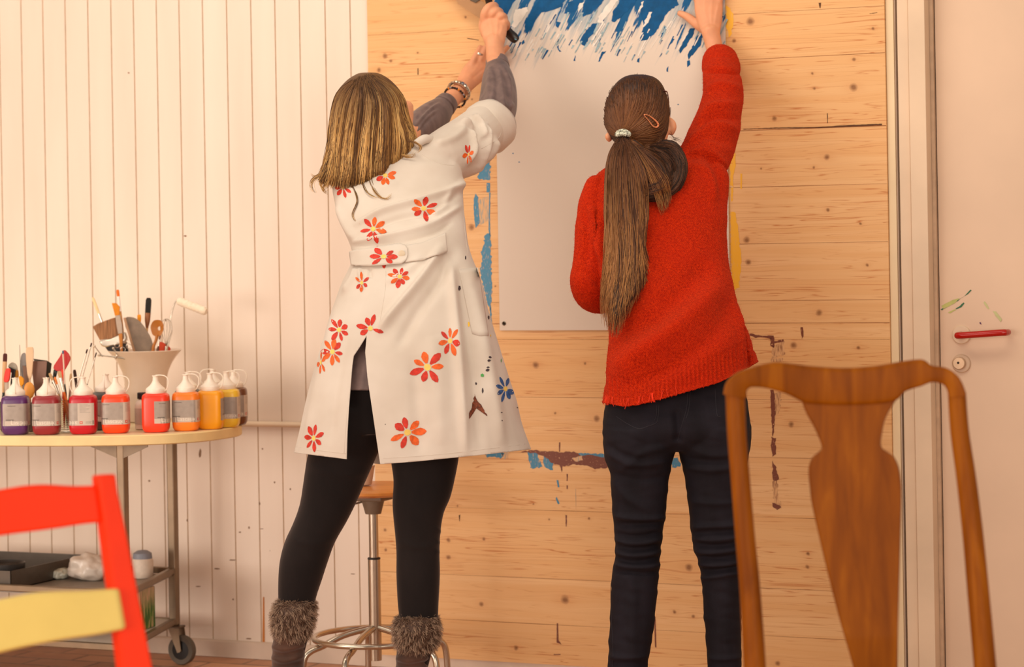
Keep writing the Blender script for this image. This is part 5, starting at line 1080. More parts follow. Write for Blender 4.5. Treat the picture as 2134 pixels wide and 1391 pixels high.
# lower hand hidden in front of her
limb(bd, [(1350, 570, 6.88, 16), (1368, 560, 6.93, 20, .5), (1385, 552, 6.97, 20, .45)], 14)
for k, (du, dv) in enumerate(((22, -26), (30, -14), (32, -2), (28, 10))): finger(bd, [(1385 + du * .2, 552 + dv * .5, 6.97), (1385 + du * .6, 552 + dv, 7.0), (1385 + du, 552 + dv, 7.02)], 7, 5.5)
finger(bd, [(1368, 548, 6.93), (1372, 530, 6.96), (1384, 522, 6.98)], 8, 6)
hc = P(1330, 236, 6.64); ff = FW * 1. + RT * .28 + UP * .05
L = face_parts(bd, hc, ff, UP.copy())
def tendons(me):
    folds(me, [([(1476, 66), (1462, 30), (1453, 2)], .0012, 3), ([(1480, 62), (1470, 30), (1468, 0)], .0012, 3), ([(1484, 62), (1482, 30), (1484, 0)], .0012, 3), ([(1488, 62), (1492, 35), (1498, 6)], .0012, 3)])
limb(bd, [(1396, 250, 6.60, 6), (1401, 258, 6.595, 8), (1402, 268, 6.595, 8), (1398, 279, 6.60, 6)], 12)
limb(bd, [(1272, 278, 6.60, 5), (1268, 284, 6.595, 7.5), (1270, 292, 6.60, 6)], 12)
limb(bd, [(1384, 262, 6.60, 12), (1380, 285, 6.585, 12), (1372, 305, 6.585, 14)], 12)
body = fuse('body', bd, .0034, M_skin, wr, 3, post=lambda me: tendons(me))
for sg in (-1, 1):
    mb = MB(); mb.ball(L(.030 * sg, .073, .004), .0105, 12); e_ = mb.build('eye', M_eye, wr); mb = MB(); mb.ball(L(.031 * sg, .0795, .004), .0055, 10); mb.build('iris', M_iris, e_)
# glasses: only the temple corner shows
mb = MB(); Mgl = mat('glasses_frame', (104, 54, 44), .3)
for sg in (-1, 1): mb.tube([L(.030 * sg + .019 * math.cos(a), .098, .004 + .016 * math.sin(a)) for a in np.linspace(0, 6.28, 20)], .0014, 6); mb.tube([L(.050 * sg, .098, .010), L(.076 * sg, .07, .012), L(.081 * sg, .0, .012)], .0018, 6)
mb.tube([L(-.011, .098, .008), L(.011, .098, .008)], .0014, 6); gl = mb.build('glasses', Mgl, wr)
mb = MB(); mb.tube([P(1381, 189, 6.57), P(1386, 190, 6.56), P(1391, 192, 6.58), P(1393, 204, 6.6), P(1394, 216, 6.62)], .0011, 6); mb.tube([P(1380, 189, 6.57), P(1389, 191, 6.56)], .0022, 8); mb.build('temple', Mgl, gl)
# jeans
tj = newmat('dark_denim'); fn = tj.noise(tj.obj, 900, 2); lo_ = tj.noise(tj.mapv(tj.obj, (1, 1, .35)), 14, 4)
tj.l.new(tj.mix(tj.math('MULTIPLY', fn, .35), tj.ramp(lo_, [(.35, lin((18, 15, 18))), (.7, lin((33, 29, 36)))]), lin((56, 52, 62))), tj.bsdf.inputs['Base Color']); tj.bsdf.inputs['Roughness'].default_value = .8; tj.bsdf.inputs['Specular IOR Level'].default_value = .15; tj.bump(fn, .25, .0008)
jb = MB()
rows(jb, [(770, 1275, 1545, 6.33, .105), (800, 1268, 1550, 6.32, .11), (850, 1260, 1559, 6.31, .122), (885, 1256, 1564, 6.30, .122), (912, 1258, 1565, 6.30, .112), (938, 1290, 1540, 6.31, .085)], 2.4)
JL = [(890, 1257, 1415), (930, 1257, 1411), (960, 1262, 1402), (985, 1271, 1397), (1020, 1274, 1392), (1050, 1275, 1389), (1080, 1277, 1386), (1110, 1280, 1382), (1160, 1282, 1376), (1185, 1277, 1375), (1200, 1275, 1373), (1290, 1271, 1365), (1340, 1268, 1358), (1370, 1268, 1352), (1391, 1267, 1350), (1440, 1270, 1348), (1530, 1274, 1344)]
JR = [(890, 1409, 1566), (930, 1412, 1564), (960, 1419, 1558), (985, 1425, 1554), (1020, 1430, 1553), (1060, 1435, 1552), (1130, 1443, 1551), (1160, 1451, 1549), (1180, 1457, 1548), (1220, 1463, 1547), (1300, 1468, 1545), (1391, 1475, 1545), (1440, 1477, 1545), (1530, 1480, 1542)]
rows(jb, leg_rows(JL, 6.30, 1.18), n=3); rows(jb, leg_rows(JR, 6.30, 1.18), n=3)
rj = random.Random(4)
def jfold(me):
    fl = [([(1262, 940), (1320, 968), (1390, 962)], .006, 8), ([(1262, 925), (1300, 950), (1350, 958)], -.004, 7), ([(1270, 985), (1330, 1000), (1395, 992)], -.004, 7), ([(1425, 972), (1480, 980), (1540, 972)], .006, 8), ([(1420, 955), (1470, 962), (1540, 955)], -.005, 7),
          ([(1280, 1075), (1330, 1082), (1386, 1080)], .008, 6), ([(1282, 1094), (1330, 1094), (1384, 1090)], -.007, 6), ([(1275, 1000), (1310, 1040), (1360, 1070)], .004, 9), ([(1436, 1045), (1490, 1050), (1545, 1046)], .005, 7), ([(1440, 1100), (1490, 1098), (1550, 1094)], .007, 6), ([(1440, 1112), (1490, 1110), (1550, 1106)], -.006, 6),
          ([(1410, 850), (1414, 900), (1412, 925)], -.010, 9), ([(1330, 850), (1340, 890), (1330, 920)], .004, 24), ([(1490, 850), (1495, 890), (1490, 920)], .004, 24), ([(1395, 930), (1340, 945), (1290, 985)], .004, 8), ([(1430, 930), (1480, 950), (1530, 955)], .004, 8)]
    for k, v in enumerate(range(1112, 1192, 13)):
        j = rj.uniform(-3, 3); fl.append(([(1278, v + j), (1310, v + 5 - j), (1345, v + 6), (1380, v - 1 + j)], .0075 * (1 if k % 2 else -.8), 5.5)); fl.append(([(1446, v + 12 + j), (1480, v + 14), (1515, v + 10 - j), (1550, v + 4)], .0075 * (-1 if k % 2 else .9), 5.5))
    for k, v in enumerate((1225, 1262, 1300, 1335)): fl.append(([(1300, v - 25), (1318, v), (1322, v + 40)], .0025, 9)); fl.append(([(1500, v - 25), (1515, v + 10), (1518, v + 40)], .0025, 10))
    fl += [([(1268, 1368), (1300, 1372), (1350, 1368)], .005, 6), ([(1475, 1372), (1510, 1374), (1544, 1370)], .006, 6), ([(1270, 1386), (1310, 1384), (1350, 1388)], -.005, 6)]
    wrinkle(me, .0016, .05, .12, 3); folds(me, [(a_, b_ * 1.3, c_) for a_, b_, c_ in fl])
jeans = fuse('jeans', jb, .0042, tj.mt, wr, 5, post=lambda me: jfold(me))
sj = Surf([jeans]); mb = MB(); Mst = mat('denim_seam', (44, 41, 48), .8); Msd = mat('denim_shadow_seam', (22, 20, 24), .9)
for pl in ([(1373, 846), (1372, 865), (1368, 881), (1350, 889), (1330, 894), (1305, 882), (1284, 868)], [(1490, 812), (1492, 845), (1495, 867), (1502, 868)], [(1438, 818), (1436, 850), (1430, 872)], [(1369, 846), (1368, 864), (1364, 877)]) : line_on(sj, mb, pl, .0009, .0003)
for pl in ([(1433, 820), (1431, 850), (1420, 890), (1412, 920)], [(1274, 1200), (1273, 1250), (1275, 1300), (1278, 1350), (1277, 1390)], [(1560, 830), (1561, 880), (1559, 920)]): line_on(sj, mb, pl, .0008, .0002)
mb.build('seam', [Mst], jeans)
# shoes (below the picture)
Msh = mat('black_shoe', (34, 30, 30), .5)
for cu_ in (1310, 1512):
    g0_ = P(cu_, 1391, 6.3); c = Vector((g0_.x, g0_.y, 0)); mb = MB(); R = []
    for t, w_, h in ((-.06, .028, .06), (-.03, .036, .075), (.03, .038, .07), (.10, .044, .05), (.16, .040, .035), (.19, .022, .022)):
        cc = c + FW * t; R.append([cc + RT * math.cos(a) * w_ + UP * (.002 + h * max(0, (math.sin(a) + 1) / 2)) for a in np.linspace(0, 2 * math.pi, 16, endpoint=False)])
    mb.rings(R); mb.build('shoe', Msh, wr)
# sweater
ts = newmat('red_orange_mohair_knit'); cc_ = ts.node('ShaderNodeSeparateXYZ', ins={0: ts.mapv(ts.obj, (1, 1, 1), (0, 0, -TH))}).outputs
kn = ts.math('SINE', ts.math('MULTIPLY', cc_[0], 1150.)); k2 = ts.math('SINE', ts.math('ADD', ts.math('MULTIPLY', cc_[2], 1500.), ts.math('MULTIPLY', ts.math('ABSOLUTE', kn), 2.2)))
fz = ts.noise(ts.obj, 230, 4, .7); bg = ts.noise(ts.obj, 12, 3)
hgt = ts.math('ADD', ts.math('MULTIPLY', ts.math('MULTIPLY', kn, k2), .35), fz)
c = ts.mix(ts.ramp(fz, [(.35, 0.), (.68, 1.)]), lin((158, 16, 0)), lin((224, 52, 6)))
c = ts.mix(ts.math('MULTIPLY', ts.ramp(bg, [(.4, 0.), (.65, 1.)]), .3), c, lin((196, 34, 8)))
ts.l.new(c, ts.bsdf.inputs['Base Color']); ts.bsdf.inputs['Roughness'].default_value = .95; ts.bsdf.inputs['Specular IOR Level'].default_value = .1
ts.bsdf.inputs['Sheen Weight'].default_value = .12; ts.bsdf.inputs['Sheen Roughness'].default_value = .6; ts.bsdf.inputs['Sheen Tint'].default_value = (1, .35, .15, 1); ts.bump(hgt, .75, .003)
sb = MB()
rows(sb, [(318, 1335, 1440, 6.64, .04), (332, 1300, 1478, 6.635, .065), (348, 1262, 1505, 6.63, .085), (368, 1238, 1518, 6.62, .10), (400, 1230, 1519, 6.6, .112), (450, 1232, 1515, 6.57, .12), (520, 1240, 1516, 6.52, .122), (600, 1256, 1526, 6.45, .125), (650, 1266, 1538, 6.4, .13), (700, 1268, 1548, 6.36, .143), (760, 1264, 1555, 6.33, .152), (800, 1259, 1558, 6.32, .16), (850, 1252, 1562, 6.31, .168), (900, 1247, 1567, 6.31, .17)], 2.3)
rows(sb, [(540, 1478, 1500, 6.50, .05), (620, 1470, 1528, 6.45, .10), (680, 1490, 1555, 6.42, .10), (740, 1500, 1576, 6.42, .10), (800, 1510, 1592, 6.43, .10)], 2.2)
limb(sb, [(1252, 385, 6.6, 32), (1242, 430, 6.58, 38), (1237, 490, 6.55, 39), (1231, 550, 6.52, 37), (1226, 592, 6.5, 38), (1236, 615, 6.52, 36), (1262, 620, 6.6, 33), (1300, 600, 6.72, 28), (1335, 578, 6.84, 24)], 20)
limb(sb, [(1425, 385, 6.61, 52), (1466, 330, 6.68, 54), (1484, 290, 6.75, 53), (1497, 250, 6.8, 48), (1506, 208, 6.86, 43.5), (1506, 180, 6.92, 42), (1503, 152, 6.98, 39)], 24, .95)
limb(sb, [(1505, 160, 6.97, 37), (1503, 140, 7.01, 40.5), (1500, 122, 7.04, 37)], 24, .95)
HEM = [(1200, 832), (1254, 839), (1300, 848), (1335, 843), (1380, 831), (1420, 820), (1500, 797), (1556, 769), (1600, 742)]
def sfold(me):
    folds(me, [(a_, b_ * 1.55, c_) for a_, b_, c_ in [([(1466, 150), (1490, 146), (1520, 148), (1544, 156)], -.010, 4.5), ([(1455, 262), (1480, 225), (1535, 218)], .008, 9), ([(1450, 275), (1490, 245), (1545, 250)], -.006, 8), ([(1435, 300), (1480, 262), (1535, 272)], .008, 9), ([(1425, 320), (1470, 285), (1525, 300)], -.005, 9), ([(1470, 190), (1500, 176), (1544, 186)], .006, 8), ([(1420, 330), (1470, 320), (1500, 370), (1505, 430)], -.008, 11), ([(1432, 312), (1480, 318), (1515, 350)], .006, 8), ([(1440, 345), (1480, 360), (1495, 420)], .005, 11),
               ([(1280, 770), (1360, 720), (1440, 660), (1505, 590)], .014, 24), ([(1275, 700), (1350, 670), (1430, 600), (1480, 540)], -.009, 24), ([(1320, 800), (1420, 750), (1500, 680), (1520, 620)], -.008, 20), ([(1530, 570), (1538, 640), (1550, 720), (1555, 765)], .009, 7), ([(1540, 620), (1556, 700), (1562, 760)], -.010, 5),
               ([(1232, 430), (1245, 480), (1262, 560)], .008, 9), ([(1218, 440), (1225, 500), (1220, 560)], -.004, 9), ([(1205, 470), (1240, 500), (1255, 540)], .005, 7), ([(1262, 450), (1266, 540), (1264, 640)], -.010, 7), ([(1195, 560), (1230, 575), (1255, 600)], -.004, 8)]])
    wrinkle(me, .0016, .05, .05, 8)
    cut_below(me, HEM)
    V = getv(me); Nn = getn(me); u, v, Z = projn(V); hv = np.interp(u, [p[0] for p in HEM], [p[1] for p in HEM]); m_ = np.clip(1 - np.abs(hv - 32 - v) / 30., 0, 1) ** .4 * (hv - v < 64)
    r_ = V @ np.array(RT); rib = np.sign(np.sin(r_ * 2 * math.pi / .0115)) * np.abs(np.sin(r_ * 2 * math.pi / .0115)) ** .6
    grain = np.random.default_rng(5).normal(0, .0004, len(V)); setv(me, V + Nn * (rib * m_ * .0022 - .004 * m_ + grain)[:, None])
sweater = fuse('sweater', sb, .0036, ts.mt, wr, 4, post=lambda me: sfold(me), solid=.004)
# loose mohair fibres standing off the knit
def fuzz(obj, n, ln, rad, seed, sel=None, droop=0., spread=.6, nseg=3):
    me = obj.data; r_ = np.random.default_rng(seed); ar = np.empty(len(me.polygons)); me.polygons.foreach_get('area', ar); idx = r_.choice(len(ar), n, p=ar / ar.sum()); off = wloc(obj); V_ = []; F_ = []
    for i in idx:
        p = me.polygons[i]; c = p.center + off
        if sel and not sel(c, p.normal): continue
        d = (p.normal + Vector(r_.normal(0, spread, 3))).normalized(); l = ln * r_.uniform(.5, 1.4); a = d.orthogonal().normalized(); b = d.cross(a); o = len(V_); bend = Vector(r_.normal(0, .35, 3)) - UP * droop
        for k in range(nseg):
            t = k / (nseg - 1); q = c + d * l * t + bend * l * t * t * .5; rr = rad * (1 - .8 * t); V_ += [q + a * rr, q - a * rr * .5 + b * rr * .87, q - a * rr * .5 - b * rr * .87]
        for k in range(nseg - 1):
            for j in range(3): F_.append((o + 3 * k + j, o + 3 * k + (j + 1) % 3, o + 3 * k + 3 + (j + 1) % 3, o + 3 * k + 3 + j))
    return V_, F_
fv, ff_ = fuzz(sweater, 9000, .0065, .00028, 3, spread=.9); mb = MB(); mb.add(fv, ff_)
o = mb.build('fibres', mat('mohair_fibre', (222, 50, 8), .9, var=.1), sweater, auto=0, recalc=False); o['kind'] = 'stuff'
# thread fringe at the hem
mb = MB(); ssw = Surf([sweater]); rf = random.Random(9)
for k in range(26):
    u = rf.uniform(1262, 1430); hv = np.interp(u, [p[0] for p in HEM], [p[1] for p in HEM]); q = [ssw.on(u + rf.uniform(-2, 2), hv - 16, .002), ssw.on(u, hv - 5, .004)]
    if None in q: continue
    q.append(q[1] - UP * rf.uniform(.006, .014) + RT * rf.uniform(-.006, .006)); mb.tube([Vector(x) for x in smoothpts([tuple(x) for x in q], 3)], .0007, 5)
mb.build('loose_thread', mat('mohair_thread', (236, 58, 22), .9), sweater)
# hair
hm = hair_mat('hair_strands'); DK, MD, LT, GD = lin((50, 26, 12)), lin((106, 62, 32)), lin((160, 104, 56)), lin((200, 142, 80))
hv = MB()
rows(hv, [(156, 1312, 1344, 6.62, .02), (161, 1298, 1362, 6.62, .05), (172, 1284, 1376, 6.615, .078), (190, 1272, 1386, 6.61, .095), (220, 1262, 1393, 6.605, .104), (250, 1261, 1394, 6.605, .102), (275, 1266, 1392, 6.60, .095), (295, 1280, 1384, 6.60, .08), (318, 1306, 1376, 6.60, .055), (335, 1322, 1368, 6.60, .035)], 2.1)
# hide the face side: cap is pushed back by its own section centre
limb(hv, [(1298, 282, 6.485, 11), (1299, 300, 6.47, 20), (1300, 330, 6.465, 31), (1303, 380, 6.455, 39), (1304, 450, 6.425, 41), (1303, 520, 6.385, 42), (1302, 580, 6.335, 39), (1292, 620, 6.285, 27), (1284, 660, 6.24, 8)], 20, .55)
limb(hv, [(1372, 302, 6.55, 12), (1402, 308, 6.53, 15), (1418, 335, 6.51, 13), (1412, 372, 6.49, 15), (1385, 400, 6.475, 15), (1340, 405, 6.465, 16)], 18, .5)
limb(hv, [(1352, 312, 6.53, 10), (1385, 332, 6.52, 10), (1392, 358, 6.50, 8), (1372, 384, 6.48, 10), (1335, 386, 6.465, 12)], 14, .6)
limb(hv, [(1312, 300, 6.47, 16), (1340, 335, 6.46, 24), (1365, 368, 6.455, 28), (1378, 395, 6.455, 24)], 16, .5)
vol = fuse('hair', hv, .0045, hm, wr, 4); sv = Surf([vol])
def tone1(r_, x):
    b = r_.random(); base = mixc(DK, MD, b); tip = mixc(MD, LT, r_.random() ** 1.4); return lambda t: mixc(base, tip, min(1, t * .9))
def tone2(r_, x):
    q = r_.random(); base = mixc(DK, MD, r_.random()); tip = mixc(LT, GD, r_.random()) if q < .55 + (.3 if x < .35 else 0) else mixc(DK, MD, r_.random()); return lambda t: mixc(base, tip, min(1, t * 1.15))
def tone3(r_, x): b = mixc(lin((36, 20, 12)), MD, r_.random() ** 1.5); return lambda t: b
G1 = [[(1267, 272), (1275, 280), (1290, 284)], [(1260, 256), (1272, 274), (1290, 283)], [(1259, 240), (1270, 262), (1291, 280)], [(1262, 210), (1275, 250), (1293, 277)], [(1274, 183), (1283, 235), (1296, 275)], [(1296, 163), (1298, 225), (1298, 275)], [(1326, 153), (1320, 215), (1300, 275)], [(1350, 157), (1345, 225), (1303, 277)], [(1374, 171), (1364, 240), (1306, 280)], [(1391, 198), (1378, 256), (1309, 283)], [(1396, 232), (1382, 276), (1312, 287)], [(1392, 262), (1370, 296), (1314, 291)], [(1386, 285), (1355, 312), (1316, 296)]]
G2 = [[(1291, 284), (1266, 330), (1261, 420), (1262, 520), (1258, 600), (1254, 652)], [(1293, 284), (1272, 335), (1270, 430), (1272, 530), (1262, 620), (1268, 684)], [(1296, 284), (1284, 340), (1284, 440), (1288, 545), (1276, 640), (1277, 704)], [(1298, 285), (1297, 350), (1300, 450), (1304, 560), (1294, 640), (1284, 708)], [(1301, 285), (1312, 350), (1318, 450), (1320, 550), (1312, 622), (1298, 668)], [(1304, 287), (1328, 350), (1338, 440), (1335, 520), (1338, 580), (1330, 622)], [(1306, 288), (1342, 350), (1350, 430), (1343, 510), (1352, 570), (1357, 604)]]
G3 = [[(1305, 288), (1340, 340), (1362, 400), (1378, 450)], [(1308, 288), (1352, 335), (1384, 385), (1392, 440)], [(1309, 290), (1360, 335), (1394, 375), (1400, 410)]]
G4 = [[(1356, 300), (1404, 298), (1430, 335), (1424, 385), (1388, 420), (1330, 424)], [(1352, 305), (1395, 312), (1416, 345), (1405, 385), (1372, 408), (1325, 412)], [(1340, 308), (1382, 326), (1400, 352), (1388, 384), (1358, 398), (1322, 398)], [(1330, 308), (1364, 336), (1380, 358), (1370, 380), (1345, 386), (1318, 384)]]
S1 = strands(G1, 2200, sv, .0012, tone1, 1.5, 6.61, 14, seed=2, lenj=.02, lift=(.0012, .005)); S2 = strands(G2, 1500, sv, .0012, tone2, 11., 6.4, 20, seed=3, lift=(.0012, .010), lenj=.3); S3 = strands(G3, 160, sv, .0009, tone2, 3., 6.44, 16, seed=4); S4 = strands(G4, 600, sv, .0011, tone3, 4., 6.49, 16, seed=5, lift=(.0005, .006))
S5 = strands([[(1392, 262), (1399, 275), (1404, 292), (1400, 305)], [(1396, 292), (1410, 288), (1420, 293)], [(1396, 297), (1412, 292), (1424, 300)]], 10, None, .0005, tone3, 2., 6.56, 10, seed=6)
hair = hair_object('hair', vol, [S1, S2, S3, S4, S5], hm, wr, lin((48, 26, 14))); tag(hair, 'long brown hair gathered in a low ponytail')
# hair tie and clip
mb = MB(); nn = 26; c0 = P(1298, 281, 6.475)
q = [c0 + RT * (math.cos(a) * .0165) + UP * (math.sin(a) * .0045 + .005 * math.cos(a) ** 2 * -1 + .006) + FW * (-.006 - .010 * math.sin(a) * -1) for a in np.linspace(0, 2 * math.pi, 40)]
R = []
for i, p in enumerate(q[:-1]): d = (q[(i + 1) % 39] - q[i - 1]).normalized(); a_ = d.orthogonal().normalized(); b_ = d.cross(a_); rr = .0058 + .0011 * math.sin(i * 2.6); R.append([p + a_ * math.cos(k) * rr + b_ * math.sin(k) * rr for k in np.linspace(0, 6.283, 10, endpoint=False)])
R.append(R[0]); mb.rings(R, True, False)
for i in range(0, 38, 3): mb.tube([q[i] + UP * .006 - FW * .003, q[i + 1] - FW * .0066, q[(i + 2) % 39] - UP * .006 - FW * .003], .0006, 5)
tie = mb.build('hair_tie', mat('pale_tie', (224, 196, 176), .4, var=.5, scale=260), hair)
mb = MB(); sh = Surf([vol]); cl = smoothpts([(1341, 239), (1350, 240), (1360, 247), (1369, 256), (1370, 262), (1366, 265), (1359, 262), (1350, 250)], 4, True); pts = [sh.on(u, v, .0025, 6.5) for u, v in cl]; pts.append(pts[0]); rr = [.0011 + .0016 * max(0, (p[0] - 1350) / 20) for p in cl]; rr.append(rr[0]); mb.tube(pts, rr, 8, caps=False)
mb.build('hair_clip', mat('rose_gold', (236, 150, 104), .25, .3), hair)
# ================================================================ WOMAN IN THE PAINTED WHITE SMOCK
pl_base = P(800, 1391, 6.3)
wl = thing('person', (pl_base.x, pl_base.y, 0), 'blonde woman seen from behind in white flower-painted smock, black leggings and fur-trimmed boots', 'person')
bd = MB()
limb(bd, [(800, 345, 6.66, 36), (795, 310, 6.68, 34), (790, 280, 6.69, 34)], 18)
rows(bd, [(335, 770, 910, 6.68, .05), (370, 735, 925, 6.66, .085), (450, 742, 935, 6.58, .09), (540, 755, 940, 6.48, .085), (640, 735, 948, 6.4, .095), (760, 705, 945, 6.35, .09), (870, 700, 935, 6.33, .08)])
for L_, Z in (([(850, 680, 800), (950, 652, 770), (1050, 638, 730), (1130, 605, 688), (1210, 592, 660), (1290, 592, 645), (1400, 588, 620), (1500, 585, 620), (1540, 585, 625)], 6.3), ([(850, 815, 945), (950, 825, 945), (1050, 832, 922), (1130, 838, 905), (1210, 840, 905), (1290, 845, 900), (1400, 845, 885), (1500, 845, 882), (1540, 845, 885)], lambda v: 6.325 - .075 * min(1, max(0, (v - 880) / 200)))): rows(bd, leg_rows(L_, Z, .72))
limb(bd, [(900, 350, 6.66, 34), (950, 315, 6.77, 32), (1000, 283, 6.87, 28), (1028, 250, 6.97, 26), (1040, 200, 7.06, 26), (1037, 150, 7.14, 23), (1033, 120, 7.18, 21.5), (1031, 96, 7.2, 20.5), (1031, 85, 7.21, 22)], 16, .85)
limb(bd, [(750, 365, 6.68, 32), (800, 325, 6.82, 30), (850, 288, 6.97, 27), (900, 248, 7.12, 24), (930, 220, 7.19, 20), (948, 200, 7.24, 18.5), (962, 184, 7.28, 18), (975, 168, 7.32, 20)], 16, .9)
# gripping hand
limb(bd, [(1031, 92, 7.205, 20.5, .75), (1030, 76, 7.215, 25, .62), (1029, 58, 7.23, 28.5, .52), (1029, 42, 7.24, 27, .5), (1029, 34, 7.25, 24, .5)], 20, .6)
finger(bd, [(1009, 42, 7.235), (1010, 28, 7.225), (1018, 15, 7.225), (1029, 11, 7.24), (1033, 15, 7.27), (1030, 22, 7.285)], 9.5, 7)
finger(bd, [(1022, 38, 7.235), (1027, 27, 7.222), (1037, 22, 7.23), (1043, 26, 7.26), (1040, 33, 7.285)], 8.8, 7)
finger(bd, [(1035, 42, 7.235), (1043, 33, 7.222), (1050, 34, 7.235), (1052, 42, 7.265), (1047, 48, 7.285)], 8.4, 6.6)
finger(bd, [(1044, 54, 7.235), (1051, 44, 7.228), (1057, 50, 7.245), (1056, 58, 7.27), (1050, 60, 7.285)], 7.6, 6)
finger(bd, [(1012, 72, 7.24), (1006, 55, 7.265), (1010, 38, 7.285), (1022, 24, 7.29), (1030, 14, 7.29)], 10, 7)
# flat hand on the boards
limb(bd, [(966, 180, 7.29, 18.5, .75), (978, 164, 7.32, 22.5, .6), (990, 150, 7.34, 25.5, .5), (1002, 138, 7.355, 25, .45), (1008, 132, 7.36, 22, .45)], 18, .6)
finger(bd, [(975, 150, 7.335), (984, 132, 7.34), (993, 114, 7.35), (1002, 97, 7.36)], 9, 5.4)
finger(bd, [(1000, 128, 7.35), (1008, 112, 7.35), (1016, 94, 7.355), (1021, 80, 7.365)], 7.4, 5.6)
finger(bd, [(1010, 128, 7.355), (1024, 110, 7.35), (1035, 94, 7.345), (1041, 82, 7.355)], 7.6, 5.8)
finger(bd, [(1016, 138, 7.355), (1034, 122, 7.35), (1048, 108, 7.34), (1058, 98, 7.35)], 7.4, 5.6)
finger(bd, [(1014, 152, 7.355), (1030, 142, 7.355), (1042, 134, 7.345), (1050, 128, 7.35)], 6.8, 5.2)
hc = P(787, 236, 6.70); ff = FW * .80 + RT * .62 + UP * .34
L = face_parts(bd, hc, ff, UP * 1. - RT * .12)
limb(bd, [(838, 222, 6.76, 24), (839, 245, 6.76, 23), (834, 272, 6.75, 24)], 14)
def tend2(me): folds(me, [([(1022, 75), (1014, 50), (1010, 40)], .0015, 3), ([(1028, 78), (1024, 55), (1022, 40)], .0015, 3), ([(1034, 78), (1036, 58), (1036, 44)], .0015, 3), ([(1040, 74), (1046, 60), (1047, 52)], .0013, 3), ([(983, 165), (1000, 150), (1010, 142)], -.0015, 2.5), ([(975, 160), (990, 145), (998, 134)], .001, 3)])
body = fuse('body', bd, .0034, M_skin, wl, 3, post=lambda me: tend2(me))
for sg in (-1, 1):
    mb = MB(); mb.ball(L(.030 * sg, .073, .004), .0105, 12); e_ = mb.build('eye', M_eye, wl); mb = MB(); mb.ball(L(.031 * sg, .0795, .004), .0055, 10); mb.build('iris', M_iris, e_)
# jewellery
def bracelet(name, c, dirn, rpx, Z, rr, mt, n=26, par=None, label=None, sc=1.):
    mb = MB(); d = (P(c[0] + dirn[0], c[1] + dirn[1], Z + dirn[2]) - P(c[0], c[1], Z)).normalized(); s = d.cross(FW).normalized(); t = d.cross(s); cc = P(c[0], c[1], Z); R_ = rpx * Z / F
    for k in range(n):
        a = 2 * math.pi * k / n; p = cc + s * math.cos(a) * R_ + t * math.sin(a) * R_ * .92
        if name == 'bead_bracelet': mb.ball(p, rr, 8); mb.m[-1] = mb.m[-1]; 
        else:
            e1 = (s * math.cos(a) + t * math.sin(a)); e2 = d.cross(e1); M = Matrix((e1, e2, d)).transposed().to_4x4(); M.translation = p
            mb.box((-rr * .35, -R_ * math.pi / n * .9, -rr), (rr * .35, R_ * math.pi / n * .9, rr), M)
            mb.box((-rr * .6, -R_ * math.pi / n * .55, -rr * .4), (rr * .6, R_ * math.pi / n * .55, rr * .4), M)
        if name == 'bead_bracelet' :
            nf = len(mb.f) - (len(mb.f) // (k + 1)) * k
            for i in range(len(mb.f) - nf, len(mb.f)): mb.m[i] = 1 if k % 5 == 2 else (2 if k % 7 == 3 else 0)
    o = mb.build(name, mt, wl, smooth=(name == 'bead_bracelet')); tag(o, label); return o
Mstl = mat('watch_steel', (222, 214, 200), .18, .95)
bracelet('watch', (956, 191), (10, -11, .03), 23, 7.26, .0075, Mstl, 22, label='chunky silver link watch')
mb = MB(); cw = P(945, 178, 7.22); 
bracelet('bead_bracelet', (948, 203), (10, -11, .03), 23.5, 7.24, .0038, [mat('dark_bead', (44, 26, 20), .25), mat('amber_bead', (206, 124, 40), .25), mat('silver_bead', (150, 140, 140), .3, .6)], 30, label='dark bead bracelet with amber beads')
bracelet('ring', (1002, 114), (6, -14, 0), 8.2, 7.351, .0028, mat('ring_silver', (214, 206, 190), .2, .95), 14, label='silver ring')
# scraper held in the hand (its own thing)
sc_ = thing('scraper', P(1010, 20, 7.27), 'wide steel scraper with a black handle in the hand of the woman in the smock', 'scraper')
zs_ = lambda u, v: Zw(u, v) - .045
def plate(poly, th, mt, name, zoff=0.):
    pts = [P(u, v, zs_(u, v) + zoff) for u, v in poly]; mb = MB(); mb.prism(pts, -FW * th); return mb.build(name, mt, sc_, smooth=True, bevel=.0004, auto=30)
plate([(905, -62), (952, 3), (954, 8), (1001, 39), (1016, 24), (1012, 8), (1001, 0), (985, -22), (950, -95)], .0016, mat('scraper_steel', (176, 132, 92), .5, 0., var=.04, spec=.2), 'blade')
plate([(981, -16), (980, 1), (991, 6), (1001, -1), (1000, -20)], .004, mat('dark_clamp', (86, 70, 50), .5), 'clamp', -.003)
Mbk = mat('black_grip', (36, 26, 20), .35, spec=.5)
mb = MB(); q = [(1012, -30, 7.285, 8), (1017, -8, 7.29, 7.5), (1022, 12, 7.30, 7.5), (1040, 42, 7.30, 9), (1058, 66, 7.29, 10), (1070, 78, 7.28, 10.5), (1076, 84, 7.275, 8.5)]
limb(mb, q, 16, .6, 5); hd = mb.build('handle', Mbk, sc_)
mb = MB(); cc = P(1074.5, 82, 7.262); mb.tube([cc - RT * .003 + UP * .0015, cc + RT * .003 - UP * .0015], .0011, 8); mb.build('hole', mat('hole_blue', (120, 190, 220), .4), hd)
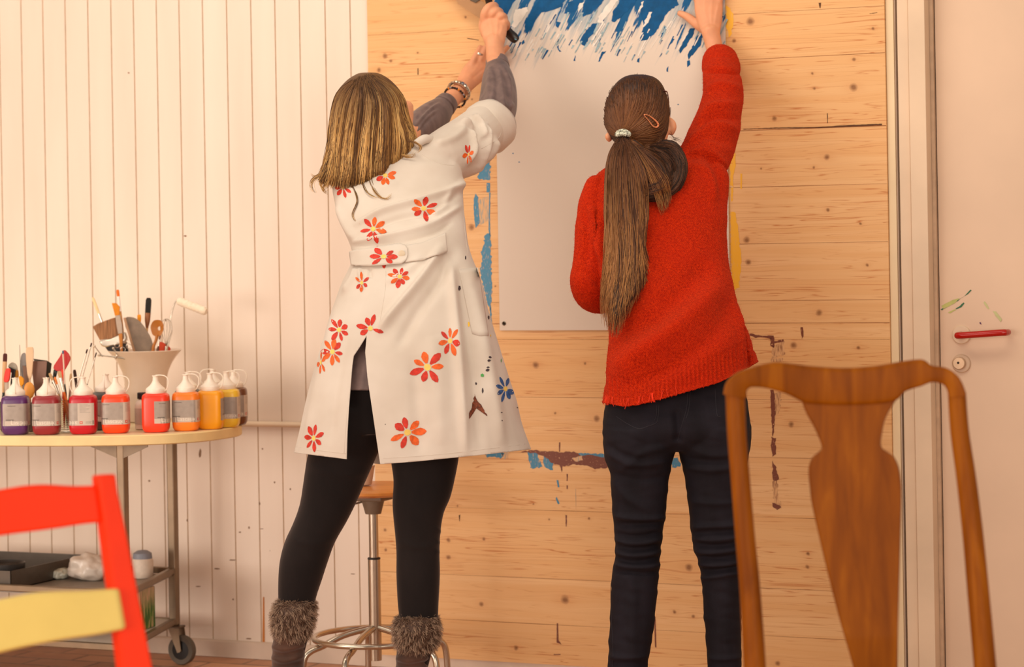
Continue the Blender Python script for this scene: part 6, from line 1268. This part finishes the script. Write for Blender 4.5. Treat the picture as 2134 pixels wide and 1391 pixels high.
# leggings
tl = newmat('black_leggings'); f_ = tl.noise(tl.obj, 1400, 2); l2 = tl.noise(tl.mapv(tl.obj, (1, 1, .5)), 9, 3)
tl.l.new(tl.ramp(l2, [(.3, lin((20, 15, 15))), (.75, lin((34, 27, 26)))]), tl.bsdf.inputs['Base Color']); tl.bsdf.inputs['Roughness'].default_value = .85; tl.bsdf.inputs['Specular IOR Level'].default_value = .2; tl.bsdf.inputs['Sheen Weight'].default_value = .3; tl.bsdf.inputs['Sheen Roughness'].default_value = .45; tl.bsdf.inputs['Sheen Tint'].default_value = (.75, .6, .55, 1); tl.bump(f_, .15, .0005)
lb = MB(); rows(lb, [(720, 715, 950, 6.36, .11), (780, 695, 955, 6.33, .12), (850, 675, 958, 6.32, .115), (900, 690, 945, 6.3, .10)])
rows(lb, leg_rows([(850, 672, 816), (900, 655, 806), (950, 641, 786), (1000, 633, 764), (1050, 625, 742), (1090, 611, 722), (1130, 593, 699), (1170, 583, 684), (1210, 580, 671), (1250, 580, 658), (1290, 583, 652), (1340, 588, 640), (1400, 590, 625)], 6.3), n=3)
rows(lb, leg_rows([(850, 795, 961), (900, 806, 961), (950, 813, 957), (1000, 820, 948), (1040, 818, 938), (1070, 819, 925), (1110, 823, 918), (1150, 826, 916), (1200, 826, 917), (1260, 829, 914), (1300, 834, 912), (1340, 838, 905), (1400, 842, 890)], lambda v: 6.315 - .065 * min(1, max(0, (v - 880) / 200)), .86), n=3)
def lfold(me): folds(me, [([(905, 1100), (916, 1108), (922, 1112)], .004, 4), ([(908, 1130), (918, 1132)], .003, 4), ([(906, 1150), (918, 1152)], .003, 4), ([(640, 970), (700, 990), (770, 985)], .002, 8), ([(830, 1130), (870, 1140), (914, 1136)], .0025, 7), ([(600, 1120), (650, 1135), (700, 1120)], .002, 8)])
leg_o = fuse('leggings', lb, .0046, tl.mt, wl, 4, post=lambda me: lfold(me))
# boots
tbm = mat('brown_suede', (76, 48, 34), .8, var=.25, scale=18, bump=.3, bscale=120, sheen=.3)
for side, (uc, Z, du) in enumerate(((603, 6.3, -8), (862, 6.25, 0))):
    bb = MB(); r0 = 34; cu0 = uc
    rows(bb, leg_rows([(1300, cu0 - 33, cu0 + 38), (1345, cu0 - 35, cu0 + 34), (1391, cu0 - 37, cu0 + 30), (1440, cu0 - 35, cu0 + 26), (1490, cu0 - 33, cu0 + 24), (1535, cu0 - 32, cu0 + 24)], Z, 1.05))
    g0_ = P(cu0 - 5, 1391, Z); c = Vector((g0_.x, g0_.y, 0)); R = []
    for t, w_, h in ((-.055, .03, .055), (-.03, .037, .085), (.02, .038, .10), (.08, .042, .07), (.14, .040, .045), (.19, .030, .032), (.205, .015, .02)):
        cc = c + FW * t; R.append([cc + RT * math.cos(a) * w_ + UP * (.004 + h * (math.sin(a) + 1) / 2) for a in np.linspace(0, 2 * math.pi, 18, endpoint=False)])
    bb.rings(R)
    def bf(me, cu0=cu0):
        rb = random.Random(cu0); folds(me, [([(cu0 - 38, v + rb.uniform(-4, 4)), (cu0 - 10, v + 7), (cu0 + 34, v + rb.uniform(-8, 2))], .007 * (1 if i % 2 else -.8), 6) for i, v in enumerate(range(1335, 1500, 12))])
    bt = fuse('boot', bb, .0045, tbm, wl, 3, post=lambda me: bf(me))
    if side == 0: cr_rows = [(1248, 583, 653), (1258, 570, 659), (1275, 565, 660), (1300, 564, 656), (1318, 568, 650), (1330, 576, 643)]
    else: cr_rows = [(1282, 836, 905), (1290, 821, 916), (1305, 817, 920), (1325, 818, 919), (1343, 823, 914), (1353, 832, 905)]
    cb = MB(); rows(cb, [(v, a + 5, b - 5, Z, (b - a) / 2 * Z / F * 1.0) for v, a, b in cr_rows])
    fo = cb.build('fur_cuff', mat('fur_ground', (92, 66, 50), .95, var=.2, scale=60), bt)
    V_ = []; F_ = []; cols = []; r_ = np.random.default_rng(side + 20); me = fo.data; ar = np.array([p.area for p in me.polygons]); nf = 6500; idx = r_.choice(len(ar), nf, p=ar / ar.sum()); off = wloc(fo)
    for i in idx:
        p = me.polygons[i]; ids = list(p.vertices); w3 = r_.dirichlet(np.ones(len(ids))); c = sum((me.vertices[j].co * float(w_) for j, w_ in zip(ids, w3)), Vector()) + off
        clump = Vector((noise.noise(c * 90), noise.noise(c * 90 + Vector((9, 0, 0))), noise.noise(c * 90 + Vector((0, 9, 0)))))
        d = (p.normal * .8 - UP * .45 + clump * 1.5 + Vector(r_.normal(0, .22, 3))).normalized(); l = .0125 * r_.uniform(.6, 1.3); a = d.orthogonal().normalized(); b = d.cross(a); o_ = len(V_); sh_ = float(np.clip(r_.normal(.5, .3) + clump.x * .9, 0, 1)); base_c, tip_c = lin((58, 38, 30)), mixc(lin((116, 84, 64)), lin((228, 194, 164)), sh_)
        for k in range(4):
            t = k / 3; q = c + d * l * t - UP * l * .25 * t * t; rr = .00065 * (1 - .75 * t); V_ += [q + a * rr, q - a * rr * .5 + b * rr * .87, q - a * rr * .5 - b * rr * .87]; cols += [mixc(base_c, tip_c, min(1, t * 1.3))] * 3
        for k in range(3):
            for j in range(3): F_.append((o_ + 3 * k + j, o_ + 3 * k + (j + 1) % 3, o_ + 3 * k + 3 + (j + 1) % 3, o_ + 3 * k + 3 + j))
    hair_object('fur_cuff', fo, [(V_, F_, cols)], M_fur if side else globals().setdefault('M_fur', hair_mat('fur_strands')), wl, lin((80, 56, 42)), 'fur')
    fo.parent = bt; fo['label'] = 'shaggy grey-brown fur cuff of the boot'; 
    # offset bookkeeping: both parents stand at the same origin
# blouse
tb_ = newmat('grey_brown_chiffon'); fb = tb_.noise(tb_.mapv(tb_.obj, (1, 1, .3)), 40, 3)
tb_.l.new(tb_.ramp(fb, [(.3, lin((92, 72, 68))), (.7, lin((122, 98, 92)))]), tb_.bsdf.inputs['Base Color']); tb_.bsdf.inputs['Roughness'].default_value = .6; tb_.bsdf.inputs['Sheen Weight'].default_value = .15
bl = MB(); rows(bl, [(420, 740, 930, 6.6, .10), (520, 755, 940, 6.5, .105), (620, 735, 955, 6.42, .12), (720, 705, 962, 6.36, .13), (808, 682, 965, 6.32, .135)])
limb(bl, [(930, 335, 6.74, 38), (985, 292, 6.86, 40), (1020, 262, 6.95, 42), (1036, 226, 7.02, 41.5), (1039, 192, 7.08, 39), (1038, 166, 7.12, 34.5), (1037, 148, 7.15, 28), (1036, 134, 7.175, 22.5)], 24, .95)
limb(bl, [(790, 335, 6.84, 34), (840, 300, 6.97, 34), (875, 270, 7.05, 38), (903, 245, 7.12, 35), (921, 226, 7.165, 26), (929, 217, 7.18, 22.5)], 22, .95)
def bfold(me):
    fl = [([(1012 + k * 9, 145), (1004 + k * 14, 180), (1006 + k * 15, 225)], .0045 * (1 if k % 2 else -.7), 4.5) for k in range(5)]
    fl += [([(1020, 140), (1030, 170), (1020, 240)], .004, 4), ([(1048, 140), (1062, 175), (1064, 230)], .005, 4.5), ([(1040, 215), (1058, 225), (1070, 215)], .004, 6)]
    fl += [([(915 - k * 2, 208 + k * 7), (893 - k * 3, 225 + k * 9), (868 - k, 250 + k * 11)], .0045 * (1 if k % 2 else -.8), 4) for k in range(5)]
    folds(me, [(a_, b_ * 1.4, c_) for a_, b_, c_ in fl])
blouse = fuse('blouse', bl, .0042, tb_.mt, wl, 4, post=lambda me: bfold(me))
for pts in ([(1037, 141, 7.165, 25.2), (1035.5, 127, 7.185, 23.2)], [(925, 222, 7.17, 25), (933.5, 212.5, 7.187, 23)]):
    mb = MB(); q = [P(a[0], a[1], a[2]) for a in pts]; d = (q[1] - q[0]).normalized(); r1, r2 = pts[0][3] * 7.17 / F, pts[1][3] * 7.17 / F
    mb.tube([q[0] - d * .001, q[0], q[0] + d * .002, q[1] - d * .002, q[1], q[1] - d * .001, q[0]], [r1 * .9, r1, r1 * 1.01, r2 * 1.01, r2, r2 * .9, r1 * .85], 26, False)
    mb.build('cuff_band', tb_.mt, blouse)
# smock
tc = newmat('white_cotton_smock'); fc = tc.noise(tc.obj, 700, 2); lc = tc.noise(tc.obj, 7, 3)
tc.l.new(tc.ramp(lc, [(.3, lin((208, 194, 178))), (.7, lin((222, 210, 196)))]), tc.bsdf.inputs['Base Color']); tc.bsdf.inputs['Roughness'].default_value = .85; tc.bsdf.inputs['Sheen Weight'].default_value = .15; tc.bump(fc, .12, .0006)
cb = MB()
rows(cb, [(296, 862, 905, 6.67, .03), (306, 835, 925, 6.67, .055), (322, 790, 942, 6.67, .075), (345, 735, 956, 6.66, .095), (370, 702, 963, 6.65, .108), (400, 694, 963, 6.62, .115), (450, 706, 968, 6.56, .12), (500, 726, 975, 6.5, .122), (540, 735, 985, 6.46, .125), (600, 707, 1006, 6.42, .14), (680, 682, 1027, 6.38, .155), (750, 662, 1048, 6.35, .165), (840, 636, 1076, 6.33, .18), (930, 615, 1103, 6.32, .19), (1000, 600, 1126, 6.32, .195)], 2.25, 56)
limb(cb, [(880, 345, 6.66, 50), (915, 332, 6.69, 55), (945, 316, 6.75, 58), (975, 297, 6.82, 57), (1003, 275, 6.88, 54), (1018, 264, 6.92, 51)], 26, .95)
limb(cb, [(735, 372, 6.68, 40), (785, 338, 6.80, 44), (822, 305, 6.92, 42)], 20)
SLIT = [(764, 700), (748, 726), (737, 742), (734, 762), (731, 800), (727, 850), (724, 900), (721, 1010), (800, 1010), (791, 960), (783, 905), (775, 850), (766, 790), (761, 735)]
HEML = [(560, 936), (613, 944), (722, 957.5), (757, 964), (793, 968), (860, 963), (930, 956), (1000, 949), (1105, 937), (1160, 930)]
def cfold(me):
    fl = [([(742, 468), (800, 440), (870, 420), (950, 392), (990, 350)], .009, 6), ([(760, 482), (830, 455), (900, 440), (955, 405)], -.006, 6), ([(740, 505), (820, 492), (900, 470), (958, 430)], .008, 6), ([(733, 512), (830, 505), (905, 485), (940, 465)], -.005, 4), ([(700, 430), (720, 470), (740, 500)], .006, 8),
          ([(960, 395), (1000, 345), (1010, 300), (1012, 262)], .011, 5), ([(985, 372), (1020, 325), (1032, 290)], .009, 5), ([(975, 385), (1008, 338), (1020, 290)], -.007, 5), ([(985, 245), (1000, 262), (1004, 290)], .009, 4), ([(975, 262), (990, 280), (992, 305)], -.008, 4), ([(905, 300), (945, 288), (972, 265)], .006, 8), ([(955, 258), (978, 262), (988, 300), (975, 340)], .008, 5),
          ([(920, 520), (880, 580), (830, 640), (790, 690)], .012, 9), ([(945, 520), (920, 580), (870, 650), (830, 720)], -.008, 12), ([(880, 540), (840, 570), (800, 590)], .004, 8), ([(935, 530), (945, 620), (955, 720), (965, 850), (970, 940)], .008, 10), ([(960, 560), (975, 680), (990, 800), (1000, 930)], -.007, 12), ([(985, 600), (1010, 720), (1030, 830), (1045, 930)], .007, 13), ([(900, 700), (915, 800), (920, 930)], .004, 18), ([(860, 740), (870, 850), (875, 950)], -.004, 16),
          ([(700, 640), (680, 740), (655, 840), (640, 930)], .005, 12), ([(722, 700), (700, 800), (685, 930)], -.004, 12), ([(716, 610), (735, 580), (742, 560)], .006, 6), ([(750, 560), (752, 580), (756, 605)], .005, 4), ([(770, 560), (772, 580)], -.004, 4), ([(690, 395), (760, 400), (830, 380)], .004, 12), ([(850, 330), (905, 325), (950, 340)], -.004, 12), ([(940, 400), (925, 430), (900, 450)], .006, 7)]
    wrinkle(me, .0026, .018, .03, 12, -.5); folds(me, [(a_, b_ * (2.5 if a_[0][0] > 930 and a_[0][1] < 400 else 1.75), c_) for a_, b_, c_ in fl])
    cut_below(me, HEML); cut_hole(me, SLIT)
smock = fuse('smock', cb, .0046, [tc.mt], wl, 5, post=lambda me: cfold(me), solid=.0018)
ss = Surf([smock])
flm = [tc.mt, mat('petal_red', (206, 50, 30), .6, var=.15, scale=90), mat('petal_orange', (232, 98, 30), .6, var=.15, scale=90), mat('petal_yellow', (248, 206, 104), .6, var=.08, scale=60), mat('petal_blue', (40, 92, 150), .6, var=.2, scale=80), mat('splash_dark', (58, 42, 48), .6), mat('splash_yellow', (248, 196, 60), .6), mat('splash_green', (80, 160, 80), .6), mat('splash_brown', (124, 62, 36), .7, var=.3, scale=200), mat('stitch', (196, 172, 150), .8)]
mf = MB(); rq = random.Random(21)
def flower(cu, cv, r, n=8, cols=(1, 2), rot=0., cr=None, only=None, sq_=(1., 1.)):
    r = r * 1.08
    cr = cr or r * .2
    for k in range(n):
        if only and k not in only: continue
        a = rot + 2 * math.pi * k / n + rq.uniform(-.12, .12); L_ = r * rq.uniform(.85, 1.2); w_ = r * rq.uniform(.15, .25); s0 = cr * 1.25
        prof = [(s0, .25), (s0 + (L_ - s0) * .3, .8), (s0 + (L_ - s0) * .62, 1.), (s0 + (L_ - s0) * .88, .6), (L_, .08)]; pts = [(t, w_ * h) for t, h in prof] + [(t, -w_ * h) for t, h in prof[::-1]]
        patch(ss, mf, [(cu + (t * math.cos(a) - q * math.sin(a)) * sq_[0], cv + (t * math.sin(a) + q * math.cos(a)) * sq_[1]) for t, q in pts], .0008, cols[rq.randrange(len(cols))], 6)
    patch(ss, mf, [(cu + cr * math.cos(a) * sq_[0] * rq.uniform(.9, 1.1), cv + cr * math.sin(a) * sq_[1] * rq.uniform(.9, 1.1)) for a in np.arange(0, 6.28, .5)], .0011, 3)
flower(778, 478, 24, 7, (1, 2, 1), .3); flower(883, 435, 27, 7, (1, 1, 2), .5, sq_=(1, .8)); flower(803, 366, 21, 8, (1, 2), .4, only=(0, 1, 2, 3, 7)); flower(715, 391, 18, 8, (1,), .6, only=(0, 1, 2, 3))
flower(976, 322, 20, 6, (1, 2), .9, cr=3, sq_=(.5, 1.1)); flower(800, 536, 26, 9, (1,), .1, sq_=(1, .85)); flower(833, 577, 21, 8, (1, 2), .2, sq_=(1, .95)); flower(754, 590, 18, 6, (1, 2), .5, cr=4, sq_=(.75, 1))
flower(707, 688, 22, 7, (1,), .4, sq_=(.95, 1)); flower(772, 685, 24, 8, (1, 1), .3, only=(0, 2, 3, 4, 5, 6)); flower(693, 734, 24, 8, (2, 2, 1), .1, sq_=(.9, 1)); flower(669, 756, 17, 6, (2,), .7, sq_=(.55, 1.3)); flower(938, 711, 25, 7, (1, 2), .15, sq_=(.85, 1.1)); flower(891, 766, 32, 7, (1, 2), .9); flower(849, 902, 32, 7, (2, 2, 1), .05); flower(654, 914, 25, 7, (1,), .5, sq_=(.7, 1)); flower(1053, 811, 23, 8, (4,), .3, sq_=(.75, 1.))
def blob(u, v, a, b, mi, rot=0.): patch(ss, mf, [(u + (a * math.cos(t) * math.cos(rot) - b * math.sin(t) * math.sin(rot)) * rq.uniform(.7, 1.2), v + (a * math.cos(t) * math.sin(rot) + b * math.sin(t) * math.cos(rot)) * rq.uniform(.7, 1.2)) for t in np.arange(0, 6.2, .6)], .0009, mi)
for u, v, a, b in ((957, 601, 3, 5), (996, 604, 2, 3), (994, 615, 4, 6), (998, 638, 2, 2), (1000, 649, 4, 7), (1003, 657, 3, 3), (1018, 662, 2, 4), (1023, 664, 1.5, 3), (970, 538, 1.5, 4), (1021, 745, 3, 2), (1019, 752, 4, 2.5), (1017, 766, 3, 2), (1016, 772, 4, 3), (992, 800, 2, 3), (1006, 815, 2, 6), (977, 562, 2, 1.5), (1012, 683, 3, 1), (1045, 860, 2, 1), (1046, 877, 1.5, 1), (803, 885, 1, 1), (1078, 850, 1.5, 1)): blob(u, v, a, b, 5)
for u, v, a, b in ((989, 627, 3, 4), (993, 664, 3, 6), (977, 676, 2, 6), (1022, 700, 1, 2)): blob(u, v, a, b, 6)
blob(1005, 783, 4, 4, 7); blob(1044, 752, 1, 4, 7)
patch(ss, mf, rough([(990, 821), (994, 832), (1002, 845), (1013, 862), (1016, 867), (1008, 860), (1000, 852), (990, 852), (984, 862), (977, 874), (977, 862), (984, 845), (987, 830)], 1.5, 4), .0009, 8, 4)
# seams and stitches
for pl in ([(946, 345), (920, 342), (895, 332), (880, 322)], [(804, 565), (803, 600), (797, 640), (790, 680)], [(965, 400), (968, 470), (975, 530)], [(1003, 310), (1035, 292), (1045, 275)], [(618, 932), (670, 940), (721, 946)], [(790, 956), (860, 952), (930, 946), (1000, 938), (1094, 926)], [(717, 946), (720, 900), (724, 850)]): line_on(ss, mf, pl, .0006, .0001)
me = smock.data; off = wloc(smock); base_n = len(me.vertices)
mo = bpy.data.meshes.new('smock'); v0 = [tuple(v.co) for v in me.vertices] + [tuple(v - off) for v in mf.v]; f0 = [list(p.vertices) for p in me.polygons] + [[i + base_n for i in f] for f in mf.f]
# solid cloth as its own geometry so that the painted flowers stay thin
dg = bpy.context.evaluated_depsgraph_get(); mso = bpy.data.meshes.new_from_object(smock.evaluated_get(dg)); base_n = len(mso.vertices)
v0 = [tuple(v.co) for v in mso.vertices] + [tuple(v - off) for v in mf.v]; f0 = [list(p.vertices) for p in mso.polygons]; n0 = len(f0); f0 += [[i + base_n for i in f] for f in mf.f]
mo.from_pydata(v0, [], f0); [mo.materials.append(q) for q in flm]; mo.polygons.foreach_set('material_index', [0] * n0 + mf.m); mo.shade_smooth(); mo.update(); smock.modifiers.clear(); smock.data = mo; smock['label'] = 'white cotton smock painted with red, orange and blue flowers'
# belt in two overlapping halves, pocket, rolled cuff, collar
def cloth_piece(name, A_, B_, off_, th, n=40, m_=8):
    vs, fs = strip_patch(ss, A_, B_, off_, n, m_); mb = MB(); mb.add(vs, fs); o = mb.build(name, tc.mt, smock, auto=0); s = o.modifiers.new('t', 'SOLIDIFY'); s.thickness = th; s.offset = 0; return o
cloth_piece('belt', [(845, 514), (880, 508), (928, 488)], [(845, 549), (885, 543), (930, 526)], .004, .0025)
bA = [(734, 524), (780, 519), (835, 512), (845, 515), (849, 522)]; bB = [(736, 558), (790, 557), (838, 553), (847, 546), (850, 535)]
cloth_piece('belt', bA, bB, .0075, .0025)
mb = MB(); cbp = ss.on(838, 534, .011); mb.lathe([(.0085, 0), (.009, .0015), (.006, .0025)], (0, 0, 0), 20, Matrix.Translation(cbp) @ (-FW).to_track_quat('Z', 'Y').to_matrix().to_4x4()); mb.build('button', mat('cream_button', (226, 208, 178), .35), smock)
cloth_piece('pocket', [(956, 562), (975, 560), (996, 558)], [(984, 696), (1000, 701), (1018, 700)], .0008, .0012, 24, 14)
# flowers that lie over the belt
mb2 = mf; mf = MB(); s_b = Surf([o for o in smock.children if o.name.startswith('belt')]); old = ss; ss = s_b
EXTRA[0] = .0016; flower(800, 536, 26, 8, (1,), .1, sq_=(1, .8)); EXTRA[0] = 0.; ss = old
bl_o = mf.build('painted_flower', flm, smock, auto=0, recalc=False) if mf.v else None
mb = MB(); q = [(1003, 277, 6.88), (1008, 273, 6.89), (1016, 267, 6.91), (1026, 260, 6.935), (1031, 256, 6.945), (1029, 258, 6.94), (1020, 264, 6.92)]; rr = [50, 55, 57.5, 56.5, 53, 48, 47]
d = (P(*q[4]) - P(*q[0])).normalized(); a_ = (FW - d * FW.dot(d)).normalized(); b_ = d.cross(a_); R = []
for p_, r_ in zip(q, rr):
    R.append([P(*p_) + (a_ * math.cos(t) * .95 + b_ * math.sin(t)) * (r_ + 1.2 * math.sin(t * 5 + r_)) * 6.92 / F for t in np.linspace(0, 2 * math.pi, 48, endpoint=False)])
mb.rings(R, True, False); mb.build('sleeve_cuff', tc.mt, smock, auto=0)
mb = MB(); limb(mb, [(868, 300, 6.60, 9), (885, 290, 6.62, 10), (900, 291, 6.66, 9)], 12, .8); mb.build('collar', tc.mt, smock)
# hair
DK2, MD2, BL, PB = lin((70, 44, 24)), lin((128, 88, 46)), lin((196, 146, 80)), lin((234, 194, 126))
hv = MB()
rows(hv, [(152, 748, 786, 6.70, .02), (157, 738, 798, 6.695, .045), (168, 722, 814, 6.69, .07), (190, 703, 834, 6.685, .092), (220, 691, 846, 6.68, .104), (260, 685, 856, 6.67, .108), (300, 681, 868, 6.66, .106), (325, 679, 856, 6.65, .10), (350, 677, 832, 6.63, .09), (370, 675, 806, 6.61, .075), (388, 690, 770, 6.60, .05)], 2.15)
limb(hv, [(690, 345, 6.60, 14), (680, 368, 6.59, 14), (670, 378, 6.58, 9)], 12)
vol = fuse('hair', hv, .0048, hm, wl, 4, post=lambda me: folds(me, [([(735 + k * 16 - 40, 210), (728 + k * 17 - 45, 290), (726 + k * 17 - 48, 375)], .007 * (1 if k % 2 else -1), 5) for k in range(9)])); sv = Surf([vol])
def tone4(r_, x):
    cl_ = .5 + .5 * math.sin(x * 61 + 2 * math.sin(x * 23)); q = min(1, max(0, cl_ * .75 + r_.uniform(-.1, .35))); root = mixc(DK2, MD2, r_.random() ** 1.3); tip = mixc(MD2, BL, r_.random()) if q < .5 else mixc(BL, PB, r_.random() ** 1.5); tb0 = r_.uniform(.15, .5)
    if r_.random() < .18 + .35 * (1 - cl_): tip = mixc(DK2, MD2, r_.random())
    return lambda t: mixc(root, tip, min(1, max(0, (t - tb0 * .4) / .45)))
G = [[(738, 167), (703, 195), (688, 250), (682, 310), (672, 352), (658, 376)], [(741, 165), (708, 205), (696, 270), (690, 335), (682, 380), (676, 394)], [(746, 162), (724, 210), (710, 290), (705, 350), (698, 394)], [(750, 160), (741, 215), (728, 300), (724, 355), (718, 397)], [(754, 158), (758, 220), (748, 300), (745, 355), (741, 398)], [(758, 156), (775, 215), (768, 295), (765, 350), (762, 395)], [(762, 155), (790, 210), (790, 285), (783, 345), (781, 388)], [(766, 154), (804, 205), (810, 275), (806, 335), (802, 376)], [(770, 154), (816, 198), (828, 258), (832, 310), (824, 355)], [(776, 155), (828, 192), (842, 240), (856, 290), (848, 330)], [(782, 157), (835, 195), (849, 240), (866, 285), (874, 300)]]
S1 = strands(G, 2600, sv, .0013, tone4, 6., 6.58, 20, seed=12, lift=(.001, .012), lenj=.12)
W_ = [[(722, 372), (738, 398), (743, 420), (733, 446), (738, 460), (752, 470)], [(766, 360), (776, 392), (792, 411), (808, 413), (815, 402)], [(750, 372), (760, 397), (774, 408), (790, 412)]]
sw = Surf([vol, smock]); S2 = []
for i, g_ in enumerate(W_): S2.append(strands([g_, [(a + 3, b + 2) for a, b in g_]], 9, sw, .0007, tone4, 1.5, 6.5, 18, seed=30 + i, lenj=.25, lift=(.003, .008)))
for i, g_ in enumerate([[(690, 350), (668, 362), (655, 366), (645, 360)], [(685, 355), (660, 366), (648, 378), (649, 392), (655, 400)], [(690, 362), (672, 372), (666, 384), (674, 394), (682, 392)], [(846, 290), (866, 296), (876, 306), (868, 316)], [(800, 330), (830, 345), (850, 342), (842, 352)], [(812, 300), (835, 320), (858, 322), (866, 312)], [(690, 368), (676, 380), (670, 392), (680, 402)]]):
    S2.append(strands([g_, [(a + 4, b + 5) for a, b in g_]], 26, None, .0007, tone4, 2.5, 6.575, 14, seed=50 + i, lenj=.3))
hair2 = hair_object('hair', vol, [S1] + S2, hm, wl, lin((96, 64, 34))); tag(hair2, 'shoulder length wavy hair, brown at the roots and blonde below')
